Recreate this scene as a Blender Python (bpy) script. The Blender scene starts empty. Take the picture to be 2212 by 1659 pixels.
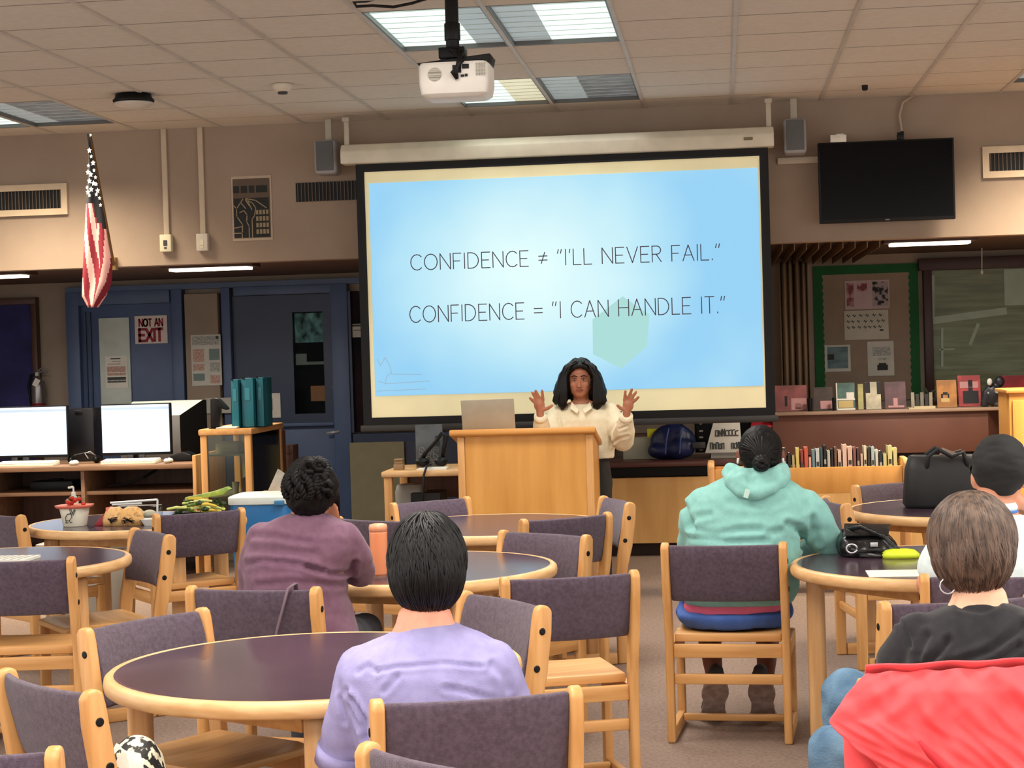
import bpy, bmesh, math, random
from math import sin, cos, pi, radians, sqrt, atan2
from mathutils import Vector, Matrix, noise
random.seed(7)
SC = bpy.context.scene
COL = SC.collection

# ------------------------------------------------------------------ camera
HC = 1.64
FPX, YAW, PIT, ROL = 3978.54, 0.1142, 0.0194, -0.0299
CF = Vector((-sin(YAW)*cos(PIT), cos(YAW)*cos(PIT), -sin(PIT)))
R0 = Vector((cos(YAW), sin(YAW), 0)); U0 = R0.cross(CF)
CR = R0*cos(ROL)+U0*sin(ROL); CU = -R0*sin(ROL)+U0*cos(ROL)
cam_d = bpy.data.cameras.new('camera'); cam = bpy.data.objects.new('camera', cam_d); COL.objects.link(cam)
cam_d.sensor_fit = 'HORIZONTAL'; cam_d.sensor_width = 36.0; cam_d.lens = FPX/2212*36.0
cam_d.clip_start = 0.05; cam_d.clip_end = 100
mw = Matrix.Identity(4)
for i in range(3):
    mw[i][0] = CR[i]; mw[i][1] = CU[i]; mw[i][2] = -CF[i]
mw[2][3] = HC
cam.matrix_world = mw
SC.camera = cam
def at(px, py, Y):
    """world point at depth Y (metres from the camera towards the front wall) seen at a photo pixel"""
    d = CF+CR*((px-1106)/FPX)-CU*((py-829.5)/FPX)
    return Vector((0, 0, HC))+d*(Y/d.y)

# ------------------------------------------------------------------ light and exposure
SC.view_settings.view_transform = 'Standard'; SC.view_settings.look = 'None'
SC.view_settings.gamma = 1.0; SC.view_settings.use_curve_mapping = False
SC.view_settings.exposure = 0.0
world = bpy.data.worlds.new('world'); SC.world = world; world.use_nodes = True
world.node_tree.nodes['Background'].inputs[0].default_value = (1.0, 0.96, 0.91, 1)
world.node_tree.nodes['Background'].inputs[1].default_value = 2.0
def area(name, loc, sx, sy, power, color=(1, .93, .83), spread=140, rot=(0, 0, 0)):
    l = bpy.data.lights.new(name, 'AREA'); l.shape = 'RECTANGLE'; l.size = sx; l.size_y = sy
    l.energy = power; l.color = color; l.spread = radians(spread)
    o = bpy.data.objects.new(name, l); COL.objects.link(o); o.location = loc; o.rotation_euler = rot
    return o
ZC = 3.2987
WARM = (1, .93, .84)
# ceiling troffers of the room (a grid of paired fixtures)
for (ax, ay, pw) in ((-4.76, 7.05, 40), (-1.105, 7.05, 46), (2.55, 7.05, 50), (-4.76, 4.61, 52), (-1.105, 4.61, 66), (2.55, 4.61, 66),
                     (-4.76, 2.18, 56), (-1.105, 2.18, 84), (2.55, 2.18, 76), (-1.105, -.26, 70)):
    area('troffer_light', (ax, ay, ZC-.03), 1.2, 1.15, pw, WARM, 150)
area('troffer_light', (-1.105, 9.49, ZC-.07), 1.2, 1.15, 60, (1, .95, .88), 135)
area('troffer_light', (-4.76, 11.93, ZC-.07), 1.2, 1.15, 120, (1, .84, .62), 122)
area('troffer_light', (2.55, 11.93, ZC-.07), 1.2, 1.15, 190, (1, .84, .62), 122)
area('troffer_light', (-1.105, 11.93, ZC-.07), 1.2, 1.15, 8, (1, .95, .9), 110)

# ------------------------------------------------------------------ materials
def lin(c):
    return tuple(((v/255)/12.92 if v/255 <= .04045 else ((v/255+.055)/1.055)**2.4) for v in c)
MATS = {}
def mat(name, c, rough=.6, metal=0, c2=None, nscale=(8, 8, 8), bump=0, bscale=None, emit=0, spec=.5, detail=4, ecol=None, trans=0, sheen=0, coat=0, contrast=(.35, .65)):
    if name in MATS: return MATS[name]
    m = bpy.data.materials.new(name); m.use_nodes = True
    nt = m.node_tree; b = nt.nodes['Principled BSDF']
    b.inputs['Base Color'].default_value = (*lin(c), 1)
    b.inputs['Roughness'].default_value = rough; b.inputs['Metallic'].default_value = metal
    b.inputs['Specular IOR Level'].default_value = spec
    if sheen: b.inputs['Sheen Weight'].default_value = sheen
    if coat: b.inputs['Coat Weight'].default_value = coat
    if trans: b.inputs['Transmission Weight'].default_value = trans
    if emit:
        b.inputs['Emission Color'].default_value = (*lin(ecol or c), 1); b.inputs['Emission Strength'].default_value = emit
    tc = nt.nodes.new('ShaderNodeTexCoord')
    def nz(scale, det):
        mp = nt.nodes.new('ShaderNodeMapping'); mp.inputs['Scale'].default_value = scale
        nt.links.new(tc.outputs['Object'], mp.inputs['Vector'])
        n = nt.nodes.new('ShaderNodeTexNoise'); n.inputs['Scale'].default_value = 1; n.inputs['Detail'].default_value = det
        nt.links.new(mp.outputs[0], n.inputs['Vector']); return n
    n = nz(nscale, detail)
    cr = nt.nodes.new('ShaderNodeValToRGB')
    k2 = c2 if c2 else tuple(v*.95 for v in c)
    cr.color_ramp.elements[0].position = contrast[0]; cr.color_ramp.elements[1].position = contrast[1]
    cr.color_ramp.elements[0].color = (*lin(k2), 1); cr.color_ramp.elements[1].color = (*lin(c), 1)
    nt.links.new(n.outputs['Fac'], cr.inputs[0]); nt.links.new(cr.outputs[0], b.inputs['Base Color'])
    if bump:
        n2 = nz(bscale or tuple(v*3 for v in nscale), 3)
        bp = nt.nodes.new('ShaderNodeBump'); bp.inputs['Strength'].default_value = bump; bp.inputs['Distance'].default_value = .01
        nt.links.new(n2.outputs['Fac'], bp.inputs['Height']); nt.links.new(bp.outputs[0], b.inputs['Normal'])
    MATS[name] = m
    return m
def glass_mat(name, tint=(230, 235, 230), rough=.02, ior=1.14):
    if name in MATS: return MATS[name]
    m = bpy.data.materials.new(name); m.use_nodes = True; nt = m.node_tree
    nt.nodes.remove(nt.nodes['Principled BSDF']); out = nt.nodes['Material Output']
    t = nt.nodes.new('ShaderNodeBsdfTransparent'); t.inputs[0].default_value = (*lin(tint), 1)
    g = nt.nodes.new('ShaderNodeBsdfGlossy'); g.inputs['Roughness'].default_value = rough
    mx = nt.nodes.new('ShaderNodeMixShader'); fr = nt.nodes.new('ShaderNodeFresnel'); fr.inputs[0].default_value = ior
    nt.links.new(fr.outputs[0], mx.inputs[0]); nt.links.new(t.outputs[0], mx.inputs[1]); nt.links.new(g.outputs[0], mx.inputs[2])
    nt.links.new(mx.outputs[0], out.inputs[0]); MATS[name] = m
    return m
WOOD_V = mat('maple_upright', (216, 165, 106), .42, c2=(196, 143, 84), nscale=(28, 28, 2.2), spec=.4)
WOOD_H = mat('maple_across', (216, 165, 106), .42, c2=(196, 143, 84), nscale=(2.2, 28, 28), spec=.4)
WOOD_Y = mat('maple_deep', (216, 165, 106), .42, c2=(196, 143, 84), nscale=(28, 2.2, 28), spec=.4)
EDGE = mat('maple_edge', (226, 186, 135), .4, c2=(206, 162, 110), nscale=(9, 9, 40), spec=.4)
LEGW = mat('maple_leg', (222, 180, 128), .42, c2=(200, 152, 100), nscale=(28, 28, 2), spec=.4)
FABRIC = mat('plum_fabric', (97, 83, 98), .95, c2=(80, 67, 80), nscale=(70, 70, 70), bump=.5, bscale=(420, 420, 420), spec=.1, sheen=.25)
LAMIN = mat('plum_laminate', (72, 54, 66), .2, c2=(67, 50, 61), nscale=(6, 6, 6), spec=.9)
BLACK = mat('black_plastic', (13, 13, 15), .45, spec=.25)
BLACKG = mat('black_gloss', (7, 7, 10), .15, spec=.12)
DKGREY = mat('dark_grey_plastic', (52, 52, 56), .5)
WHITEP = mat('white_plastic', (226, 222, 212), .45)
CREAM = mat('cream_plastic', (214, 206, 178), .5)
PAPER = mat('paper_white', (232, 230, 220), .8)
PAPERG = mat('paper_grey', (190, 190, 180), .8)
CHROME = mat('chrome', (205, 205, 208), .3, .55)
BRASS = mat('brushed_steel', (160, 160, 160), .35, 1)

# ------------------------------------------------------------------ mesh building
class M:
    def __init__(s): s.v = []; s.f = []; s.m = []; s.mi = 0
    def mat(s, i): s.mi = i; return s
    def add(s, vs, fs):
        o = len(s.v); s.v += [Vector(v) for v in vs]
        for f in fs: s.f.append([o+i for i in f]); s.m.append(s.mi)
        return s
    def box(s, c, d, rot=None):
        c = Vector(c); vs = []
        for z in (-.5, .5):
            for (x, y) in ((-.5, -.5), (.5, -.5), (.5, .5), (-.5, .5)):
                p = Vector((x*d[0], y*d[1], z*d[2]))
                vs.append(c+(rot @ p if rot else p))
        return s.add(vs, [(3, 2, 1, 0), (4, 5, 6, 7), (0, 1, 5, 4), (1, 2, 6, 5), (2, 3, 7, 6), (3, 0, 4, 7)])
    def hexa(s, a, b):
        """two quads a and b (4 points each) joined to a solid"""
        return s.add(list(a)+list(b), [(3, 2, 1, 0), (4, 5, 6, 7), (0, 1, 5, 4), (1, 2, 6, 5), (2, 3, 7, 6), (3, 0, 4, 7)])
    def prism(s, poly, axis, t0, t1):
        def mk(p, t):
            if axis == 'x': return (t, p[0], p[1])
            if axis == 'y': return (p[0], t, p[1])
            return (p[0], p[1], t)
        n = len(poly)
        vs = [mk(p, t0) for p in poly]+[mk(p, t1) for p in poly]
        fs = [tuple(range(n-1, -1, -1)), tuple(range(n, 2*n))]+[(i, (i+1) % n, n+(i+1) % n, n+i) for i in range(n)]
        return s.add(vs, fs)
    def tube(s, pts, r, n=8, sx=1.0, up=None, round_ends=False):
        pts = [Vector(p) for p in pts]
        if not hasattr(r, '__len__'): r = [r]*len(pts)
        r = list(r)
        if round_ends:
            d0 = (pts[0]-pts[1]).normalized(); d1 = (pts[-1]-pts[-2]).normalized(); A = []; ra = []
            for a in (80, 55, 28): A.append(pts[0]+d0*r[0]*sin(radians(a))); ra.append(r[0]*cos(radians(a)))
            B = []; rb = []
            for a in (28, 55, 80): B.append(pts[-1]+d1*r[-1]*sin(radians(a))); rb.append(r[-1]*cos(radians(a)))
            pts = A+pts+B; r = ra+r+rb
        vs = []; prev = None
        for i, p in enumerate(pts):
            t = (pts[min(i+1, len(pts)-1)]-pts[max(i-1, 0)])
            t = t.normalized() if t.length > 1e-9 else Vector((0, 0, 1))
            if prev is None:
                ref = Vector(up) if up else (Vector((0, 0, 1)) if abs(t.z) < .9 else Vector((1, 0, 0)))
                a = t.cross(ref).normalized()
            else:
                a = (prev-t*prev.dot(t)).normalized()
            prev = a; b = t.cross(a)
            for k in range(n):
                an = 2*pi*k/n
                vs.append(p+a*cos(an)*r[i]*sx+b*sin(an)*r[i])
        fs = []
        for i in range(len(pts)-1):
            for k in range(n):
                fs.append((i*n+k, i*n+(k+1) % n, (i+1)*n+(k+1) % n, (i+1)*n+k))
        fs.append(tuple(range(n-1, -1, -1))); L = (len(pts)-1)*n; fs.append(tuple(range(L, L+n)))
        return s.add(vs, fs)
    def lathe(s, prof, n=32, c=(0, 0, 0)):
        vs = []; fs = []; c = Vector(c)
        for (r, z) in prof:
            for k in range(n): vs.append(c+Vector((max(r, 1e-4)*cos(2*pi*k/n), max(r, 1e-4)*sin(2*pi*k/n), z)))
        for i in range(len(prof)-1):
            for k in range(n): fs.append((i*n+k, i*n+(k+1) % n, (i+1)*n+(k+1) % n, (i+1)*n+k))
        fs.append(tuple(range(n-1, -1, -1))); L = (len(prof)-1)*n; fs.append(tuple(range(L, L+n)))
        return s.add(vs, fs)
    def loft(s, rings, n=24, p=2.0):
        """rings: (cx, cy, z, rx, ry)"""
        vs = []; fs = []
        for (cx, cy, z, rx, ry) in rings:
            for k in range(n):
                a = 2*pi*k/n; ca, sa = cos(a), sin(a)
                vs.append((cx+rx*abs(ca)**(2/p)*(1 if ca >= 0 else -1), cy+ry*abs(sa)**(2/p)*(1 if sa >= 0 else -1), z))
        for i in range(len(rings)-1):
            for k in range(n): fs.append((i*n+k, i*n+(k+1) % n, (i+1)*n+(k+1) % n, (i+1)*n+k))
        fs.append(tuple(range(n-1, -1, -1))); L = (len(rings)-1)*n; fs.append(tuple(range(L, L+n)))
        return s.add(vs, fs)
    def ell(s, c, r, nu=20, nv=12, rot=None):
        vs = []; c = Vector(c)
        for j in range(1, nv):
            th = pi*j/nv
            for k in range(nu):
                a = 2*pi*k/nu; q = Vector((r[0]*sin(th)*cos(a), r[1]*sin(th)*sin(a), r[2]*cos(th)))
                vs.append(c+(rot @ q if rot else q))
        q = Vector((0, 0, r[2])); vs.append(c+(rot @ q if rot else q)); q = -q; vs.append(c+(rot @ q if rot else q))
        fs = []
        for j in range(nv-2):
            for k in range(nu): fs.append((j*nu+k, (j+1)*nu+k, (j+1)*nu+(k+1) % nu, j*nu+(k+1) % nu))
        T = (nv-1)*nu
        for k in range(nu):
            fs.append((T, k, (k+1) % nu)); fs.append((T+1, (nv-2)*nu+(k+1) % nu, (nv-2)*nu+k))
        return s.add(vs, fs)
    def quad(s, a, b, c, d): return s.add([a, b, c, d], [(0, 1, 2, 3)])
    def ribbon(s, pts, w, n, th=.001):
        """flat stroke of width w on the plane with normal n"""
        n = Vector(n)
        for a, b in zip(pts[:-1], pts[1:]):
            a = Vector(a); b = Vector(b); t = b-a
            if t.length < 1e-6: continue
            t.normalize(); sd = n.cross(t)*w/2; e = t*w*.4
            q = [a-e-sd, b+e-sd, b+e+sd, a-e+sd]
            s.hexa(q, [p+n*th for p in q])
        return s
    def build(s, name, mats, parent=None, loc=None, bevel=0, seg=2, smooth=False, origin=None):
        me = bpy.data.meshes.new(name)
        vs = s.v
        if origin is not None: vs = [v-Vector(origin) for v in vs]
        me.from_pydata([tuple(v) for v in vs], [], s.f)
        if not isinstance(mats, (list, tuple)): mats = [mats]
        for m in mats: me.materials.append(m)
        me.polygons.foreach_set('material_index', s.m)
        bm = bmesh.new(); bm.from_mesh(me)
        bmesh.ops.recalc_face_normals(bm, faces=bm.faces)
        if bevel:
            ed = [e for e in bm.edges if len(e.link_faces) == 2 and e.calc_face_angle(0) > .5]
            bmesh.ops.bevel(bm, geom=ed, offset=bevel, segments=seg, profile=.5, affect='EDGES', clamp_overlap=True)
        bm.to_mesh(me); bm.free()
        if smooth:
            me.polygons.foreach_set('use_smooth', [True]*len(me.polygons))
        elif bevel:
            me.polygons.foreach_set('use_smooth', [True]*len(me.polygons))
            me.set_sharp_from_angle(angle=radians(40))
        o = bpy.data.objects.new(name, me); COL.objects.link(o)
        if parent: o.parent = parent
        if loc is not None: o.location = loc
        elif origin is not None and not parent: o.location = origin
        return o
def empty(name, loc, rz=0):
    o = bpy.data.objects.new(name, None); COL.objects.link(o); o.location = loc; o.rotation_euler = (0, 0, rz)
    o.empty_display_size = .1
    return o
def tag(o, label=None, cat=None, group=None, kind=None):
    if label: o['label'] = label
    if cat: o['category'] = cat
    if group: o['group'] = group
    if kind: o['kind'] = kind
    return o
def thing(name, loc, label, cat, group=None, rz=0): return tag(empty(name, loc, rz), label, cat, group)
def struct(o): o['kind'] = 'structure'; return o
def copy_tree(o, parent=None):
    c = o.copy(); COL.objects.link(c)
    if parent: c.parent = parent
    for ch in list(o.children): copy_tree(ch, c)
    return c
def remesh(mb, name, mats, parent, voxel, it=6, origin=(0, 0, 0), fold=None, fac=.5):
    me = bpy.data.meshes.new('tmp'); me.from_pydata([tuple(v) for v in mb.v], [], mb.f)
    bm = bmesh.new(); bm.from_mesh(me); bmesh.ops.recalc_face_normals(bm, faces=bm.faces); bm.to_mesh(me); bm.free()
    t = bpy.data.objects.new('tmp', me); COL.objects.link(t)
    r = t.modifiers.new('r', 'REMESH'); r.mode = 'VOXEL'; r.voxel_size = voxel
    if it:
        sm = t.modifiers.new('s', 'SMOOTH'); sm.factor = fac; sm.iterations = it
    dg = bpy.context.evaluated_depsgraph_get(); dg.update()
    e = t.evaluated_get(dg); nm = bpy.data.meshes.new_from_object(e)
    bpy.data.objects.remove(t); bpy.data.meshes.remove(me)
    if fold:
        ns = [v.normal.copy() for v in nm.vertices]
        for v, n in zip(nm.vertices, ns): v.co = fold(v.co.copy(), n)
    org = Vector(origin)
    for v in nm.vertices: v.co = v.co-org
    nm.name = name; nm.materials.clear()
    if not isinstance(mats, (list, tuple)): mats = [mats]
    for m in mats: nm.materials.append(m)
    nm.polygons.foreach_set('use_smooth', [True]*len(nm.polygons))
    o = bpy.data.objects.new(name, nm); COL.objects.link(o)
    if parent: o.parent = parent
    else: o.location = org
    return o
def flat_print(mb, o, ux, uz, n, w, h, rects):
    """rects (u0,v0,u1,v1,material) in 0..1 of a sheet whose lower left is o"""
    o = Vector(o); ux = Vector(ux); uz = Vector(uz); n = Vector(n)
    for i, (a, b, c, d, k) in enumerate(rects):
        lift = n*(.0012+.0002*i)
        mb.mat(k).quad(o+ux*a*w+uz*b*h+lift, o+ux*c*w+uz*b*h+lift, o+ux*c*w+uz*d*h+lift, o+ux*a*w+uz*d*h+lift)
# stroke lettering
def arc(cx, cy, rx, ry, a0, a1, n=12): return [(cx+rx*cos(radians(a0+(a1-a0)*i/n)), cy+ry*sin(radians(a0+(a1-a0)*i/n))) for i in range(n+1)]
GL = {'A': (.72, [[(0, 0), (.36, 1), (.72, 0)], [(.13, .36), (.59, .36)]]),
 'C': (.72, [arc(.42, .5, .42, .5, 45, 315)]),
 'D': (.72, [[(0, 0), (0, 1)]+arc(.2, .5, .5, .5, 90, -90)+[(0, 0)]]),
 'E': (.55, [[(.55, 1), (0, 1), (0, 0), (.55, 0)], [(0, .5), (.46, .5)]]),
 'F': (.52, [[(.52, 1), (0, 1), (0, 0)], [(0, .5), (.43, .5)]]),
 'H': (.68, [[(0, 0), (0, 1)], [(.68, 0), (.68, 1)], [(0, .5), (.68, .5)]]),
 'I': (.06, [[(.03, 0), (.03, 1)]]), 'L': (.5, [[(0, 1), (0, 0), (.5, 0)]]),
 'N': (.68, [[(0, 0), (0, 1), (.68, 0), (.68, 1)]]), 'O': (.86, [arc(.43, .5, .43, .5, 0, 360, 20)]),
 'R': (.58, [[(0, 0), (0, 1)]+arc(.3, .74, .26, .26, 90, -90, 8)+[(0, .48)], [(.26, .48), (.58, 0)]]),
 'T': (.6, [[(0, 1), (.6, 1)], [(.3, 1), (.3, 0)]]), 'V': (.7, [[(0, 1), (.35, 0), (.7, 1)]]),
 'X': (.66, [[(0, 0), (.66, 1)], [(0, 1), (.66, 0)]]), 'M': (.8, [[(0, 0), (0, 1), (.4, .2), (.8, 1), (.8, 0)]]),
 'S': (.55, [arc(.28, .74, .27, .26, 45, 270, 8)+arc(.28, .25, .27, .25, 90, -135, 8)]), 'U': (.62, [[(0, 1), (0, .3)]+arc(.31, .3, .31, .3, 180, 360, 8)+[(.62, 1)]]),
 'B': (.55, [[(0, 0), (0, 1)]+arc(.28, .75, .25, .25, 90, -90, 8)+[(0, .5)], [(.28, .5)]+arc(.28, .25, .27, .25, 90, -90, 8)+[(0, 0)]]),
 'G': (.75, [arc(.42, .5, .42, .5, 45, 330)+[(.78, .45), (.5, .45)]]), 'K': (.6, [[(0, 0), (0, 1)], [(.6, 1), (0, .45), (.6, 0)]]),
 'P': (.55, [[(0, 0), (0, 1)]+arc(.28, .74, .26, .26, 90, -90, 8)+[(0, .48)]]), 'Y': (.66, [[(0, 1), (.33, .5), (.66, 1)], [(.33, .5), (.33, 0)]]),
 '.': (.06, [[(.03, 0), (.03, .06)]]), '\u2019': (.08, [[(.06, 1), (.02, .78)]]), '=': (.55, [[(0, .36), (.55, .36)], [(0, .62), (.55, .62)]]),
 '\u2260': (.55, [[(0, .36), (.55, .36)], [(0, .62), (.55, .62)], [(.16, .15), (.4, .85)]]),
 '\u201c': (.3, [[(.0, .76), (.06, 1)], [(.2, .76), (.26, 1)]]), '\u201d': (.3, [[(.06, 1), (.0, .76)], [(.26, 1), (.2, .76)]]), ' ': (.3, [])}
def lettering(mb, text, o, ux, uz, n, h, width, w, th=.001):
    gap = .2; tot = sum(GL[c][0] for c in text)+gap*(len(text)-1); k = width/(tot*h); x = 0
    o = Vector(o); ux = Vector(ux); uz = Vector(uz)
    for c in text:
        cw, st = GL[c]
        for s in st: mb.ribbon([o+ux*((x+p[0])*h*k)+uz*(p[1]*h) for p in s], w, n, th)
        x += cw+gap
X_, Y_, Z_ = Vector((1, 0, 0)), Vector((0, 1, 0)), Vector((0, 0, 1))
TOCAM = Vector((0, -1, 0))
# ================================================================== the setting
YW = 12.99; YB = 16.0; XL, XR, YR = -8.0, 5.0, -3.0
CARPET = mat('carpet', (146, 127, 115), .95, c2=(126, 108, 98), nscale=(60, 60, 60), bump=.5, bscale=(260, 260, 260), spec=.1)
def ceiling_mat():
    m = mat('ceiling_tile', (208, 203, 193), .9, c2=(203, 198, 188), nscale=(25, 25, 25), bump=.15, bscale=(160, 160, 160), spec=.1)
    return m
WALLM = mat('wall_paint_taupe', (158, 140, 124), .75, c2=(152, 134, 118), nscale=(3, 3, 3), bump=.05, bscale=(90, 90, 90), spec=.2)
WALLD = mat('wall_paint_beige', (156, 140, 124), .8, nscale=(3, 3, 3))
struct(M().box(((XL+XR)/2, (YR+17)/2, -.05), (XR-XL, 17-YR+.2, .1)).build('floor', CARPET, origin=(0, 0, 0)))
FT = .6096; GX, GY = -2.9343, 8.8823
FIX = []
for cx in (-4, 2, 8):
    for ry in (0, 4):
        for dc in (0, 1): FIX.append((cx+dc, ry))
holes = {(c, r+d) for c, r in FIX for d in (0, 1)}
cm = M()
for i in range(-9, 13):
    for j in range(-20, 7):
        if (i, j) in holes: continue
        x0, x1 = GX+i*FT, GX+(i+1)*FT; y0, y1 = GY+j*FT, min(GY+(j+1)*FT, YW)
        g = .004
        cm.quad((x0+g, y0+g, ZC), (x0+g, y1-g, ZC), (x1-g, y1-g, ZC), (x1-g, y0+g, ZC))
for f in list(cm.f): pass
ceil = struct(cm.build('ceiling', ceiling_mat()))
struct(M().box(((XL+XR)/2, (YR+17)/2, ZC+.27), (XR-XL, 17-YR, .1)).build('ceiling.001', WALLD))
TEE = mat('ceiling_tee', (190, 184, 176), .5)
TEED = mat('ceiling_cross_tee', (120, 110, 100), .7)
tm = M()
for i in range(-9, 14): tm.box((GX+i*FT, (YR+YW)/2, ZC), (.022, YW-YR, .012))
struct(tm.build('trim_1', TEE))
tm = M()
for j in range(-20, 7):
    for i in range(-9, 13):
        if ((i, j) in holes and (i, j-1) in holes): continue
        tm.box((GX+(i+.5)*FT, GY+j*FT, ZC+.003), (FT-.02, .012, .006))
struct(tm.build('trim_2', TEED))
# upper front wall (fascia above the recess), recess ceiling, recess back wall, side and rear walls
ZS = 2.318
struct(M().box(((XL+XR)/2, YW+.08, (ZS+ZC)/2+.1), (XR-XL, .16, ZC-ZS+.2)).build('wall_front', WALLM))
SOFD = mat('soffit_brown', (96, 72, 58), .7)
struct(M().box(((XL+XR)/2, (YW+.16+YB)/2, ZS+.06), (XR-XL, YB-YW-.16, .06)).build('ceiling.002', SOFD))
struct(M().box(((XL+XR)/2, YB+.05, (ZS+.1)/2), (XR-XL, .1, ZS+.1)).build('wall_back', WALLD))
struct(M().box((XL-.05, 13, 1.7), (.1, 8, 3.6)).build('wall_left', WALLM))
struct(M().box((XR+.05, 13, 1.7), (.1, 8, 3.6)).build('wall_right', WALLM))
# louvre blades hanging under the soffit on the right
lou = M()
DARKW = mat('dark_walnut', (70, 44, 34), .6)
a0 = at(1665, 530, YW+.1).x; a1 = at(1905, 520, YW+.1).x
k = 0; x = a0
while x < at(1915, 520, YW+.1).x:
    lou.box((x, (YW+.2+YB)/2, ZS-.006), (.006, YB-YW-.3, .07)); x += .085
lou_o = lou.build('louvre_panel', mat('louvre_bronze', (120, 92, 66), .5)); tag(lou_o, 'dark slatted louvre panel under the soffit right of the screen', 'louvre')
# soffit strip lights
STRIP = mat('strip_light_tube', (255, 240, 214), .4, emit=5.0)
def strip(px0, px1, py, label, y0=13.6):
    a = at(px0, py, y0); b = at(px1, py, y0)
    t = thing('strip_light', ((a.x+b.x)/2, y0, ZS-.0), label, 'light', 'strip lights under the soffit')
    w = b.x-a.x
    M().box((0, 0, .012), (w+.1, .26, .03)).build('housing', DARKW, t)
    M().box((0, 0, -.012), (w, .17, .02)).build('diffuser', STRIP, t, bevel=.004)
    area('strip_glow', ((a.x+b.x)/2, y0, ZS-.05), w, .15, 24, (1, .94, .84), 160)
strip(372, 540, 589, 'lit strip light under the soffit over the blue doors')
strip(-110, 55, 604, 'lit strip light under the soffit at the far left edge', 13.65)
strip(1922, 2094, 527, 'lit strip light under the soffit below the wall television')
# ceiling troffers that show
LENSB = mat('troffer_lens_lit', (222, 248, 238), .4, emit=1.0)
LENSW = mat('troffer_lens_warm', (235, 232, 200), .4, emit=.55)
LENSG = mat('troffer_louvre_grey', (150, 160, 162), .4, 0, c2=(128, 138, 142), nscale=(3, 14, 3), emit=.6)
LENSD = mat('troffer_louvre_dark', (120, 124, 128), .3, .5, c2=(52, 50, 48), nscale=(8, 10, 4), contrast=(.42, .58), emit=.4)
TRF = mat('troffer_rim', (92, 92, 90), .4)
def troffer(c, r, split, lm, dm, label, flip):
    x0, y0 = GX+c*FT, GY+r*FT; w, d = FT, 2*FT
    t = thing('ceiling_light', (x0+w/2, y0+d/2, ZC), label, 'ceiling light', 'paired ceiling troffers')
    fr = M(); z0, z1 = .0, .06
    fr.box((-w/2+.016, 0, .03), (.01, d-.02, .06)).box((w/2-.016, 0, .03), (.01, d-.02, .06)).box((0, -d/2+.012, .03), (w-.02, .01, .06)).box((0, d/2-.012, .03), (w-.02, .01, .06)).box((0, 0, .075), (w-.03, d-.03, .03))
    fr.build('housing', TRF, t)
    xs = (-w/2+.02, -w/2+.02+(w-.04)*split, w/2-.02)
    for k in (0, 1):
        m = (lm if (k == 0) != flip else dm)
        M().box(((xs[k]+xs[k+1])/2, 0, .028), (xs[k+1]-xs[k], d-.04, .008)).build('lens', m, t)
    bl = M()
    for q in range(1, 8): bl.box((0, -d/2+q*d/8, .0225), (w-.04, .004, .003))
    bl.build('louvre_blades', mat('troffer_blade', (190, 205, 200), .4), t)
troffer(2, 0, .7, LENSB, LENSG, 'lit ceiling light left of the projector pole, nearer pair', False)
troffer(3, 0, .36, LENSB, LENSG, 'bright ceiling light right of the projector pole, nearer pair', True)
troffer(2, 4, .6, LENSB, LENSW, 'pale ceiling light right behind the hanging projector, farther pair', False)
troffer(3, 4, .4, LENSD, LENSG, 'dim ceiling light with mottled louvre, nearest above the screen', True)
troffer(-3, 4, .3, LENSG, LENSD, 'dark mottled ceiling light above the flag at left', False)
troffer(-4, 4, .4, LENSB, LENSG, 'lit ceiling light cut by the left photo edge', True)
troffer(8, 4, .4, LENSB, LENSG, 'ceiling light at the right photo edge above the television', True)

# ------------------------------------------------------------------ doors and windows of the recess
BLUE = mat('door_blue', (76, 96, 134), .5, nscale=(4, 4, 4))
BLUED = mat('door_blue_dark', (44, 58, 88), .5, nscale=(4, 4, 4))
def wallbox(mb, px0, py0, px1, py1, Y, th, floor=False):
    a = at(px0, py0, Y); b = at(px1, py1, Y); z1 = a.z; z0 = 0 if floor else b.z
    mb.box(((a.x+b.x)/2, Y-th/2, (z0+z1)/2), (abs(b.x-a.x), th, abs(z1-z0)))
    return (min(a.x, b.x), max(a.x, b.x), z0, z1)
# door 1
d1 = empty('door_1', (0, 0, 0)); struct(d1)
f = M(); xa = at(150, 640, YB).x; xb = at(400, 640, YB).x; zt = at(300, 628, YB).z
f.box((xa+.06, YB-.06, zt/2), (.12, .12, zt)).box((xb-.05, YB-.06, zt/2), (.1, .12, zt)).box(((xa+xb)/2, YB-.06, zt-.06), (xb-xa-.221, .118, .12))
f.build('door_frame', BLUE, d1, bevel=.006)
f = M(); f.box(((xa+xb)/2, YB-.025, (zt-.12)/2+.004), (xb-xa-.225, .045, zt-.125)); f.build('door_leaf', BLUE, d1, bevel=.004)
f = M()
for k in range(2): f.box((xa+.16+.045*k, YB-.06, (zt-.15)/2), (.012, .02, zt-.2))
f.build('hinge_strip', BLUED, d1)
a = at(218, 688, YB); b = at(290, 880, YB)
f = M(); f.box(((a.x+b.x)/2, YB-.06, (a.z+b.z)/2-.1), (b.x-a.x, .02, a.z-b.z+.2)); pane = f.build('door_window', mat('covered_pane', (206, 216, 210), .6), d1, bevel=.003)
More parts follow.
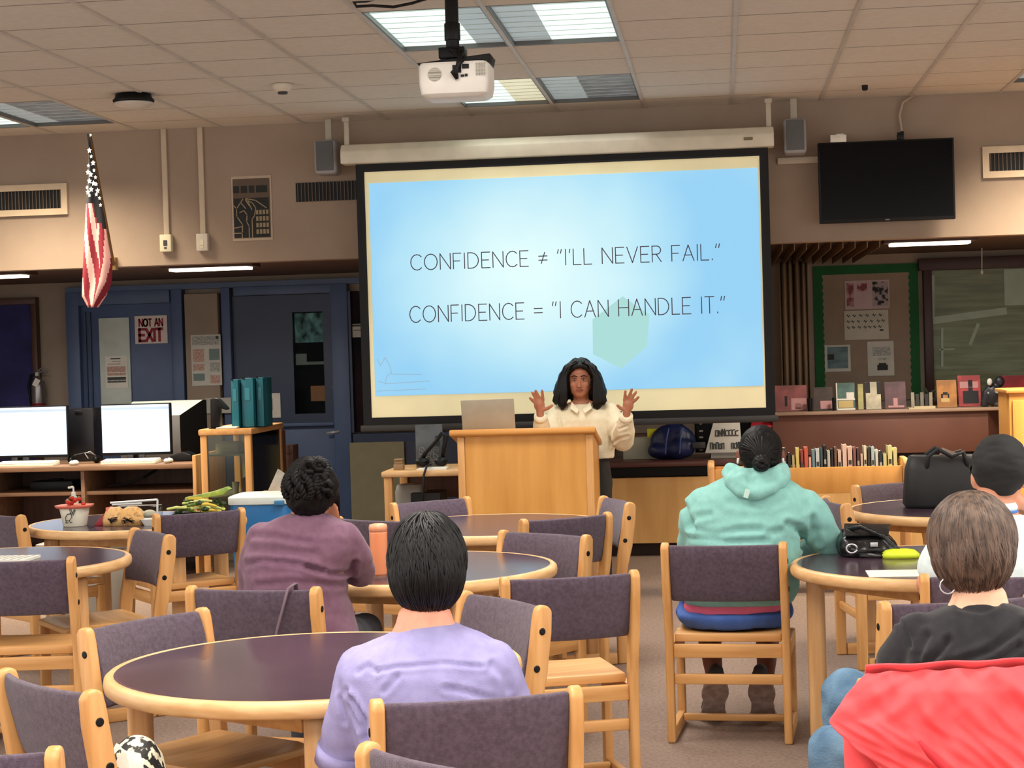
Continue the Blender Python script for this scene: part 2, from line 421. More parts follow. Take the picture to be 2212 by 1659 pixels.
# door 2
d2 = empty('door_2', (0, 0, 0)); struct(d2)
xa = at(484, 640, YB).x; xb = at(755, 640, YB).x
f = M(); f.box((xa+.04, YB-.06, zt/2), (.08, .12, zt)).box((xb-.075, YB-.06, zt/2), (.15, .12, zt)).box(((xa+xb)/2, YB-.06, zt-.04), (xb-xa-.231, .118, .08))
f.build('door_frame', BLUE, d2, bevel=.006)
x0, x1 = xa+.085, xb-.155
wl = at(634, 675, YB); wr = at(706, 892, YB); zsp = at(680, 918, YB).z
f = M(); Yd = YB-.03
for (ax, bx, az, bz) in ((x0, wl.x, zsp+.01, zt-.085), (wr.x, x1, zsp+.01, zt-.085), (wl.x, wr.x, wl.z, zt-.085), (wl.x, wr.x, zsp+.01, wr.z)):
    f.box(((ax+bx)/2, Yd, (az+bz)/2), (bx-ax, .05, bz-az))
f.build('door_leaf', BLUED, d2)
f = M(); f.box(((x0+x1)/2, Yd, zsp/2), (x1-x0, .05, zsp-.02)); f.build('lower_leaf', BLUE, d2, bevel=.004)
f = M(); f.box(((x0+x1)/2, Yd-.05, zsp+.01), (x1-x0, .06, .03)); f.build('shelf_rail', BLUE, d2, bevel=.004)
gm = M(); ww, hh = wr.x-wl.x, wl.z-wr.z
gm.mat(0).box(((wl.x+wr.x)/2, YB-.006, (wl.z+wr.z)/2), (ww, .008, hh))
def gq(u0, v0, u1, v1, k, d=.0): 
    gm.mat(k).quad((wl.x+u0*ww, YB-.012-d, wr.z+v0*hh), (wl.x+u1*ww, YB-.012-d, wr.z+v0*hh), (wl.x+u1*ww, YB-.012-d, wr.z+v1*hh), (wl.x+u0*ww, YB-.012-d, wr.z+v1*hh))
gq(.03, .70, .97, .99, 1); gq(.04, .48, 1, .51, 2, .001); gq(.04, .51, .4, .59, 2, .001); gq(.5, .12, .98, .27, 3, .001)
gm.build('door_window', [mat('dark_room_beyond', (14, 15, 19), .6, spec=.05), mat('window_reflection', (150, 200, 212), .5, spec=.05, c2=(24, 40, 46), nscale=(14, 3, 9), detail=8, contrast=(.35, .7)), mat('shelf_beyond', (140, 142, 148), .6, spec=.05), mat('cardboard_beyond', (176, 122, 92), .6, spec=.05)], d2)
f = M(); f.box(((wl.x+wr.x)/2, YB-.057, (wl.z+wr.z)/2), (ww, .004, hh)); f.build('window_glass', glass_mat('door_glass', (240, 245, 242), .05, 1.05), d2)
f = M(); c = at(722, 932, YB-.08)
f.tube([(c.x+.05, YB-.07, c.z), (c.x+.05, YB-.12, c.z), (c.x-.06, YB-.12, c.z-.012)], .013, 8).ell((c.x+.05, YB-.065, c.z+.02), (.035, .012, .06)); f.build('lever_handle', CHROME, d2, smooth=True)
f = M(); c = at(724, 836, YB-.08); f.ell((c.x, YB-.08, c.z), (.025, .03, .025)).ell((c.x+.02, YB-.065, c.z-.02), (.03, .012, .045)); f.build('knob', CHROME, d2, smooth=True)
# beige pillar between the doors
f = M(); xa = at(409, 700, YB).x; xb = at(480, 700, YB).x; f.box(((xa+xb)/2, YB-.07, (zt-.05)/2), (xb-xa, .14, zt-.05)); struct(f.build('wall_pillar', WALLD, bevel=.004))
f = M(); f.box(((at(150, 640, YB).x+at(790, 640, YB).x)/2, YB-.055, zt+.02), (at(790, 640, YB).x-at(150, 640, YB).x, .11, .05)); struct(f.build('trim_3', BLUE))
# dark glazed opening right of door 2, and the half wall under it
w3 = empty('window_3', (0, 0, 0)); struct(w3)
a = at(757, 630, YB); b = at(1000, 928, YB)
f = M(); f.box(((a.x+b.x)/2, YB-.03, (a.z+b.z)/2), (b.x-a.x, .05, a.z-b.z)); f.build('dark_pane', mat('dark_glass', (14, 14, 22), .5, spec=.05, c2=(44, 26, 32), nscale=(5, 1, 2)), w3)
f = M(); f.box(((a.x+b.x)/2, YB-.05, b.z-.06), (b.x-a.x, .1, .1)).box((a.x, YB-.05, (a.z+b.z)/2), (.03, .1, a.z-b.z)); f.build('window_frame', BLUED, w3)
f = M(); x0 = at(757, 960, YB-.1).x; x1 = at(874, 960, YB-.1).x; z1 = at(800, 955, YB-.1).z
f.box(((x0+x1)/2, YB-.08, z1/2), (x1-x0, .12, z1)); struct(f.build('wall_panel', mat('panel_olive', (150, 142, 112), .7)))
f = M(); x2 = at(1330, 960, YB).x; f.box(((x1+x2)/2, YB-.06, z1/2), (x2-x1, .1, z1)); struct(f.build('wall_panel.001', mat('panel_dark', (70, 74, 92), .7)))
# navy papered window at far left
w1 = empty('window_1', (0, 0, 0)); struct(w1)
a = at(-60, 662, YB); b = at(82, 900, YB)
NAVY = mat('navy_paper', (46, 46, 108), .8, c2=(30, 30, 80), nscale=(3, 3, 5), bump=.6, bscale=(7, 7, 9), detail=6)
BRN = mat('brown_frame', (78, 46, 36), .5)
f = M(); f.box(((a.x+b.x)/2, YB-.03, (a.z+b.z)/2-.2), (b.x-a.x, .03, a.z-b.z+.4)); f.build('paper_cover', NAVY, w1)
f = M(); f.box((b.x+.025, YB-.05, (a.z+b.z)/2-.2), (.05, .09, a.z-b.z+.4)).box(((a.x+b.x)/2, YB-.05, a.z+.03), (b.x-a.x+.1, .092, .06)); f.build('window_frame', BRN, w1, bevel=.004)
# right hand window with the building outside
w2 = empty('window_2', (0, 0, 0)); struct(w2)
Yr = YB
a = at(2008, 585, Yr); b = at(2330, 850, Yr)
f = M(); f.box((a.x-.03, Yr-.06, (a.z+b.z)/2), (.07, .1, a.z-b.z+.1)).box(((a.x+b.x)/2, Yr-.06, a.z+.05), (b.x-a.x+.2, .102, .1)).box(((a.x+b.x)/2, Yr-.06, b.z-.03), (b.x-a.x+.2, .102, .06)); f.build('window_frame', mat('window_oxblood', (58, 26, 24), .5), w2, bevel=.004)
SIDE = mat('siding_grey', (204, 198, 174), .7, c2=(164, 160, 140), nscale=(2, 2, 24))
f = M(); f.mat(0).box(((a.x+b.x)/2, Yr-.01, (a.z+b.z)/2), (b.x-a.x, .012, a.z-b.z))
f.build('outdoor_siding', SIDE, w2)
def vr(p, q, w, d=.03):
    p = at(*p, Yr-.03); q = at(*q, Yr-.03); t = (q-p).normalized(); return p, q
WT = mat('weathered_white', (250, 250, 244), .7)
f = M()
for p, q, w in (((2012, 600), (2012, 690), .05), ((2005, 694), (2168, 672), .06), ((2035, 710), (2035, 790), .018), ((2112, 702), (2096, 742), .028), ((2030, 755), (2060, 754), .012)):
    p = at(*p, Yr-.018); q = at(*q, Yr-.018); f.ribbon([p, q], w, TOCAM, .012)
p = at(2168, 582, Yr-.02); q = at(2230, 658, Yr-.02); f.box(((p.x+q.x)/2, Yr-.025, (p.z+q.z)/2), (q.x-p.x, .01, p.z-q.z))
f.build('outdoor_trim', WT, w2)
f = M(); f.box(((a.x+b.x)/2, Yr-.045, (a.z+b.z)/2), (b.x-a.x, .005, a.z-b.z)); f.build('window_glass', glass_mat('clear_glass'), w2)
f = M(); p = at(2121, 530, 15.5); q = at(2121, 588, 15.5); f.tube([p, q], .004, 6).ell(q, (.012, .012, .02)); tag(f.build('pull_cord', WHITEP, origin=q), 'thin white pull cord hanging before the right window', 'cord')
# ================================================================== things on the walls
# projection screen
YS = 12.64
tl, tr, bl, br = at(787, 372, YS), at(1642, 335, YS), at(808, 905, YS), at(1650, 880, YS)
sx0, sx1 = -2.44, .285; sz0, sz1 = 1.185, 2.895
scr = thing('projection_screen', ((sx0+sx1)/2, YS, sz0), 'large pull-down projection screen showing a pale blue slide', 'screen')
ox = (sx0+sx1)/2
W2 = (sx1-sx0)/2
CRM = mat('screen_cloth', (236, 228, 190), .85, nscale=(2, 2, 2), spec=.1)
M().box((0, .004, (sz1-sz0)/2), (2*W2, .004, sz1-sz0)).build('screen_cloth', CRM, scr)
f = M(); BW = .06
f.box((-W2-BW/2, .004, (sz1-sz0)/2), (BW, .006, sz1-sz0)).box((W2+BW/2, .004, (sz1-sz0)/2), (BW, .006, sz1-sz0)).box((0, .004, sz1-sz0+.055), (2*W2+2*BW, .006, .11)).box((0, .004, -.03), (2*W2+2*BW, .006, .06))
f.build('black_border', BLACK, scr)
M().box((0, .0, -.075), (2*W2+.16, .035, .045)).build('bottom_bar', mat('screen_bar', (40, 38, 38), .5), scr, bevel=.008)
HZ = sz1-sz0+.10
f = M(); f.prism([(y_, z_+HZ) for y_, z_ in ((-.08, -.045), (.07, -.045), (.07, .09), (-.045, .09), (-.08, .04))], 'x', -W2-.15, W2+.10)
f.build('roller_housing', mat('housing_cream', (214, 206, 186), .4), scr, bevel=.008)
f = M(); p = at(1616, 288, YS-.09); f.box((p.x-ox, -.083, HZ+.01), (.06, .006, .02)); f.build('maker_plate', mat('plate_bronze', (120, 104, 70), .4), scr)
for sx in (-W2-.12, W2+.07): M().box((sx, .03, HZ+.17), (.035, .03, .2)).box((sx, .02, HZ+.27), (.05, .06, .03)).build('hanging_bracket', mat('bracket_cream', (186, 176, 158), .5), scr, bevel=.004)
# slide picture (projected image)
def slide_mat():
    m = bpy.data.materials.new('slide_image'); m.use_nodes = True; nt = m.node_tree; b = nt.nodes['Principled BSDF']
    tc = nt.nodes.new('ShaderNodeTexCoord'); b.inputs['Base Color'].default_value = (.01, .012, .014, 1); b.inputs['Roughness'].default_value = .9; b.inputs['Specular IOR Level'].default_value = .05
    mp = nt.nodes.new('ShaderNodeMapping'); nt.links.new(tc.outputs['Object'], mp.inputs['Vector'])
    mp.inputs['Location'].default_value = (.15, 0, -1.02); mp.inputs['Scale'].default_value = (1/1.25, 0, 1/.95)
    g = nt.nodes.new('ShaderNodeTexGradient'); g.gradient_type = 'SPHERICAL'; nt.links.new(mp.outputs[0], g.inputs['Vector'])
    nz = nt.nodes.new('ShaderNodeTexNoise'); nz.inputs['Scale'].default_value = 1.5; nz.inputs['Detail'].default_value = 2; nt.links.new(tc.outputs['Object'], nz.inputs['Vector'])
    ad = nt.nodes.new('ShaderNodeMath'); ad.operation = 'MULTIPLY_ADD'; ad.inputs[1].default_value = .5; ad.inputs[2].default_value = -.25
    nt.links.new(nz.outputs['Fac'], ad.inputs[0]); s = nt.nodes.new('ShaderNodeMath'); s.operation = 'ADD'; nt.links.new(g.outputs['Fac'], s.inputs[0]); nt.links.new(ad.outputs[0], s.inputs[1])
    cr = nt.nodes.new('ShaderNodeValToRGB'); e = cr.color_ramp.elements
    e[0].position = 0; e[0].color = (*lin((150, 208, 243)), 1); e[1].position = .85; e[1].color = (*lin((226, 252, 251)), 1)
    q = e.new(.3); q.color = (*lin((182, 228, 246)), 1)
    nt.links.new(s.outputs[0], cr.inputs[0]); nt.links.new(cr.outputs[0], b.inputs['Emission Color']); b.inputs['Emission Strength'].default_value = 1.02
    return m
il, ir, ib, it_ = at(806, 395, YS), at(1642, 360, YS), at(815, 861, YS), at(1642, 833, YS)
iz0, iz1 = 1.335-sz0, 2.815-sz0; ix0, ix1 = sx0+.03-ox, sx1-.012-ox
M().box(((ix0+ix1)/2, -.001, (iz0+iz1)/2), (ix1-ix0, .003, iz1-iz0)).build('slide_image', slide_mat(), scr)
INK = mat('slide_ink', (24, 20, 22), .8, spec=.05, emit=.5, ecol=(92, 80, 90))
def slide_line(text, px0, py0, px1, h):
    a = at(px0, py0, YS); b = at(px1, py0, YS); tx = M()
    lettering(tx, text, (a.x-ox, -.004, a.z-sz0), X_, Z_, TOCAM, h, b.x-a.x, .0065, .0008); tx.build('slide_text', INK, scr)
slide_line('CONFIDENCE \u2260 \u201cI\u2019LL NEVER FAIL.\u201d', 888, 584, 1557, .107)
slide_line('CONFIDENCE = \u201cI CAN HANDLE IT.\u201d', 886, 697, 1568, .112)
f = M(); P5 = [at(*q, YS) for q in ((1345, 640), (1403, 680), (1398, 748), (1342, 796), (1281, 765), (1280, 690))]
f.add([(p.x-ox, -.0035, p.z-sz0) for p in P5], [tuple(range(6))]); f.build('slide_shape', mat('slide_green', (20, 26, 26), .9, spec=.05, emit=.92, ecol=(180, 230, 226)), scr)
f = M()
for (p, q) in (((845, 808), (910, 809)), ((832, 829), (928, 823)), ((815, 845), (920, 840))): f.ribbon([Vector((at(*u, YS).x-ox, -.0032, at(*u, YS).z-sz0)) for u in (p, q)], .005, TOCAM, .0006)
f.ribbon([Vector((at(*u, YS).x-ox, -.0032, at(*u, YS).z-sz0)) for u in ((815, 775), (822, 790), (832, 772), (842, 790), (846, 805), (836, 812), (832, 828), (818, 824))], .005, TOCAM, .0006)
f.build('slide_lines', mat('slide_faint', (20, 24, 26), .9, spec=.05, emit=.8, ecol=(172, 204, 226)), scr)

# ceiling projector
pj = at(987, 168, 8.4); px_, pz_ = pj.x, pj.z
prj = thing('projector', (px_, 8.4, pz_), 'white ceiling projector hanging from a black pole', 'projector')
WPJ = mat('projector_white', (232, 228, 220), .4)
f = M(); f.loft([(0, 0, -.1, .13, .1), (0, 0, -.085, .155, .125), (0, 0, -.04, .163, .135), (0, 0, .04, .163, .135), (0, 0, .055, .155, .13)], 40, 7); f.build('body', WPJ, prj, bevel=.006)
f = M(); f.prism([(-.16, .05), (.16, .05), (.17, .09), (.0, .075), (-.17, .06)], 'y', -.1, .1); f.build('top_mount_plate', BLACK, prj, bevel=.008)
f = M(); f.tube([(-.015, 0, .07), (-.015, 0, ZC-pz_)], .031, 16).tube([(-.015, 0, ZC-pz_-.24), (-.015, 0, ZC-pz_-.16)], .037, 16).box((-.015, 0, .11), (.12, .1, .05)); f.build('pole', BLACK, prj, bevel=.004)
f = M(); f.lathe([(.03, 0), (.03, .004)], 24); 
for v in f.v: v.xyz = (v.x-.082, -.137-v.z, v.y+.0)
f.build('fan_grille', mat('vent_cream', (200, 196, 180), .5, c2=(120, 118, 110), nscale=(2, 2, 160)), prj)
f = M().box((.02, -.138, .02), (.04, .004, .035)).box((.06, -.138, .03), (.03, .004, .02)).box((.045, -.138, -.012), (.016, .004, .01)).box((.062, -.138, -.01), (.012, .004, .012)).box((.02, -.138, -.015), (.014, .004, .02)); f.build('port', BLACK, prj)
f = M()
for k in range(4): f.box((.11+.012*k, -.138, .015), (.006, .004, .055))
f.build('side_vent', mat('vent_cream', (200, 196, 180)), prj)
f = M()
for k in range(3):
    pts = [(-.02+.012*k, -.06, .12), (.01+.02*k, -.12, .1), (.05-.01*k, -.16, .05), (.0+.01*k, -.16, .0), (.02, -.145, -.025)]
    f.tube(pts, .008, 8)
f.build('cable', BLACK, prj, smooth=True)
f = M(); pts = [at(762, 0, 8.6), at(770, 14, 8.6), at(805, 12, 8.6), at(850, 15, 8.6), at(890, 7, 8.6), at(925, -4, 8.6)]; f.tube(pts, .007, 8).tube([at(765, 4, 8.6), at(790, 3, 8.6), at(830, -6, 8.6)], .006, 8)
tag(f.build('cable', BLACK, origin=pts[2]), 'black cable looped under the ceiling left of the projector pole', 'cable')

# the projector's own beam, masked to the screen cloth
M().lathe([(.03, 0), (.034, .02), (.026, .022), (.001, .015)], 20).build('lens', BLACKG, prj, loc=(.06, .136, -.02)).rotation_euler = (-pi/2, 0, 0)
bl_ = bpy.data.lights.new('projector_beam', 'SPOT'); bl_.energy = 210; bl_.color = (1, .96, .82); bl_.spot_size = radians(66); bl_.spot_blend = 0; bl_.shadow_soft_size = .02
bo = bpy.data.objects.new('projector_beam', bl_); COL.objects.link(bo); LX, LY, LZ = px_+.06, 8.4+.2, pz_-.02
bo.location = (LX, LY, LZ); bo.rotation_euler = (pi/2, 0, 0)
bl_.use_nodes = True; nt = bl_.node_tree; em = nt.nodes['Emission']
tc = nt.nodes.new('ShaderNodeTexCoord'); sp = nt.nodes.new('ShaderNodeSeparateXYZ'); nt.links.new(tc.outputs['Normal'], sp.inputs[0])
def mth(op, a, b):
    n = nt.nodes.new('ShaderNodeMath'); n.operation = op
    for i, q in enumerate((a, b)):
        if isinstance(q, (int, float)): n.inputs[i].default_value = q
        else: nt.links.new(q, n.inputs[i])
    return n.outputs[0]
dS = YS-LY
tX = mth('MULTIPLY', mth('DIVIDE', sp.outputs[0], sp.outputs[2]), -1.0); tZ = mth('MULTIPLY', mth('DIVIDE', sp.outputs[1], sp.outputs[2]), -1.0)
mk = mth('MULTIPLY', mth('MULTIPLY', mth('GREATER_THAN', tX, (sx0-LX)/dS), mth('LESS_THAN', tX, (sx1-LX)/dS)), mth('MULTIPLY', mth('GREATER_THAN', tZ, (sz0-LZ)/dS), mth('LESS_THAN', tZ, (sz1-LZ)/dS)))
nt.links.new(mk, em.inputs['Strength'])
# ceiling detectors
def ceil_pt(px, py):
    d = CF+CR*((px-1106)/FPX)-CU*((py-829.5)/FPX); return Vector((0, 0, HC))+d*((ZC-HC)/d.z)
c = ceil_pt(288, 203)
t = thing('smoke_detector', c, 'round black and white ceiling fixture above the flag', 'detector')
M().lathe([(.11, -.002), (.115, -.025), (.13, -.04), (.125, -.0555)], 32).build('base', BLACK, t, smooth=True)
M().lathe([(.124, -.056), (.118, -.065), (.09, -.082), (.04, -.09), (.001, -.092)], 32).build('cover', mat('dome_white', (200, 192, 182), .3), t, smooth=True)
c = ceil_pt(610, 181)
t = thing('smoke_detector', c, 'small cream smoke detector on ceiling left of the projector', 'detector')
M().lathe([(.065, -.002), (.062, -.02), (.045, -.045), (.03, -.05)], 28).build('base', mat('detector_cream', (206, 196, 180), .5), t, smooth=True)
M().lathe([(.03, -.051), (.03, -.062), (.001, -.064)], 20).build('sensor', DKGREY, t, smooth=True)
c = ceil_pt(1868, 184); M2 = M().lathe([(.02, 0), (.02, -.025), (.014, -.035)], 16); tag(M2.build('ceiling_sensor', BLACK, loc=c), 'tiny black ceiling sensor above the television', 'sensor')

# speakers
def speaker(px0, py0, px1, py1, label):
    a = at(px0, py0, 12.8); b = at(px1, py1, 12.8); w, h = b.x-a.x, a.z-b.z
    t = thing('wall_speaker', ((a.x+b.x)/2, 12.8, b.z), label, 'speaker', 'wall speakers beside the screen')
    f = M(); f.box((0, 0, h/2), (w, .2, h)); f.build('cabinet', mat('speaker_grey', (150, 150, 152), .5), t, bevel=.025, seg=4)
    f = M(); f.box((0, -.102, h/2+.005), (w*.78, .008, h*.86)); f.build('grille', mat('speaker_grille', (96, 98, 100), .8, bump=.4, bscale=(300, 300, 300)), t, bevel=.012, seg=3)
    f = M(); f.box((0, .06, h+(ZC-b.z-h)/2), (.045, .03, ZC-b.z-h)); f.build('hanger', mat('bracket_cream', (186, 176, 158), .5), t, bevel=.003)
speaker(683, 306, 733, 377, 'grey wall speaker hanging left of the screen')
speaker(1691, 260, 1742, 333, 'grey wall speaker hanging between screen and television')

# vents
def vent(px0, py0, px1, py1, label, framed=True):
    a = at(px0, py0, YW); b = at(px1, py1, YW); w, h = b.x-a.x, a.z-b.z
    t = thing('wall_vent', ((a.x+b.x)/2, YW, b.z), label, 'vent', 'air vents in the upper wall')
    fw = .045 if framed else .012
    M().box((0, -.004, h/2), (w-.02, .006, h-.02)).build('opening', BLACK, t)
    if framed:
        f = M(); f.box((0, -.012, fw/2), (w, .022, fw)).box((0, -.012, h-fw/2), (w, .022, fw)).box((-w/2+fw/2, -.012, h/2), (fw, .0219, h-2*fw)).box((w/2-fw/2, -.012, h/2), (fw, .0219, h-2*fw))
        f.build('frame', mat('vent_frame', (206, 184, 156), .5), t)
    f = M(); n = int(w/.026)
    for k in range(1, n): f.box((-w/2+k*w/n, -.01, h/2), (.005, .01, h-2*fw+.01))
    f.build('grille', mat('vent_bar', (96, 80, 66) if framed else (30, 28, 30), .5), t)
vent(-55, 404, 148, 463, 'framed air vent in the wall left of the flag')
vent(636, 393, 800, 433, 'black unframed air vent half behind the screen', False)
vent(2121, 318, 2290, 379, 'framed air vent in the wall right of the television')

# wall conduits with outlet boxes
def conduit(px0, py0, px1, py1, m, label, mark):
    a = at(px0, py0, YW); b = at(px1, py1, YW); x = (a.x+b.x)/2
    t = thing('wall_conduit', (x, YW, b.z-.06), label, 'conduit', 'conduits running down the upper wall')
    M().box((0, -.012, .06+(ZC-b.z)/2), (.04, .024, ZC-b.z)).build('raceway', mat('raceway_cream', (196, 180, 158), .5), t, bevel=.004)
    M().box((0, -.03, 0), (.085, .06, .125)).build('outlet_box', m, t, bevel=.006)
    M().box((0, -.061, .0), (.028, .004, .04)).box((.0, -.061, -.035), (.02, .004, .012)).build('socket', mark, t)
conduit(352, 284, 364, 508, CREAM, 'cream wall conduit nearer the flag, ending in a yellowed outlet', DKGREY)
conduit(430, 281, 443, 506, mat('outlet_pale', (200, 192, 180), .5), 'cream wall conduit beside the fist poster, ending in pale outlet', CREAM)

# fist poster (generic)
a = at(499, 382, YW); b = at(590, 518, YW); w, h = b.x-a.x, a.z-b.z
f = M(); f.mat(0).box((w/2, -.003, h/2), (w, .005, h))
PD, PT, PB = 1, 2, 3
flat_print(f, (0, -.006, 0), X_, Z_, TOCAM, w, h, [(.04, .04, .96, .96, PB), (.05, .05, .93, .66, PD), (.05, .74, .2, .85, PD), (.24, .74, .4, .85, PD), (.44, .74, .58, .85, PD), (.62, .74, .9, .85, PD)]+[(.6+.085*i, .1+.1*j, .66+.085*i, .17+.1*j, PT) for i in range(4) for j in range(4)])
def pp(u, v): return Vector((u*w, -.0085, v*h))
f.mat(2)
for st in ([(.24, .05), (.26, .25), (.12, .38), (.12, .5), (.3, .66), (.52, .58), (.6, .5), (.56, .38), (.5, .33), (.5, .05)], [(.2, .44), (.3, .47), (.38, .4), (.36, .3), (.42, .22), (.42, .05)], [(.22, .6), (.35, .5)], [(.32, .66), (.44, .54)], [(.4, .62), (.5, .48)], [(.3, .66), (.6, .62), (.86, .5)], [(.05, .2), (.24, .22)], [(.05, .12), (.25, .12)], [(.05, .55), (.12, .5)]):
    f.ribbon([pp(*q) for q in st], .007, TOCAM, .0006)
p = f.build('wall_poster', [mat('poster_border', (186, 168, 146), .7), mat('poster_black', (24, 27, 27), .7), mat('poster_tan', (150, 134, 104), .7), mat('poster_brown', (92, 76, 62), .7)], loc=Vector((a.x, YW, b.z)))
tag(p, 'dark block-print poster of a raised fist left of the screen', 'poster')

# television
a = at(1765, 312, 12.9); b = at(2061, 468, 12.9)
tv = thing('television', ((a.x+b.x)/2, 12.84, b.z-.02), 'black flat television mounted high on the right wall', 'television')
w, h = b.x-a.x, a.z-b.z+.02
M().box((0, 0, h/2), (w, .06, h)).build('casing', BLACK, tv, bevel=.006)
M().box((0, -.031, h/2+.006), (w-.025, .004, h-.035)).build('display', BLACKG, tv)
M().box((0, -.032, .011), (.03, .003, .008)).build('badge', mat('badge_grey', (120, 110, 110), .4), tv)
M().box((0, .08, h/2), (.4, .12, .3)).build('wall_bracket', BLACK, tv)
for (p0, p1, m, z, nm, lb) in (((1793, 293), (1828, 306), WHITEP, .04, 'media_box', 'small white box on top of the television'), ((1938, 288), (1952, 300), BLACK, .04, 'camera_unit', 'small black camera on top of the television')):
    a2 = at(*p0, 12.84); b2 = at(*p1, 12.84); q = M(); q.box((0, 0, .025), (b2.x-a2.x, .06, .05)).box((.012, 0, .052), ((b2.x-a2.x)*.5, .04, .012)).tube([(0, -.03, .025), (0, -.036, .025)], .012, 10)
    tag(q.build(nm, m, loc=Vector(((a2.x+b2.x)/2, 12.84, tv.location.z+h+.0005)), bevel=.003), lb, 'device')
f = M(); pts = [at(1975, 205, 12.95), at(1950, 222, 12.95), at(1943, 250, 12.95), at(1948, 280, 12.95), at(1953, 300, 12.95)]; f.tube(pts, .01, 8); tag(f.build('cable', mat('cable_tan', (176, 156, 136), .5), origin=pts[2], smooth=True), 'tan cable curving from the ceiling to the television', 'cable')
a2 = at(1695, 338, 12.97); b2 = at(1765, 345, 12.97); f = M().box(((a2.x+b2.x)/2, 12.972, b2.z), (b2.x-a2.x+.1, .03, .045)); tag(f.build('cable_raceway', mat('raceway_cream', (196, 180, 158)), origin=a2, bevel=.004), 'short cream cable raceway leading to the left of the television', 'raceway')

# flag hanging from a slanted staff
fl = thing('flag', at(210, 600, 12.0), 'furled striped flag with white stars hanging at left', 'flag')
org = fl.location.copy()
YF = 12.0
outline = [(290, 193, 194), (330, 192, 200), (380, 190, 210), (430, 186, 219), (470, 184, 227), (520, 182, 234), (570, 180, 243), (610, 179, 241), (640, 178, 228), (664, 190, 212)]
f = M(); nx = 48; rows = []
stars = []
sub = []
for i in range(len(outline)-1):
    y0, l0, r0 = outline[i]; y1, l1, r1 = outline[i+1]
    for k in range(4):
        t = k/4; sub.append((y0+(y1-y0)*t, l0+(l1-l0)*t, r0+(r1-r0)*t))
sub.append(outline[-1])
for (py, l, r) in sub:
    row = []
    for k in range(nx+1):
        s = k/nx; p = at(l+(r-l)*s, py, YF); wd = (at(r, py, YF)-at(l, py, YF)).length
        row.append(p+Vector((0, -(.035*sin(s*pi)+.25*wd*.5*sin(s*9+py*.012)*.5), 0))-org)
    rows.append(row)
vs = [p for r in rows for p in r]; N = nx+1
o = 0; f.v = vs
def flag_idx(py, s):
    if py < 436+ (s*55 if s > .55 else 0): return 0
    u = s*4.6+(py-430)*.0125*(-1 if s < .62 else 1)
    return 1 if int(math.floor(u)) % 2 == 0 else 2
for i in range(len(rows)-1):
    for k in range(nx):
        f.f.append([i*N+k, i*N+k+1, (i+1)*N+k+1, (i+1)*N+k]); f.m.append(flag_idx(sub[i][0], k/nx))
FL = [mat('flag_navy', (14, 16, 26), .8), mat('flag_red', (136, 24, 44), .8), mat('flag_white', (236, 178, 172), .8)]
cl = f.build('cloth', FL, fl, smooth=True)
sm = cl.modifiers.new('s', 'SOLIDIFY'); sm.thickness = .006
f = M(); rr = random.Random(3)
for (sx_, sy_) in ((193, 325), (197, 338), (201, 352), (191, 358), (203, 368), (190, 372), (196, 377), (206, 383), (193, 391), (202, 396), (188, 405), (197, 409), (208, 398), (211, 412), (193, 422), (190, 415), (215, 428), (217, 443), (208, 420)):
    p = at(sx_, sy_, YF-.06)-org; R = .012 if rr.random() > .5 else .017; pts = []
    for q in range(10):
        an = pi/2+q*pi/5; rad = R if q % 2 == 0 else R*.5; pts.append((p.x+rad*cos(an), p.y, p.z+rad*sin(an)*1.2))
    f.prism([(a_[0], a_[2]) for a_ in pts], 'y', p.y, p.y+.002)
f.build('stars', mat('star_white', (232, 230, 224), .8), fl)
f = M(); f.tube([at(194, 292, YF+.03)-org, at(246, 575, YW-.03)-org], .012, 10).box(at(245, 570, YW-.02)-org, (.05, .06, .09)); f.build('staff', mat('staff_brass', (130, 100, 60), .4, .6), fl)
# ================================================================== papers and signs
def sheet(name, px0, py0, px1, py1, Y, mats, rects, label, cat, group=None, lines=None, lw=.004):
    a = at(px0, py0, Y); b = at(px1, py1, Y); w, h = b.x-a.x, a.z-b.z
    f = M(); f.mat(0).box((w/2, -.002, h/2), (w, .003, h))
    flat_print(f, (0, -.0036, 0), X_, Z_, TOCAM, w, h, rects)
    for (k, st) in (lines or []):
        f.mat(k)
        f.ribbon([Vector((u*w, -.0065, v*h)) for u, v in st], lw, TOCAM, .0005)
    o = f.build(name, mats, loc=Vector((a.x, Y, b.z))); tag(o, label, cat, group); return o, f, w, h
RED = mat('sign_red', (150, 22, 44), .6)
a = at(288, 683, YB-.09); b = at(360, 741, YB-.09); w, h = b.x-a.x, a.z-b.z
f = M(); f.mat(0).box((w/2, -.002, h/2), (w, .004, h)); f.mat(1)
lettering(f, 'NOT AN', (.14*w, -.0045, .63*h), X_, Z_, TOCAM, .25*h, .72*w, .0135, .001)
lettering(f, 'EXIT', (.14*w, -.0045, .10*h), X_, Z_, TOCAM, .42*h, .70*w, .025, .001)
tag(f.build('door_sign', [mat('sign_white', (226, 214, 206), .6), RED], loc=Vector((a.x, YB-.055, b.z))), 'white NOT AN EXIT sign in red letters on blue door', 'sign')
GREYINK = mat('print_grey', (140, 142, 140), .8, c2=(190, 190, 184), nscale=(60, 4, 90), contrast=(.4, .6))
REDINK = mat('print_red', (176, 130, 116), .8, c2=(200, 176, 164), nscale=(60, 4, 90), contrast=(.4, .6))
DKINK = mat('print_dark', (70, 74, 74), .8)
TEALINK = mat('print_teal', (120, 140, 138), .8)
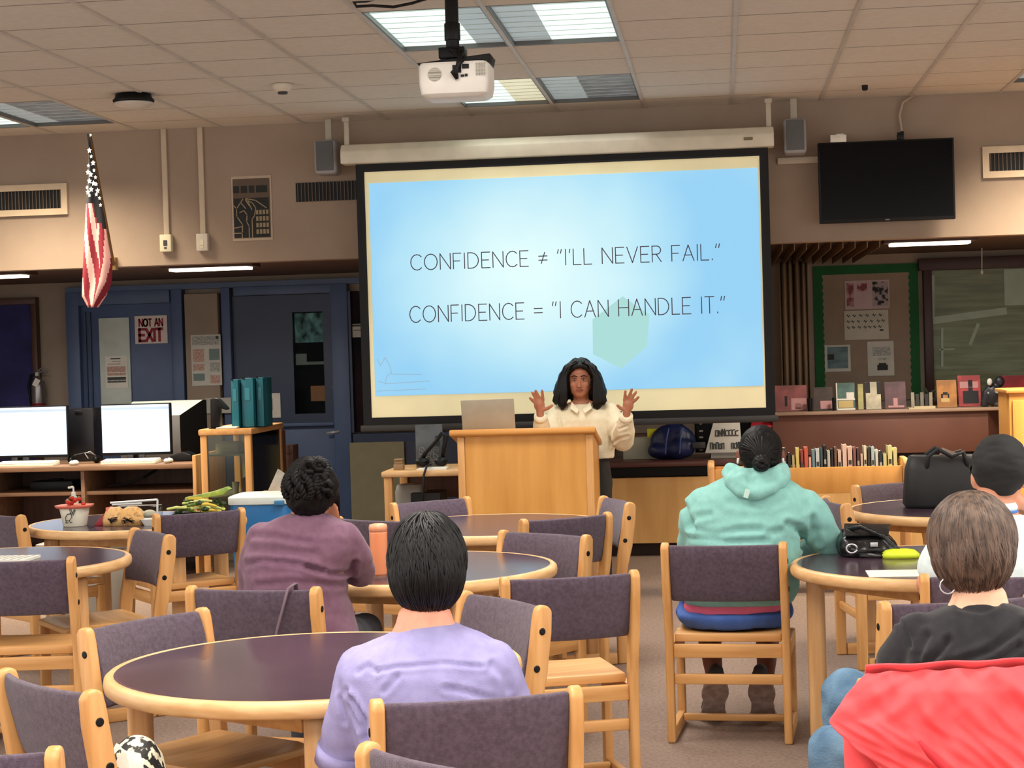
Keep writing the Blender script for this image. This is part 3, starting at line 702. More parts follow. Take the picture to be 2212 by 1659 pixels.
sheet('notice', 227, 770, 277, 838, YB-.072, [PAPER, DKINK, REDINK, GREYINK], [(.25, .9, .7, .94, 1), (.3, .82, .7, .85, 3), (.1, .74, .7, .77, 2), (.08, .5, .92, .68, 2), (.08, .4, .92, .48, 2), (.08, .18, .92, .35, 1), (.08, .22, .92, .26, 3)], 'white notice with orange bands taped in the blue door window', 'notice')
sheet('wall_chart', 412, 724, 480, 832, YB-.145, [mat('chart_paper', (206, 204, 196), .8), GREYINK, REDINK, DKINK, TEALINK], [(.04, .8, .95, .97, 1), (.84, .91, .93, .97, 3), (.05, .47, .43, .72, 2), (.6, .5, .95, .72, 4), (.05, .3, .43, .43, 2), (.62, .27, .95, .45, 1), (.05, .1, .43, .24, 4), (.62, .04, .95, .2, 2)], 'tall printed safety chart on the beige pillar between doors', 'poster')
sheet('notice', 442, 860, 500, 892, YB-.15, [PAPERG], [], 'small pale sheet low on the pillar behind the black hole punch', 'notice')
sheet('notice', 573, 850, 607, 902, YB-.062, [PAPER, GREYINK], [(.1, .3, .5, .8, 1)], 'small white sheet on blue door behind the teal binders', 'notice')
sheet('notice', 761, 700, 786, 728, YB-.07, [PAPERG, DKINK], [(.1, .5, .95, .56, 1), (0, .8, 1, .95, 1)], 'small white card on the dark window beside the screen', 'notice')
# ------------------------------------------------------------------ fire extinguisher
c = at(85, 872, YB-.1); ex = thing('fire_extinguisher', Vector((c.x, YB-.12, c.z-.05)), 'silver fire extinguisher with a white tag by the navy window', 'extinguisher')
f = M(); f.lathe([(.055, .0), (.06, .02), (.06, .2), (.05, .25), (.025, .28), (.022, .3)], 24); f.build('cylinder', mat('steel_body', (150, 150, 152), .3, .8), ex, smooth=True)
f = M(); f.lathe([(.0615, .0), (.0615, .055)], 24); f.build('label_band', mat('extinguisher_red', (120, 26, 36), .5), ex, smooth=True)
f = M(); f.box((.0, 0, .315), (.03, .04, .03)).tube([(-.0, 0, .325), (.05, -.0, .34), (.09, 0, .33)], .009, 8).tube([(0, 0, .34), (.05, 0, .375)], .009, 8); f.build('valve_handle', mat('handle_grey', (170, 170, 170), .35, .7), ex)
f = M(); f.tube([(-.01, -.0, .32), (-.06, 0, .31), (-.085, 0, .22), (-.075, 0, .1), (-.06, 0, .03)], .012, 8); f.build('hose', BLACK, ex, smooth=True)
f = M(); f.box((.01, -.064, .24), (.05, .002, .07), Matrix.Rotation(.5, 3, 'Y')); f.build('paper_tag', PAPER, ex)
M().box((0, .075, .15), (.05, .04, .2)).build('wall_hook', BLACK, ex)
# ------------------------------------------------------------------ bulletin board with papers
a = at(1756, 576, YB-.03); b = at(1990, 862, YB-.03); w, h = b.x-a.x, a.z-b.z
bb = thing('bulletin_board', Vector((a.x, YB-.001, b.z)), 'beige bulletin board with a dark green border', 'bulletin board')
M().box((w/2, -.01, h/2), (w, .02, h)).build('board', mat('board_taupe', (150, 132, 114), .9), bb)
f = M(); bw = .075
f.box((bw/2, -.022, h/2), (bw, .004, h)).box((w-bw/2, -.022, h/2), (bw, .004, h)).box((w/2, -.022, h-bw/2), (w-2*bw, .0039, bw))
for k in range(18): f.box((bw, -.0219, .04+k*(h-.1)/18), (.014, .0038, .03)).box((w-bw, -.0219, .04+k*(h-.1)/18), (.014, .0038, .03))
f.build('border_strip', mat('border_green', (18, 92, 42), .8), bb)
YP = YB-.026
PINKK = mat('print_maroon', (120, 62, 66), .8, c2=(190, 150, 150), nscale=(14, 3, 14), contrast=(.42, .58))
BLKK = mat('print_black', (34, 36, 38), .8, c2=(160, 150, 150), nscale=(22, 3, 22), contrast=(.45, .55))
sheet('pinned_paper', 1824, 607, 1922, 666, YP, [mat('paper_pinkish', (190, 168, 168), .8), PINKK, BLKK], [(.04, .1, .2, .92, 1), (.28, .62, .5, .9, 1), (.62, .1, .97, .94, 2)], 'pink and black picture pinned highest on the bulletin board', 'paper', 'papers on the bulletin board')
rr = random.Random(5); ln = []
for row in range(3):
    u = .06
    while u < .9:
        v = .82-row*.2; ln.append((1, [(u, v), (u+.02, v+.05), (u+.04, v-.03), (u+.07, v+.03)])); u += .1+rr.random()*.06
sheet('pinned_paper', 1823, 672, 1920, 732, YP, [mat('paper_aged', (196, 192, 176), .8), DKINK], [(.8, .28, .88, .34, 1)], 'white hand-lettered sheet pinned in the middle of the board', 'paper', 'papers on the bulletin board', ln, .005)
sheet('pinned_paper', 1781, 746, 1838, 802, YP, [mat('paper_edge', (206, 206, 196), .8), mat('print_seaside', (120, 146, 150), .8, c2=(80, 100, 106), nscale=(4, 3, 18)), BLACK], [(.1, .12, .9, .93, 1), (.1, .45, .36, .66, 2)], 'square blue-grey picture pinned low left on the board', 'paper', 'papers on the bulletin board')
sheet('pinned_paper', 1873, 738, 1932, 811, YP, [mat('paper_flyer', (204, 202, 190), .8), GREYINK, BLACK], [(.2, .58, .87, .84, 1), (.4, .45, .72, .52, 1), (.36, .16, .76, .32, 2), (.42, .3, .7, .37, 2)], 'white flyer with a black blot pinned low right on the board', 'paper', 'papers on the bulletin board')
# ------------------------------------------------------------------ curtain
a = at(1682, 556, 15.7); b = at(1752, 850, 15.7); f = M(); n = 60
vs = []
for j in range(2):
    for k in range(n+1):
        s = k/n; vs.append((a.x+(b.x-a.x)*s, 15.7+.045*sin(s*2*pi*4.5)+.02*sin(s*17), 2.30 if j else .8))
f.v = [Vector(v) for v in vs]; f.f = [[k, k+1, n+1+k+1, n+1+k] for k in range(n)]; f.m = [0]*n
o = f.build('curtain', mat('curtain_taupe', (158, 132, 104), .85, c2=(140, 116, 92), nscale=(40, 40, 2)), smooth=True, origin=(a.x, 15.7, .8)); sm = o.modifiers.new('s', 'SOLIDIFY'); sm.thickness = .006
tag(o, 'gathered taupe curtain hanging between screen and bulletin board', 'curtain')

# ================================================================== computer desk
zd = .855; Yf = 13.35
xl = -6.4; xr = at(424, 1000, Yf).x
DESKW = mat('desk_walnut', (142, 108, 82), .5, c2=(118, 88, 66), nscale=(3, 26, 26))
DESKD = mat('desk_walnut_dark', (92, 60, 44), .6, c2=(76, 48, 36), nscale=(26, 26, 3))
dk = thing('computer_desk', ((xl+xr)/2, Yf+.4, 0), 'long brown computer desk with open shelves along the left', 'desk')
cx = (xl+xr)/2
M().box((0, 0, zd-.02), (xr-xl-.06, .8, .04)).build('worktop', DESKW, dk, bevel=.012)
for z in (.655, .2): M().box((0, .05, z-.015), (xr-xl-.1, .7, .03)).build('shelf', DESKW, dk, bevel=.008)
for x in (xl-cx+.015, xr-cx-.015): M().box((x, 0, (zd+.06)/2), (.03, .82, zd+.06)).build('side_panel', WOOD_V, dk, bevel=.008)
for px in (172, -40): M().box((at(px, 1030, Yf).x-cx, .02, (zd-.04+.2)/2), (.03, .72, zd-.24)).build('divider', DESKW, dk, bevel=.004)
M().box((0, .39, .43), (xr-xl-.1, .02, .8)).build('back_panel', DESKD, dk)
# monitors
SCR = mat('monitor_glow', (190, 215, 255), .3, emit=.8, ecol=(206, 226, 255), c2=(170, 200, 250), nscale=(1.2, 1.2, 1.2))
SCRB = mat('monitor_bar', (150, 170, 205), .3, emit=.6, ecol=(186, 204, 236))
def monitor(px0, py0, px1, py1, label, Y=13.62):
    a = at(px0, py0, Y); b = at(px1, py1, Y); w, h = b.x-a.x, a.z-b.z
    t = thing('computer_monitor', ((a.x+b.x)/2, Y, zd), label, 'monitor', 'computer monitors on the long desk'); z0 = b.z-zd
    M().box((0, .02, z0+h/2), (w, .045, h)).build('casing', BLACK, t, bevel=.006)
    M().box((0, -.004, z0+h/2+.006), (w-.022, .004, h-.03)).build('display', SCR, t)
    M().box((0, -.0065, z0+h-.035), (w-.022, .002, .018)).build('menu_bar', SCRB, t)
    f = M(); f.box((0, .06, (z0+h*.5)/2+.01), (.09, .03, z0+h*.5-.02)).box((-.05, .0, .03), (.05, .01, .06)).box((.04, 0, .03), (.05, .01, .06)); f.build('neck', DKGREY, t, bevel=.004)
    M().box((0, .05, .006), (.26, .2, .012)).build('foot', BLACK, t, bevel=.005)
monitor(-62, 881, 149, 987, 'glowing computer monitor cut by the left photo edge')
monitor(216, 874, 371, 981, 'glowing computer monitor beside the black box on the desk')
# tall black box and open carrel between and behind
a = at(158, 882, 14.0); b = at(214, 1000, 14.0); f = M(); f.box((0, 0, (a.z-zd)/2), (b.x-a.x, .2, a.z-zd)).box((-.02, -.102, (a.z-zd)*.93), (.06, .005, .03)); tag(f.build('computer_tower', mat('black_case', (14, 14, 22), .4), loc=Vector(((a.x+b.x)/2, 14.0, zd)), bevel=.006), 'black computer tower standing between the two glowing monitors', 'computer')
f = M(); q = lambda px, py, Y: at(px, py, Y)
cp = thing('printer', (at(350, 940, 14.05).x, 14.05, zd), 'large printer with pale lid and black side behind right monitor', 'printer'); o0 = cp.location.copy()
xa, xb = at(262, 900, 14.05).x-o0.x, at(392, 900, 14.05).x-o0.x; xt = at(422, 868, 14.05).x-o0.x; zt_, zm = at(400, 866, 14.05).z-zd, at(380, 897, 14.05).z-zd
M().hexa([(xa, -.05, 0), (xb, -.05, 0), (xb, .02, 0), (xa, .02, 0)], [(xa, -.05, zm), (xb, -.05, zm), (xb, .02, zm), (xa, .02, zm)]).build('body', mat('printer_grey', (120, 118, 116), .5), cp, bevel=.004)
M().hexa([(xa, -.05, zm+.001), (xb, -.05, zm+.001), (xb, .02, zm+.001), (xa, .02, zm+.001)], [(xa+.03, .2, zt_), (xt, .2, zt_), (xt, .25, zt_), (xa+.03, .25, zt_)]).build('lid', mat('printer_lid', (216, 218, 200), .5), cp)
zb1, zb2 = at(395, 940, 14.05).z-zd, at(427, 968, 14.05).z-zd
M().hexa([(xb+.003, -.05, zb1-.1), (xb+.003, -.05, zm), (xb+.003, .02, zm), (xb+.003, .02, 0)], [(xt+.01, .2, .0), (xt+.004, .2, zt_), (xt+.02, .24, zt_), (xt+.02, .24, .0)]).build('side_panel', BLACK, cp)
def keyboard(px0, px1, py, label):
    a = at(px0, py, Yf+.12); b = at(px1, py, Yf+.12); w = b.x-a.x
    t = thing('keyboard', ((a.x+b.x)/2, Yf+.12, zd), label, 'keyboard', 'keyboards on the long desk')
    M().hexa([(-w/2, -.075, 0), (w/2, -.075, 0), (w/2, .075, 0), (-w/2, .075, 0)], [(-w/2, -.075, .016), (w/2, -.075, .016), (w/2, .075, .032), (-w/2, .075, .032)]).build('tray', mat('keyboard_cream', (232, 226, 200), .5), t, bevel=.003)
    f = M()
    for r in range(5):
        for k in range(15): f.box((-w/2+w*(k+.5)/15, -.055+r*.027, .02+r*.0028+.004), (w/15-.004, .022, .006))
    f.build('key_rows', PAPER, t)
keyboard(0, 122, 1004, 'cream keyboard before the left-edge monitor')
keyboard(224, 342, 1000, 'cream keyboard before the monitor nearer the glass case')
def mouse(px, py, label):
    c = at(px, py, Yf+.1); t = thing('computer_mouse', Vector((c.x, Yf+.1, zd)), label, 'mouse', 'mice on the long desk')
    M().ell((0, 0, .018), (.034, .055, .022), 16, 10).build('shell', mat('mouse_white', (226, 222, 208), .4), t, smooth=True)
    M().box((0, -.03, .0395), (.006, .03, .002)).build('button_seam', DKGREY, t)
mouse(160, 1000, 'white computer mouse between the two keyboards'); mouse(364, 998, 'white computer mouse at the right end of the desk')
# black headset heap and gadget
c = at(180, 992, Yf+.3); t = thing('headset', Vector((c.x, Yf+.32, zd)), 'black headset lying between the keyboards', 'headset')
f = M(); f.tube([(-.1, 0, .03), (-.08, .02, .06), (0, .04, .075), (.08, .02, .06), (.1, 0, .03)], .01, 8); f.build('headband', BLACK, t, smooth=True)
for s in (-1, 1): M().ell((.1*s, 0, .03), (.03, .045, .03)).build('ear_cup', BLACK, t, smooth=True)
f = M(); f.tube([(.1, 0, .05), (.06, -.03, .09), (.02, -.04, .08), (.05, -.05, .04)], .005, 6); f.build('boom', CHROME, t, smooth=True)
c = at(398, 990, Yf+.3); f = M(); f.prism([(-.09, 0), (.1, 0), (.09, .05), (.03, .075), (-.07, .05)], 'y', -.06, .1); tag(f.build('cable_box', BLACK, loc=Vector((c.x-.02, Yf+.3, zd)), bevel=.01), 'black angular gadget right of the mouse on the desk', 'gadget')
# things on the shelf under the desk
c = at(105, 1045, Yf+.2); f = M(); f.box((0, 0, .035), (.34, .2, .07)).box((0, 0, .0775), (.1, .1, .012)); tag(f.build('desktop_unit', BLACK, loc=Vector((c.x, Yf+.35, .656)), bevel=.006), 'black flat computer unit on the shelf under the desk', 'computer')
f = M(); f.tube([at(235, 1050, Yf+.2), at(270, 1046, Yf+.2), at(310, 1032, Yf+.2), at(345, 1010, Yf+.3)], .012, 8); tag(f.build('cable', BLACK, origin=at(270, 1046, Yf+.2)), 'thick black cable sagging under the computer desk', 'cable')

# ================================================================== glass display case
x0, x1 = at(431, 925, 12.9).x, at(541, 922, 12.9).x; zc = 1.12; Dp = .95; w = x1-x0
dc = thing('display_case', ((x0+x1)/2, 12.9, 0), 'wood-framed glass display case beside the blue door', 'display case')
T = .05
for sx in (-w/2+T/2, w/2-T/2):
    for y in (T/2, Dp-T/2): M().box((sx, y, zc/2-.02), (T, T, zc-.04)).build('corner_post', WOOD_V, dc, bevel=.008)
M().box((0, Dp/2, zc-.02), (w+.02, Dp+.02, .045)).build('top', WOOD_Y, dc, bevel=.01)
M().box((0, Dp/2, .3), (w-.11, Dp-.02, .04)).build('base_panel', WOOD_Y, dc)
f = M(); f.box((0, .012, .6), (w-2*T, .006, .95)); f.build('front_glass', glass_mat('case_glass', (215, 218, 205), .08, 1.45), dc)
f = M(); f.box((w/2-.012, Dp/2, .6), (.006, Dp-2*T, .95)); f.build('side_glass', glass_mat('case_glass', (200, 205, 190)), dc)
for z in (.93, .62): M().box((0, Dp/2, z), (w-.04, Dp-.1, .012)).build('glass_shelf', mat('shelf_glass', (160, 164, 146), .2), dc)
f = M(); f.box((0, Dp-.02, .6), (w-2*T, .01, .95)); f.build('back_panel', mat('case_back', (176, 166, 134), .6), dc)
for (dx, z, sx, sz, c, lb) in ((-.06, .936, .17, .07, (186, 180, 150), 'cream box lying on the upper glass case shelf'), (-.03, .626, .05, .09, (190, 186, 170), 'small pale cup on the lower glass case shelf'), (.09, .626, .1, .12, (120, 82, 50), 'brown wooden block on the lower glass case shelf')):
    nm = 'cup' if 'cup' in lb else ('box' if 'box' in lb else 'block')
    f = M()
    if nm == 'cup': f.lathe([(.02, 0), (.028, .09), (.025, .09), (.018, .01)], 16)
    else: f.box((0, 0, sz/2), (sx, .2, sz)).box((0, -.0, sz+.004), (sx*.8, .16, .008))
    tag(f.build(nm, mat('case_'+nm, c, .6), loc=Vector((dc.location.x+dx, 13.25, z+.0005)), bevel=.003), lb, nm)
# teal file boxes and hole punch on the case
TEAL = mat('teal_file', (14, 108, 126), .4, c2=(10, 90, 108), nscale=(20, 20, 3))
for i, (px0, px1, py0, dy, lb) in enumerate(((499, 519, 820, 0, 'teal magazine file on the glass case, leftmost of the three'), (521, 551, 817, .03, 'teal magazine file on the glass case, middle of the three'), (553, 573, 815, .08, 'teal magazine file on the glass case, rightmost of the three'))):
    Y = 13.0+dy; a = at(px0, py0, Y); b = at(px1, 905, Y); w2, hh = b.x-a.x, a.z-zc-.004
    t = thing('magazine_file', ((a.x+b.x)/2, Y, zc+.003), lb, 'file box', 'teal files on the display case')
    f = M(); f.box((0, .1, .004), (w2, .24, .008)).box((-w2/2+.003, .1, hh/2), (.006, .24, hh)).box((w2/2-.003, .1, hh/2), (.006, .24, hh)).box((0, -.016, hh/2), (w2, .008, hh)).box((0, .216, hh*.45), (w2, .008, hh*.9)); f.build('shell', TEAL, t, bevel=.002)
    M().box((-w2*.3, -.021, hh+.003), (w2*.25, .012, .012)).build('clip', BLACK, t)
    M().box((0, -.022, hh*.68), (w2*.4, .003, hh*.25)).build('label_slot', mat('teal_label', (40, 130, 148), .4), t)
    f = M().box((0, .095, hh*.48), (w2-.02, .19, hh*.9)); f.build('papers', DKINK, t)
c = at(467, 905, 13.0); t = thing('hole_punch', Vector((c.x, 12.99, zc+.003)), 'tall black desk punch at the left of the glass case', 'punch')
f = M(); f.prism([(-.035, 0), (.035, 0), (.035, .15), (.09, .13), (.095, .145), (.03, .215), (-.0, .225), (-.03, .215)], 'y', -.03, .05); f.build('body', BLACK, t, bevel=.008)
M().box((0, .01, .003), (.08, .12, .006)).build('base', BLACK, t)
f = M(); f.box((0, 0, .006), (.15, .2, .008)).box((.01, .02, .0125), (.13, .18, .004)); tag(f.build('paper_stack', PAPER, loc=Vector((at(492, 908, 12.95).x, 13.0, zc+.003))), 'small stack of white paper on the glass case', 'paper')
# things stacked right of the case
for (px0, py0, px1, py1, c, lb) in ((598, 930, 612, 990, (120, 76, 48), 'narrow brown box standing right of the glass case'), (604, 965, 622, 1030, (92, 60, 48), 'dark brown box leaning below the narrow brown box')):
    a = at(px0, py0, 14.6); b = at(px1, py1, 14.6); hh = a.z; t = M().box((0, 0, hh/2), (b.x-a.x, .2, hh)).box((0, -.101, hh-.06), ((b.x-a.x)*.8, .004, .03)); tag(t.build('storage_box', mat('box_'+str(px0), c, .7), loc=Vector(((a.x+b.x)/2, 14.6+(.3 if px0 > 600 else 0), 0)), bevel=.004), lb, 'box')
# blue bin with white lid beyond the food table
zbn = at(560, 1066, 11.2); xa, xb = at(508, 1070, 11.2).x, at(640, 1070, 11.2).x
t = thing('cooler', ((xa+xb)/2, 11.2, 0), 'blue cooler with a white lid behind the food table', 'cooler'); w = xb-xa; zt_ = zbn.z
f = M(); f.loft([(0, 0, .0, w/2-.04, .15), (0, 0, .03, w/2-.02, .17), (0, 0, zt_-.055, w/2, .19)], 32, 6); f.build('tub', mat('cooler_blue', (20, 108, 172), .4), t, smooth=False, bevel=.004)
f = M(); f.loft([(0, 0, zt_-.054, w/2+.012, .2), (0, 0, zt_-.01, w/2+.012, .2), (0, 0, zt_, w/2-.01, .18)], 32, 6); f.build('lid', mat('cooler_lid', (226, 236, 232), .4), t, bevel=.004)
M().box((w/2-.06, -.2, zt_-.045), (.06, .03, .03)).build('latch', mat('latch_blue', (60, 130, 180), .4), t, bevel=.006)
# propped paper sheet behind the cooler (a folder standing on a stool)
a = at(600, 1014, 11.7); t = thing('stool', (at(606, 1060, 11.75).x, 11.75, 0), 'low wooden stool behind the cooler carrying a propped page', 'stool')
SZ = at(577, 1064, 11.72).z
M().box((0, 0, SZ-.015), (.3, .3, .03)).build('seat', WOOD_Y, t, bevel=.006)
for sx in (-1, 1):
    for sy in (-1, 1): M().box((.12*sx, .12*sy, (SZ-.03)/2), (.035, .035, SZ-.03)).build('leg', WOOD_V, t)
f = M(); p = [at(*q_, 11.72) for q_ in ((577, 1064), (600, 1013), (627, 1031), (612, 1064))]; c = p[0]
f.add([v for v in p]+[v+Vector((0, .01, 0)) for v in p], [(0, 1, 2, 3), (7, 6, 5, 4), (0, 4, 5, 1), (1, 5, 6, 2), (2, 6, 7, 3), (3, 7, 4, 0)])
tag(f.build('picture_page', mat('page_grey', (200, 200, 190), .8, c2=(170, 170, 162), nscale=(12, 3, 12)), origin=c), 'tilted grey page propped up behind the braided woman', 'paper')
# ================================================================== lectern and the desk area behind it
LW = mat('lectern_maple', (216, 158, 82), .4, c2=(198, 138, 64), nscale=(9, 9, 1.1), spec=.4)
LWE = mat('lectern_edge', (222, 160, 88), .4, c2=(206, 142, 72), nscale=(2, 20, 20), spec=.4)
YL = 11.2
xa, xb = at(988, 950, YL).x, at(1281, 950, YL).x; ztf = at(1120, 938, YL).z
lc = thing('lectern', ((xa+xb)/2, YL, 0), 'broad maple lectern carrying an open laptop, before the screen', 'lectern'); w = xb-xa
ZF, ZK = ztf, ztf-.105
D = .5
for s in (-1, 1):
    f = M(); f.prism([(0, 0), (D, 0), (D, ZK-.002), (0, ZF-.002)], 'x', s*w/2-(.03 if s > 0 else 0), s*w/2+(0 if s > 0 else .03)); f.build('side_panel', LW, lc, bevel=.004)
for s in (-1, 1): M().box((s*(w/2-.022), -.006, ZF/2-.004), (.044, .012, ZF-.014)).build('corner_strip', WOOD_V, lc, bevel=.003)
M().box((0, .012, ZF/2-.003), (w-.09, .02, ZF-.012)).build('front_panel', LW, lc)
M().box((0, .28, .8), (w-.07, .4, .02)).build('shelf', LW, lc)
f = M(); f.hexa([(-w/2-.045, -.05, ZF), (w/2+.02, -.05, ZF), (w/2+.02, D+.03, ZK-.006), (-w/2-.045, D+.03, ZK-.006)], [(-w/2-.045, -.05, ZF+.04), (w/2+.02, -.05, ZF+.04), (w/2+.02, D+.03, ZK+.034), (-w/2-.045, D+.03, ZK+.034)])
top = f.build('top', LWE, lc, bevel=.012)
# open laptop seen from behind
lt = thing('laptop', (at(1056, 920, YL+.2).x, YL+.24, ZF-.012), 'open silver laptop on the lectern, its back to the room', 'laptop')
a = at(997, 865, YL+.2); b = at(1113, 921, YL+.2); lw_ = b.x-a.x; zt_ = a.z-lt.location.z
M().hexa([(-lw_/2, -.03, .005), (lw_/2, -.03, .005), (lw_/2, -.02, .005), (-lw_/2, -.02, .005)], [(-lw_/2, -.09, zt_), (lw_/2, -.09, zt_+.004), (lw_/2, -.084, zt_+.004), (-lw_/2, -.084, zt_)]).build('lid', mat('laptop_silver', (172, 164, 146), .4, .2), lt, bevel=.002)
M().hexa([(-lw_/2, -.02, .002), (lw_/2, -.02, .002), (lw_/2, .16, -.034), (-lw_/2, .16, -.034)], [(-lw_/2, -.02, .014), (lw_/2, -.02, .014), (lw_/2, .16, -.022), (-lw_/2, .16, -.022)]).build('base', mat('laptop_base', (150, 146, 136), .4, .3), lt)
# side desk left of the lectern
Yd = 12.0; a = at(823, 1023, Yd); xr_ = at(1010, 1023, Yd).x; zdk = a.z+.012
sd = thing('side_desk', ((a.x+xr_)/2, Yd, 0), 'small wooden desk left of the lectern with cluttered top', 'desk'); w = xr_-a.x
M().box((0, .35, zdk-.02), (w, .7, .04)).build('top', EDGE, sd, bevel=.012)
for s in (-1, 1):
    for y in (.05, .65): M().box((s*(w/2-.04), y, (zdk-.04)/2), (.055, .055, zdk-.04)).build('leg', WOOD_V, sd, bevel=.006)
M().box((0, .66, zdk-.14), (w-.14, .02, .18)).build('back_rail', DESKD, sd)
# black backed monitor/poster and clutter on it
a = at(897, 918, Yd+.35); b = at(958, 1000, Yd+.35)
t = thing('framed_picture', ((a.x+b.x)/2, Yd+.35, zdk), 'dark picture of a swirled silver shape standing on side desk', 'picture'); w2, h2 = b.x-a.x, a.z-zdk
M().box((0, 0, h2/2), (w2, .02, h2)).build('frame', mat('picture_grey', (44, 48, 54), .35, c2=(84, 90, 96), nscale=(5, 5, 7), contrast=(.45, .7)), t, bevel=.003)
f = M(); rr = random.Random(11)
for k in range(26):
    u, v = rr.uniform(-.33, .3), rr.uniform(.08, .5)
    if (u*1.6)**2+((v-.28)*2.4)**2 > .34: continue
    c0 = Vector((u*w2, -.012, v*h2)); R_ = rr.uniform(.008, .02); st = rr.uniform(0, 300)
    f.ribbon([c0+Vector((R_*cos(radians(st+q*35)), 0, R_*sin(radians(st+q*35)))) for q in range(7)], .004, TOCAM, .001)
f.build('silver_swirl', mat('silver_ink', (150, 152, 150), .5), t)
M().box((w2/2-.035, -.012, h2*.62), (.03, .004, .07)).build('dark_bottle_print', mat('print_bottle', (20, 40, 42), .5), t)
c = at(862, 1000, Yd+.15); f = M(); f.box((0, 0, .02), (.065, .07, .04)).box((0, 0, .0505), (.055, .06, .02)).box((0, -.0, .0685), (.06, .065, .012)); tag(f.build('tape_dispenser', [mat('tan_block', (150, 122, 86), .5)], loc=Vector((c.x, Yd+.15, zdk)), bevel=.004), 'small tan and black block at left end of side desk', 'block')
c = at(935, 1005, Yd+.12); f = M(); f.box((0, 0, .004), (.2, .14, .008)).box((.02, .01, .011), (.16, .12, .005)); tag(f.build('paper_stack', PAPER, loc=Vector((c.x, Yd+.12, zdk))), 'loose white papers on the side desk before dark picture', 'paper')
c = at(930, 990, Yd+.2); t = thing('headphones', Vector((c.x, Yd+.22, zdk+.015)), 'black headphones and cord heaped on the side desk papers', 'headphones')
f = M(); f.ell((-.06, 0, .03), (.05, .04, .032)).ell((.07, -.01, .03), (.045, .04, .034)); f.build('ear_cups', BLACK, t, smooth=True)
f = M(); f.tube([(-.06, 0, .05), (-.03, 0, .1), (.03, 0, .16), (.08, .0, .22), (.11, 0, .2), (.09, 0, .12), (.08, 0, .05)], .014, 8); f.build('headband', BLACK, t, smooth=True)
f = M(); f.tube([(0, -.02, .01), (-.0, -.2, .012-.0), (-.01, -.26, -.04), (-.02, -.265, -.2), (-.025, -.265, -.45), (-.02, -.26, -.6)], .008, 8); f.build('cord', BLACK, t, smooth=True)
# things under the side desk
a = at(870, 1046, Yd+.3); b = at(908, 1100, Yd+.3); f = M(); f.loft([(0, 0, 0, .08, .08), (0, 0, .02, .09, .09), (0, 0, a.z-.05, .105, .1), (0, 0, a.z, .09, .09)], 24, 4); tag(f.build('waste_bin', mat('bin_grey', (140, 142, 138), .5), loc=Vector(((a.x+b.x)/2, Yd+.3, 0)), bevel=.003), 'pale grey bin under the side desk', 'bin')
a = at(925, 1062, Yd+.25); f = M(); f.box((0, 0, a.z/2), (.2, .3, a.z)).box((.0, -.151, a.z*.75), (.14, .006, .08)); tag(f.build('computer_tower', BLACK, loc=Vector((a.x, Yd+.28, 0)), bevel=.006), 'black computer tower on the floor under the side desk', 'computer')

# ================================================================== service counter
Yc = 14.2; zc_ = .735; x0 = at(1180, 990, Yc).x; x1 = at(1660, 985, Yc).x
CW = mat('counter_maple', (222, 178, 116), .45, c2=(198, 150, 88), nscale=(5, 5, .8), detail=6)
CT = mat('counter_top_red', (92, 54, 48), .35, c2=(80, 46, 42), nscale=(4, 4, 4))
sc_ = thing('service_counter', ((x0+x1)/2, Yc, 0), 'low wood-fronted service counter behind the presenter', 'counter'); w = x1-x0
M().box((0, .4, zc_-.02), (w, .86, .04)).build('worktop', CT, sc_, bevel=.006)
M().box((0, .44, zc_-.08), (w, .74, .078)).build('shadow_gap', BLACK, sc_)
M().box((0, .4, (zc_-.13+.1)/2+.005), (w, .78, zc_-.23)).build('front_panel', CW, sc_)
M().box((0, .46, .05), (w-.04, .7, .1)).build('plinth', mat('plinth_dark', (52, 34, 30), .7), sc_)
# taller counter with book display
Yt = 14.35; xa, xb = at(1668, 890, Yt).x, at(2135, 884, Yt).x; ztc = at(1900, 886, Yt).z
tc_ = thing('display_counter', ((xa+xb)/2, Yt, 0), 'tall reddish-brown counter with a row of display books', 'counter'); w = xb-xa
TALLM = mat('counter_brown', (112, 72, 58), .5, c2=(102, 64, 52), nscale=(3, 3, 3))
zg = at(1900, 980, Yt).z
M().box((0, .35, (ztc+zg)/2-.012), (w, .7, ztc-zg-.024)).build('upper_panel', TALLM, tc_, bevel=.006)
M().hexa([(w/2, 0, zg), (w/2, .7, zg), (w/2+.16, .7, zg), (w/2+.16, .25, zg)], [(w/2, 0, ztc-.026), (w/2, .7, ztc-.026), (w/2+.16, .7, ztc-.026), (w/2+.16, .25, ztc-.026)]).build('return_panel', TALLM, tc_)
M().box((.08, .35, ztc-.012), (w+.18, .76, .023)).build('top', mat('counter_ledge', (170, 140, 118), .4), tc_, bevel=.004)
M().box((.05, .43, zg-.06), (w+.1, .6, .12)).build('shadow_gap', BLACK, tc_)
M().box((.05, .4, (zg-.121)/2), (w+.1, .66, zg-.122)).build('lower_panel', CW, tc_)
# orange cabinet at the right edge
Yo = 12.95; a = at(2176, 850, Yo)
oc = thing('cabinet', (a.x+.4, Yo, 0), 'orange maple cabinet cut by the right photo edge', 'cabinet'); hc = a.z
M().box((0, .25, hc/2), (.78, .5, hc)).build('carcass', LW, oc, bevel=.006)
M().box((0, .25, hc+.0125), (.82, .54, .025)).build('top', LWE, oc, bevel=.006)
for s in (-1, 1): M().box((s*.19, -.012, hc*.5), (.36, .022, hc-.1)).build('door', LW, oc, bevel=.004)
for s in (-1, 1): M().tube([(s*.03, -.05, hc*.55), (s*.03, -.05, hc*.68)], .006, 8).build('handle', BRASS, oc)
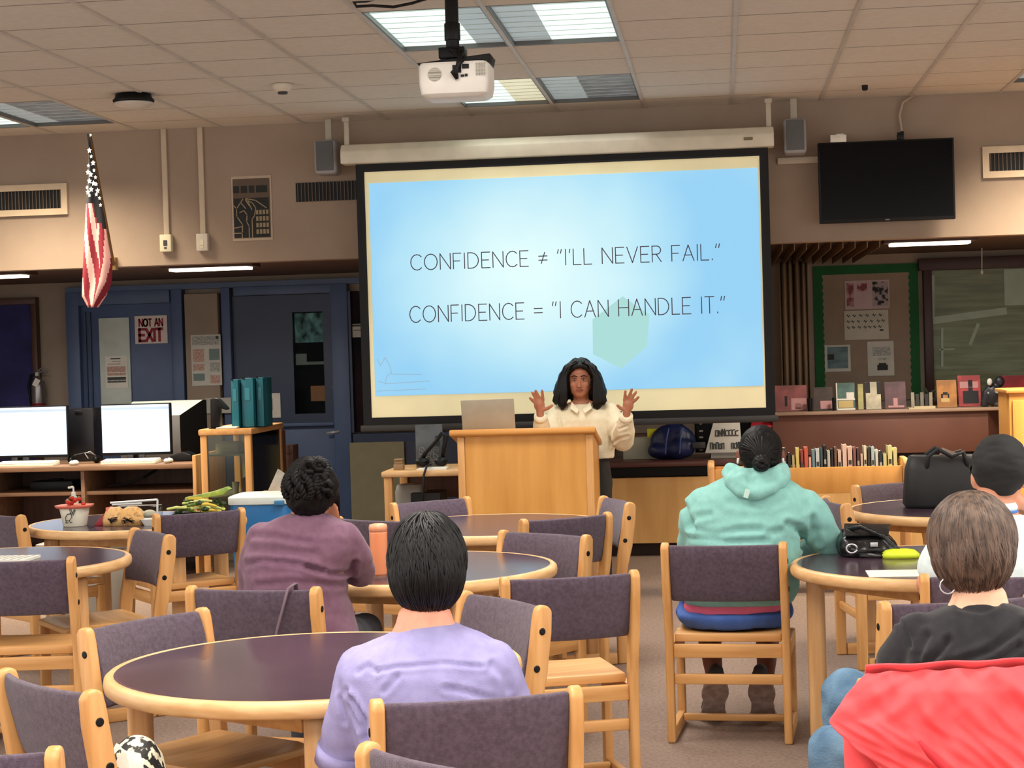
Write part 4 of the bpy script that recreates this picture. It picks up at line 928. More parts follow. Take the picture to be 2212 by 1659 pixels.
# books and objects on display
def up_book(px0, py0, px1, py1, c, label, Y=14.55, c2=None, lean=.12, art=None, name='book', tilt=0):
    a = at(px0, py0, Y); b = at(px1, py1, Y); w, h = b.x-a.x, max(.05, a.z-ztc)
    t = thing(name, ((a.x+b.x)/2, Y, ztc+.0005), label, 'book', 'books standing on the display counter')
    m = mat('cover_%d_%d_%d' % c, c, .5, c2=c2 or tuple(v*.8 for v in c), nscale=(7, 3, 7), contrast=(.42, .6), detail=6)
    q = lambda y, s=1: [(-w/2*s, y, .002), (w/2*s, y, .002), (w/2*s, y+lean*h*1.6, h), (-w/2*s, y+lean*h*1.6, h)]
    M().hexa(q(0), q(.004)).build('front_cover', m, t)
    M().hexa(q(.0045, .96), q(.0185, .96)).build('pages', PAPER, t)
    M().hexa(q(.019), q(.023)).build('back_cover', m, t)
    if art:
        f = M()
        for (u0, v0, u1, v1, k) in art:
            z0, z1 = v0*h, v1*h; y = lambda z: lean*1.6*z-.0015
            f.mat(k[0]).quad((u0*w-w/2, y(z0), z0), (u1*w-w/2, y(z0), z0), (u1*w-w/2, y(z1), z1), (u0*w-w/2, y(z1), z1))
        f.build('cover_print', [k for k in (mat('art_pale', (246, 240, 224), .6), mat('art_dark', (24, 24, 28), .6), mat('art_pink', (206, 150, 146), .6), mat('art_gold', (216, 186, 120), .6), mat('art_teal', (110, 150, 140), .6))], t)
    return t
up_book(1674, 834, 1744, 888, (160, 90, 88), 'red-pink book opened at far left of the display counter', art=[(.5, .05, .98, .5, (2,)), (.62, .08, .8, .3, (1,)), (.3, .2, .38, .6, (1,))])
up_book(1757, 838, 1800, 889, (82, 66, 58), 'dark brown book with a pale figure on the display counter', art=[(.35, .08, .95, .42, (2,))])
up_book(1806, 828, 1848, 889, (92, 126, 116), 'white-framed book with green foliage cover on the counter', art=[(0, 0, .06, 1, (0,)), (0, 0, 1, .06, (0,)), (.06, .36, 1, .42, (0,)), (.55, .42, .95, .65, (0,)), (.1, .08, .9, .34, (3,))])
up_book(1853, 830, 1866, 889, (214, 206, 140), 'thin yellow book standing edge-on right of the foliage book', lean=.05)
up_book(1870, 826, 1904, 888, (228, 216, 184), 'cream figure-shaped book cover standing on the display counter', art=[(.0, .6, .3, 1, (1,)), (.75, .55, 1, 1, (1,))])
up_book(1911, 826, 1958, 887, (112, 78, 82), 'mauve-brown book with ornate cover on the display counter', art=[(.4, .1, .6, .4, (2,)), (.15, .05, .9, .12, (2,))])
for i, (p, c) in enumerate(((1972, (190, 180, 160)), (1982, (70, 66, 60)), (1992, (150, 146, 130)), (2002, (60, 56, 54)), (2011, (186, 170, 140)))):
    up_book(p-4, 848+i % 2*4, p+4, 887, c, ['thin cream book, leftmost of the small upright row on counter', 'thin dark book beside the cream one in the small row', 'thin grey-green book, middle of the small upright row', 'thin black-brown book before the last of the small row', 'thin tan book ending the small upright row on counter'][i], lean=.03)
up_book(2024, 822, 2068, 884, (206, 140, 72), 'orange book with a dark arch on its cover', art=[(.2, .2, .62, .34, (3,)), (.2, .34, .3, .5, (1,)), (.54, .34, .62, .5, (1,)), (.3, .46, .54, .56, (1,))])
up_book(2070, 812, 2120, 882, (196, 72, 74), 'red book with dark silhouettes on its cover', Y=14.6, art=[(.08, .6, .9, .8, (2,)), (.2, .1, .9, .5, (1,)), (.45, .5, .65, .85, (1,))])
up_book(2166, 812, 2220, 880, (150, 20, 32), 'deep red book beside the orange cabinet', Y=14.7)
# small dark objects between the books
for (px, wd, lb) in ((1750, .045, 'small black cup between the first display books'), (1802, .03, 'small black cup before the foliage book')):
    c = at(px, 889, 14.5); f = M().lathe([(wd/2*.8, 0), (wd/2, .07), (wd/2*.98, .1), (wd/2*.85, .1)], 16); tag(f.build('cup', BLACK, loc=Vector((c.x, 14.5, ztc+.0005))), lb, 'cup')
# figurine heap
c = at(2146, 880, 14.5); t = thing('figurine', Vector((c.x, 14.5, ztc+.0005)), 'dark and white crouching figurine on the display counter', 'figurine')
f = M(); f.ell((.0, 0, .09), (.06, .05, .09)).ell((.05, 0, .19), (.04, .04, .045)).tube([(-.07, 0, .0), (-.06, 0, .1), (-.02, 0, .15)], .03, 10).tube([(.02, -.02, .02), (.08, -.03, .08), (.1, 0, .14)], .022, 10)
remesh(f, 'body', mat('figurine_dark', (200, 200, 200), .4, c2=(38, 38, 44), nscale=(18, 18, 18), contrast=(.6, .7)), t, .008, 3)
f = M(); f.ell((-.03, -.045, .19), (.02, .015, .028)).ell((.03, -.05, .12), (.025, .012, .02)); f.build('white_patch', PAPER, t, smooth=True)
c = at(1985, 886, 14.42); f = M(); f.box((0, 0, .005), (.2, .1, .01)).box((.02, 0, .0145), (.16, .09, .008)); tag(f.build('paper_stack', mat('card_tan', (206, 190, 150), .7), loc=Vector((c.x+.02, 14.42, ztc+.0005))), 'flat tan cards lying before the thin counter books', 'paper')
c = at(1998, 850, 14.62); t = thing('small_plant', Vector((at(2008, 870, 14.66).x, 14.72, ztc+.0005)), 'small dark leafy plant behind the orange book', 'plant')
M().lathe([(.03, 0), (.04, .06), (.036, .06)], 16).build('pot', BLACK, t)
f = M()
for k in range(7): f.tube([(0, 0, .05), (.03*cos(k*2.1), .02*sin(k*2.1), .12), (.075*cos(k*2.1), .03*sin(k*2.1), .13+.02*(k % 3))], [.004, .012, .002], 6)
f.build('leaves', mat('leaf_dark', (48, 60, 44), .5), t)

# ------------------------------------------------------------------ book truck with books
Yk = 12.0; xa, xb = at(1527, 1000, Yk).x, at(1966, 1000, Yk).x; zk = at(1830, 1008, Yk).z
bt = thing('book_truck', ((xa+xb)/2, Yk, 0), 'wooden book truck holding a row of upright books', 'book cart'); w = xb-xa
M().box((0, .0, zk-.085), (w-.1, .022, .17)).build('front_board', LW, bt, bevel=.004)
M().box((0, .28, zk-.085), (w-.1, .022, .17)).build('back_board', LW, bt, bevel=.004)
M().box((0, .14, zk-.15), (w-.1, .255, .02)).build('shelf', LW, bt)
for s in (-1, 1):
    f = M(); f.prism([(-.03, .1), (.31, .1), (.31, zk+.02), (.28, zk+.045), (.0, zk+.045), (-.03, zk+.02)], 'x', s*(w/2-.025)-.022, s*(w/2-.025)+.022); f.build('end_panel', WOOD_V, bt, bevel=.012)
M().box((0, .14, .2), (w-.1, .26, .025)).build('lower_shelf', LW, bt)
for s in (-1, 1):
    for y in (0, .28): M().lathe([(.04, -.015), (.045, 0), (.04, .015)], 16, (0, 0, 0)).build('caster', BLACK, bt, loc=(s*(w/2-.06), y, .05)).rotation_euler = (pi/2, 0, 0)
bks = [(1690, 968, 9, (70, 60, 52)), (1702, 978, 7, (40, 36, 34)), (1711, 984, 6, (190, 176, 120)), (1719, 968, 8, (226, 206, 120)), (1729, 972, 7, (150, 70, 60)), (1737, 966, 9, (214, 96, 70)), (1747, 988, 6, (230, 180, 160)), (1754, 972, 7, (120, 150, 160)), (1762, 970, 9, (206, 214, 214)), (1772, 968, 6, (70, 90, 96)), (1779, 962, 7, (28, 26, 26)), (1787, 974, 7, (200, 196, 184)), (1795, 970, 6, (36, 34, 40)), (1802, 966, 7, (120, 90, 70)), (1810, 972, 8, (224, 200, 180)), (1820, 961, 10, (240, 206, 186)), (1831, 965, 11, (236, 200, 180)), (1843, 966, 7, (150, 100, 96)), (1851, 968, 7, (90, 60, 60)), (1859, 980, 6, (220, 190, 170)), (1866, 964, 7, (240, 232, 200)), (1874, 966, 7, (60, 56, 44)), (1882, 966, 8, (190, 210, 210)), (1891, 972, 7, (230, 226, 214)), (1899, 974, 8, (40, 50, 60)), (1908, 980, 8, (226, 220, 160)), (1918, 963, 10, (236, 228, 160)), (1930, 968, 9, (230, 224, 166))]
names = {70: 'dark speckled', 40: 'black', 190: 'mustard', 226: 'yellow', 150: 'rust', 214: 'orange', 230: 'pink', 120: 'slate', 206: 'pale grey', 28: 'tall black', 200: 'off-white', 36: 'navy-black', 224: 'peach', 240: 'ivory', 236: 'cream', 90: 'maroon', 220: 'beige', 60: 'olive', }
prev = None
WH = ['first', 'second', 'third', 'fourth', 'fifth', 'sixth', 'seventh', 'eighth', 'ninth', 'tenth', 'eleventh', 'twelfth', 'thirteenth', 'fourteenth', 'fifteenth', 'sixteenth', 'seventeenth', 'eighteenth', 'nineteenth', 'twentieth', 'twenty-first', 'twenty-second', 'twenty-third', 'twenty-fourth', 'twenty-fifth', 'twenty-sixth', 'second to last', 'last']
for i, (px, py, wd, c) in enumerate(bks):
    a = at(px, py, Yk+.02); b = at(px+wd, 1008, Yk+.02); bw, bh = b.x-a.x-.001, a.z-(zk-.139)
    cn = names.get(c[0], 'pale')
    t = thing('book', ((a.x+b.x)/2, Yk+.10, zk-.1395), '%s book on the book truck, %s from the left end' % (cn, WH[i]), 'book', 'books on the book truck')
    m = mat('spine_%d_%d_%d' % c, c, .5)
    f = M(); f.box((-bw/2+.001, .01, bh/2), (.002, .15, bh)).box((bw/2-.001, .01, bh/2), (.002, .15, bh)).box((0, -.066, bh/2), (bw, .004, bh)); f.build('cover', m, t)
    M().box((0, .008, bh/2-.002), (bw-.005, .14, bh-.006)).build('pages', PAPER, t)
    if wd > 6 and i % 2 == 0: M().box((0, -.0685, bh*.62), (bw*.7, .001, .03)).build('spine_label', PAPERG if c[0] < 130 else DKINK, t)
# ------------------------------------------------------------------ objects on the service counter
zt_ = zc_+.0005
Yo2 = 14.45
# blue backpack
c = at(1455, 975, Yo2); t = thing('backpack', Vector((c.x, Yo2, zt_)), 'navy blue backpack slumped on the service counter', 'backpack')
f = M(); hh = at(1460, 912, Yo2).z-zt_; f.ell((0, .02, hh*.46), (.18, .1, hh*.52)).ell((.05, -.04, hh*.3), (.12, .08, hh*.3)).ell((-.1, .0, hh*.25), (.1, .1, hh*.25)); NV = mat('navy_nylon', (26, 40, 92), .45, c2=(16, 24, 60), nscale=(9, 9, 9), bump=.4)
remesh(f, 'body', NV, t, .012, 4, fold=lambda v, n: v+n*.008*noise.noise(Vector((v.x*18, v.y*9, v.z*6))))
for s in (-.06, .05): M().tube([(s, -.125, .05), (s+.01, -.125, hh*.55), (s+.03, -.08, hh*.85)], .006, 6).build('piping', mat('strap_blue', (60, 84, 150), .5), t)
M().tube([(.08, -.02, hh*.95), (.12, -.02, hh*1.03), (.19, -.02, hh*1.03), (.22, 0, hh*.93)], .01, 8).build('grab_handle', mat('strap_grey', (150, 160, 170), .4), t, smooth=True)
M().box((.2, -.1, hh*.38), (.1, .02, .05)).build('buckle', DKGREY, t, bevel=.006)
# black monitor behind the paper sign
a = at(1500, 908, Yo2+.1); b = at(1625, 985, Yo2+.1)
t = thing('computer_monitor', ((a.x+b.x)/2, Yo2+.12, zt_), 'black monitor behind the white lettered sign on the counter', 'monitor', 'computer monitors'); w, h = b.x-a.x, a.z-zt_
M().box((0, 0, h/2+.02), (w, .04, h-.04)).build('casing', BLACK, t, bevel=.006)
M().box((0, -.022, h/2+.02), (w-.03, .003, h-.08)).build('display', BLACKG, t)
M().box((0, .0, .008), (w*.5, .14, .016)).build('foot', BLACK, t)
f = M()
for k in range(4): f.box((-w/2+.05, -.0245, .06+.05*k), (.03, .002, .012))
f.build('sticker', PAPERG, t)
# white sign with dark lettering
a = at(1540, 911, Yo2-.06); b = at(1607, 980, Yo2-.06); Ysn = Yo2-.06
t = thing('counter_sign', ((at(1522, 980, Ysn).x+at(1604, 980, Ysn).x)/2, Ysn, zt_), 'white tapered sign with two dark lettered lines on counter', 'sign')
o0 = t.location; p = [at(*q_, Ysn)-o0 for q_ in ((1523, 979), (1603, 977), (1598, 911), (1541, 912))]
p = [Vector((v.x, .05*(v.z), max(.001, v.z))) for v in p]
f = M(); f.hexa(p, [v+Vector((0, .012, 0)) for v in p]); f.build('panel', PAPER, t, bevel=.002)
M().hexa([(-.1, .03, .001), (.1, .03, .001), (.1, .09, .001), (-.1, .09, .001)], [(-.08, .03, .16), (.08, .03, .16), (.08, .035, .16), (-.08, .035, .16)]).build('easel_back', PAPERG, t)
f = M(); hh = p[2].z; SQ=1
def squiggle(f, u0, u1, v, hgt, n, seed):
    """illegible lettering, as in the photograph: tall narrow loops and strokes"""
    rr = random.Random(seed); hh = p[2].z
    for k in range(n):
        u = u0+(u1-u0)*(k+.5)/n; cw = (u1-u0)/n*.36
        if rr.random() < .22 and k > 1: pass
        x = u; z0 = v*hh; H_ = hgt*hh*rr.uniform(.85, 1.1)
        sh = rr.choice(([(-1, 0), (-1, 1), (1, 0), (1, 1)], [(-1, 0), (-1, 1), (1, 1), (1, 0)], [(1, .9), (-1, .8), (-1, .1), (1, 0)], [(-1, 1), (-1, 0), (1, 0), (1, 1), (-1, 1)], [(-1, 0), (-.4, 1), (.8, 1), (1, .5), (-.6, .5), (1, 0)]))
        f.ribbon([Vector((x+a_*cw, -.003+.05*(z0+b_*H_), z0+b_*H_)) for a_, b_ in sh], .0085, TOCAM, .001)
f = M(); squiggle(f, p[3].x+.012, p[2].x-.012, .62, .17, 7, 4); squiggle(f, p[3].x-.03, p[3].x+.08, .27, .15, 5, 8); squiggle(f, p[2].x-.07, p[2].x+.008, .27, .15, 4, 9)
f.build('lettering', DKINK, t)
# notes, red cloth and folded blue bag at the right end
t = thing('folder_stack', Vector((at(1385, 960, 14.6).x, 14.6, zt_)), 'pale folders with a yellow note left of the backpack', 'folders')
M().box((0, 0, .09), (.28, .18, .18)).build('folders', mat('folder_pale', (178, 176, 156), .7), t, bevel=.004)
M().box((.0, 0, .19), (.3, .2, .018)).build('top_board', DESKD, t)
a = at(1398, 925, 14.5)-t.location; M().box((a.x+.04, -.105, a.z-.04), (.08, .004, .07)).build('sticky_note', mat('note_yellow', (216, 214, 40), .7), t)
c = at(1672, 940, 14.0); t = thing('folded_bag', Vector((at(1715, 965, 14.5).x, 14.5, zt_)), 'folded navy and white bag under the red folder', 'bag')
M().box((0, 0, .1), (.3, .16, .2)).build('navy_body', mat('bag_navy', (30, 50, 96), .6), t, bevel=.03, seg=3)
M().box((0, -.01, .215), (.3, .15, .03)).build('white_band', PAPERG, t, bevel=.012)
t2 = thing('red_folder', Vector((at(1660, 925, 14.45).x, 14.45, zt_+.2315)), 'glossy red folder lying on the folded bag', 'folder')
f = M(); z0 = 0
P4 = [(-.14, -.1, .0), (.17, -.08, .0), (.22, .1, .08), (-.1, .1, .085)]
f.hexa(P4, [(x, y, z+.018) for x, y, z in P4]); f.build('red_cover', mat('folder_red', (186, 44, 60), .35), t2, bevel=.006)
f = M(); P4 = [(-.1, -.085, .0195), (.12, -.07, .0195), (.17, .06, .08), (-.06, .05, .075)]; f.hexa(P4, [(x, y, z+.003) for x, y, z in P4]); f.build('paper_insert', mat('paper_tan', (226, 190, 160), .7), t2)
# ================================================================== chairs
HWC = .238
def make_chair():
    root = empty('library_chair', (0, 0, 0))
    TK = .033
    for s in (-1, 1):
        x0, x1 = s*HWC-TK/2, s*HWC+TK/2
        f = M(); f.prism([(.085, .0), (.085, .30), (.088, .44), (.078, .52), (.05, .66), (.03, .79), (.022, .822), (.005, .832), (-.02, .828), (-.034, .81), (-.03, .74), (-.008, .60), (.018, .50), (.03, .42), (.032, .2), (.034, 0)], 'x', x0, x1)
        rl = f.build('rear_leg', WOOD_V, root, bevel=.009, seg=3)
        for (y, z) in ((.008, .75), (.032, .635)):
            c = M(); c.lathe([(.011, 0), (.0115, .0016), (.008, .003)], 14)
            for v in c.v: v.xyz = (v.z*s+s*(HWC+TK/2), v.x+y, v.y+z)
            c.build('bolt_cap', BLACK, rl)
        M().box((s*HWC, .455, .205), (TK, .05, .41)).build('front_leg', WOOD_V, root, bevel=.008, seg=2)
        M().box((s*HWC, .26, .03), (TK-.002, .345, .06)).build('floor_rail', WOOD_Y, root, bevel=.008, seg=2)
        M().box((s*HWC, .26, .375), (TK-.002, .345, .06)).build('side_rail', WOOD_Y, root, bevel=.006, seg=2)
    wi = 2*HWC-TK
    M().box((0, .06, .378), (wi, .024, .056)).build('rear_rail', WOOD_H, root, bevel=.005)
    M().box((0, .06, .262), (wi, .022, .042)).build('stretcher', WOOD_H, root, bevel=.006)
    M().box((0, .36, .045), (wi, .024, .03)).build('low_stretcher', WOOD_H, root, bevel=.006)
    f = M(); n = 10; m_ = 8
    for j in range(m_+1):
        y = .075+.415*j/m_
        for k in range(n+1):
            x = -wi/2+.004+(wi-.008)*k/n; u = 2*k/n-1; v = 2*j/m_-1
            f.v.append(Vector((x, y, .446-.010*(1-u*u)*(1-min(1, v*v))+(-.01 if j == m_ else 0))))
    for j in range(m_+1):
        for k in range(n+1):
            p = f.v[j*(n+1)+k]; f.v.append(Vector((p.x, p.y, .412)))
    N = n+1; T = (m_+1)*N
    for j in range(m_):
        for k in range(n):
            f.f.append([j*N+k, j*N+k+1, (j+1)*N+k+1, (j+1)*N+k]); f.f.append([T+j*N+k, T+(j+1)*N+k, T+(j+1)*N+k+1, T+j*N+k+1])
    for k in range(n): f.f.append([k, T+k, T+k+1, k+1]); f.f.append([m_*N+k, m_*N+k+1, T+m_*N+k+1, T+m_*N+k])
    for j in range(m_): f.f.append([j*N, (j+1)*N, T+(j+1)*N, T+j*N]); f.f.append([j*N+n, T+j*N+n, T+(j+1)*N+n, (j+1)*N+n])
    f.m = [0]*len(f.f)
    f.build('seat', WOOD_H, root, bevel=.006, seg=2)
    # upholstered curved back
    f = M(); nx_, nz_ = 20, 8
    fr, bk = [], []
    for j in range(nz_+1):
        z = .585+.235*j/nz_
        for k in range(nx_+1):
            u = 2*k/nx_-1; x = u*(wi/2+.001)
            y = .052-.06*(j/nz_)-.032*(1-u*u); t = .021*(1-.55*abs(2*j/nz_-1)**5)
            fr.append(Vector((x, y+t, z))); bk.append(Vector((x, y-t, z)))
    f.v = fr+bk; N = nx_+1; T = len(fr)
    for j in range(nz_):
        for k in range(nx_):
            f.f.append([j*N+k, j*N+k+1, (j+1)*N+k+1, (j+1)*N+k]); f.f.append([T+j*N+k, T+(j+1)*N+k, T+(j+1)*N+k+1, T+j*N+k+1])
    for k in range(nx_): f.f.append([k, T+k, T+k+1, k+1]); f.f.append([nz_*N+k, nz_*N+k+1, T+nz_*N+k+1, T+nz_*N+k])
    for j in range(nz_): f.f.append([j*N, (j+1)*N, T+(j+1)*N, T+j*N]); f.f.append([j*N+nx_, T+j*N+nx_, T+(j+1)*N+nx_, (j+1)*N+nx_])
    f.m = [0]*len(f.f)
    f.build('backrest', FABRIC, root, bevel=.010, seg=3)
    return root
chair0 = make_chair(); used = [False]
def chair(x, y, th, label):
    c = chair0 if not used[0] else copy_tree(chair0)
    used[0] = True
    c.location = (x, y, 0); c.rotation_euler = (0, 0, -radians(th))
    tag(c, label, 'chair', 'library chairs around the tables'); return c
chair(-1.74, 4.54, 43, 'purple backed chair holding a patterned bag, at the left front table')
chair(-1.66, 3.71, -6, 'purple backed chair cut by the lower left photo corner')
chair(-1.82, 5.60, 121, 'purple backed chair at the far left rim of the left front table')
chair(-1.665, 6.33, 10, 'purple backed chair with a thin strap over its back, behind the mauve top')
chair(-.735, 5.93, -128, 'purple backed chair right behind the lavender shirt, bolts showing')
chair(-.565, 6.55, -18, 'empty purple backed chair with bare seat, beside the centre aisle')
chair(-.60, 4.30, -18, 'purple backed chair in which the lavender shirted person sits')
chair(-.56, 3.62, 36, 'purple backed chair nearest the camera, cut by the bottom edge')
chair(-2.95, 7.36, -6, 'purple backed chair before the left table, its seat showing, at left edge')
chair(-2.70, 8.42, -127, 'purple backed chair turned sideways right of the left table')
chair(-2.78, 9.50, -37, 'purple backed chair before the food table, its wooden seat showing')
chair(-3.92, 9.62, 42, 'purple backed chair at the left edge beside the food table')
chair(-1.60, 9.90, 138, 'purple backed chair tucked under the far table, left before the lectern')
chair(-1.72, 8.88, 32, 'purple backed chair partly hidden between mauve top and black haired head')
chair(-.77, 8.81, -37, 'purple backed chair before the far table, nearest the lectern corner')
chair(-.58, 9.70, 250, 'purple backed chair seen side on right of the lectern')
chair(-.80, 8.02, 215, 'purple backed chair at the far rim of the shiny centre table')
chair(-.017, 7.49, 5, 'purple backed chair in which the mint hoodie wearer sits')
chair(.55, 9.41, 81, 'purple backed chair edge on just right of the mint hoodie')
chair(.90, 10.44, 143, 'purple backed chair behind the black tote bag')
chair(.90, 6.37, 2, 'purple backed chair in which the capped person sits')
chair(.70, 5.80, -16, 'purple backed chair just beyond the black tee shirt, bolts showing')
chair(.55, 4.46, -6, 'chair draped with the red jacket, lower right')

# ================================================================== tables
def make_table():
    root = empty('round_table', (0, 0, 0)); R = .605
    M().lathe([(R-.03, .706), (R-.03, .7395), (R-.04, .74), (.001, .74)], 72).build('tabletop', LAMIN, root)
    bpy_t = root.children[-1]; bpy_t.data.polygons.foreach_set('use_smooth', [False]*len(bpy_t.data.polygons))
    prof = [(R-.03, .692), (R-.012, .693), (R-.003, .70), (R, .716), (R-.003, .732), (R-.012, .7395), (R-.0302, .7403)]
    f = M(); n = 96
    for (r, z) in prof:
        for k in range(n): f.v.append(Vector((r*cos(2*pi*k/n), r*sin(2*pi*k/n), z)))
    for i in range(len(prof)):
        i2 = (i+1) % len(prof)
        for k in range(n): f.f.append([i*n+k, i*n+(k+1) % n, i2*n+(k+1) % n, i2*n+k]); f.m.append(0)
    f.build('edge_band', EDGE, root, smooth=True)
    for k in range(4):
        a = pi/2*k; rot = Matrix.Rotation(a, 3, 'Z'); c = rot @ Vector((.505, 0, 0))
        g = M().box((c.x, c.y, .355), (.072, .072, .67), rot); lg = g.build('leg', LEGW, root, bevel=.022, seg=4)
        M().lathe([(.026, 0), (.026, .0195)], 16, (c.x, c.y, 0)).build('glide', BLACK, lg)
        a2 = a+pi/4; r2 = Matrix.Rotation(a2, 3, 'Z'); c2 = r2 @ Vector((.357, 0, 0))
        M().box((c2.x, c2.y, .665), (.022, .62, .06), r2).build('apron', WOOD_H, root, bevel=.003)
    return root
table0 = make_table(); tu = [False]
def table(x, y, rot, label):
    t = table0 if not tu[0] else copy_tree(table0); tu[0] = True
    t.location = (x, y, 0); t.rotation_euler = (0, 0, radians(rot)); tag(t, label, 'table', 'round library tables'); return t
table(-1.205, 5.25, -77, 'round dark-topped table nearest the camera, left of lavender shirt')
table(-1.31, 7.58, -60, 'round table with shiny top carrying the peach tumbler')
table(-1.19, 9.36, 20, 'round table just before the lectern, empty')
table(-3.32, 8.08, -25, 'round table at left edge with a striped booklet on it')
table(-3.27, 9.97, -48, 'round table laden with food before the computer desk')
table(.85, 7.48, 174, 'round dark table beside the mint hoodie, with a black handbag on it')
table(1.23, 9.82, 185, 'round table carrying the black tote bag')
ZT = .7405
# ------------------------------------------------------------------ things on tables
# peach tumbler
c = at(823, 1250, 7.25); t = thing('tumbler', Vector((c.x, 7.22, ZT)), 'tall peach tumbler on the centre table beside black haired head', 'tumbler')
PEACH = mat('tumbler_peach', (246, 160, 116), .35, c2=(240, 150, 104), nscale=(4, 4, 4))
M().lathe([(.03, 0.012), (.034, .02), (.036, .18), (.0365, .185)], 28).build('body', PEACH, t, smooth=True)
M().lathe([(.037, .1855), (.037, .205), (.034, .214), (.02, .217), (.001, .217)], 28).build('lid', mat('tumbler_lid', (250, 170, 130), .35), t, smooth=True)
M().lathe([(.03, 0), (.031, .012)], 24).build('base_ring', mat('tumbler_base', (150, 110, 100), .4), t)
# tote bag (patterned) on the chair seat
t = thing('tote_bag', (-1.55, 4.64, .4465), 'black and white patterned bag with tissue on the left front chair', 'bag')
f = M(); f.ell((0, 0, .10), (.075, .1, .115)).ell((.02, -.05, .06), (.06, .06, .06)).ell((-.03, 0, .06), (.06, .09, .065))
remesh(f, 'body', mat('bag_pattern', (24, 26, 26), .6, c2=(214, 210, 186), nscale=(34, 34, 30), contrast=(.5, .53), detail=2), t, .009, 4, fold=lambda v, n: Vector((v.x+n.x*.01*noise.noise(v*22), v.y+n.y*.01*noise.noise(v*22), max(.001, v.z))))
f = M(); f.add([(-.05, -.05, .175), (.0, -.07, .185), (.035, -.06, .15), (.015, -.04, .18), (-.04, -.03, .2), (-.02, -.085, .15), (.02, -.095, .135)], [(0, 5, 1), (5, 6, 1), (6, 2, 1), (2, 3, 1), (3, 4, 1), (4, 0, 1)]); f.build('tissue', mat('tissue_pink', (238, 222, 206), .8), t)
# strap over the chair back behind mauve woman
Yp = 6.30; f = M(); A = [at(634, 1263, Yp-.02), at(622, 1272, Yp-.055), at(612, 1310, Yp-.05), at(598, 1362, Yp-.045)]
f.tube([A[0]+Vector((0, .05, -.06)), A[0]+Vector((0, .03, .0)), A[0], A[1], A[2], A[3], A[3]+Vector((-.02, 0, -.12))], .009, 8, sx=.5)
tag(f.build('bag_strap', mat('strap_mauve', (110, 92, 104), .8), origin=A[1], smooth=True), 'thin mauve-grey strap hanging over a chair back', 'strap')
# striped booklet on left table
c = at(20, 1192, 8.0); t = thing('booklet', Vector((at(5, 1193, 8.05).x, 8.08, ZT)), 'white striped booklet at the left edge of the left table', 'booklet')
f = M(); f.mat(0).box((0, 0, .006), (.26, .2, .012)).mat(1)
for k in range(7): f.quad((-.12+.035*k, -.09, .0125), (-.114+.035*k, -.09, .0125), (-.10+.035*k, .09, .0125), (-.106+.035*k, .09, .0125))
f.build('pages', [PAPER, DKINK], t)
# --- food table
Yt5 = 9.97
c = at(166, 1122, 9.75); t = thing('fruit_tub', Vector((c.x, 9.72, ZT)), 'white tub heaped with red fruit on the food table', 'tub')
f = M(); f.loft([(0, 0, 0, .058, .058), (0, 0, .1, .075, .075), (0, 0, .1, .07, .07), (0, 0, .01, .053, .053)], 28, 3.2); f.build('tub', mat('tub_white', (226, 224, 206), .4), t, smooth=False, bevel=.002)
f = M(); f.loft([(0, 0, .1005, .09, .085), (0, 0, .108, .098, .092), (0, 0, .115, .1, .094), (0, 0, .115, .08, .075)], 28, 3); f.build('rim_tray', mat('tray_coral', (226, 120, 100), .4), t)
f = M(); sc = [[(.0, .0), (.02, .0), (.035, .02), (.03, .04), (.01, .035), (.0, .02), (.0, 0)], [(.03, .035), (.024, .06), (.032, .064), (.038, .04)], [(.036, .035), (.05, .06), (.055, .055), (.042, .03)], [(.004, .0), (.0, -.012), (.012, -.012)], [(.02, 0), (.028, -.012), (.034, -.01)]]
for st in sc: f.ribbon([Vector((a_-.025, -.0735+.0*b_, .035+b_)) for a_, b_ in st], .004, TOCAM, .001)
f.build('printed_drawing', DKINK, t)
FR = mat('fruit_red', (206, 62, 40), .35, c2=(160, 30, 26), nscale=(40, 40, 40))
rr = random.Random(2)
tl0 = t.location.copy()
for k in range(14):
    a_ = rr.uniform(0, 6.28); r_ = rr.uniform(.0, .062)
    s = thing('strawberry', tl0+Vector((r_*cos(a_), r_*sin(a_), .128+.012*(k % 3)-r_*.12)), 'red strawberry heaped in the white tub', 'fruit', 'strawberries in the white tub', rz=a_)
    M().lathe([(.001, -.014), (.008, -.009), (.0135, .0), (.013, .006), (.008, .01), (.001, .011)], 12).build('flesh', FR, s, smooth=True)
    M().lathe([(.009, .011), (.004, .013), (.001, .014)], 6).build('leaf_cap', mat('leaf_green', (70, 100, 40), .5), s)
c = at(155, 1070, 9.95); t = thing('pump_bottle', Vector((c.x, 9.98, ZT)), 'white pump bottle behind the fruit tub', 'bottle')
M().lathe([(.024, 0), (.026, .01), (.026, .12), (.018, .14), (.012, .145)], 20).build('bottle_body', mat('bottle_white', (216, 214, 196), .35), t, smooth=True)
f = M(); f.lathe([(.013, .1455), (.013, .165), (.005, .168), (.005, .195)], 16).tube([(0, 0, .195), (-.03, 0, .19)], .006, 8); f.build('pump', WHITEP, t)
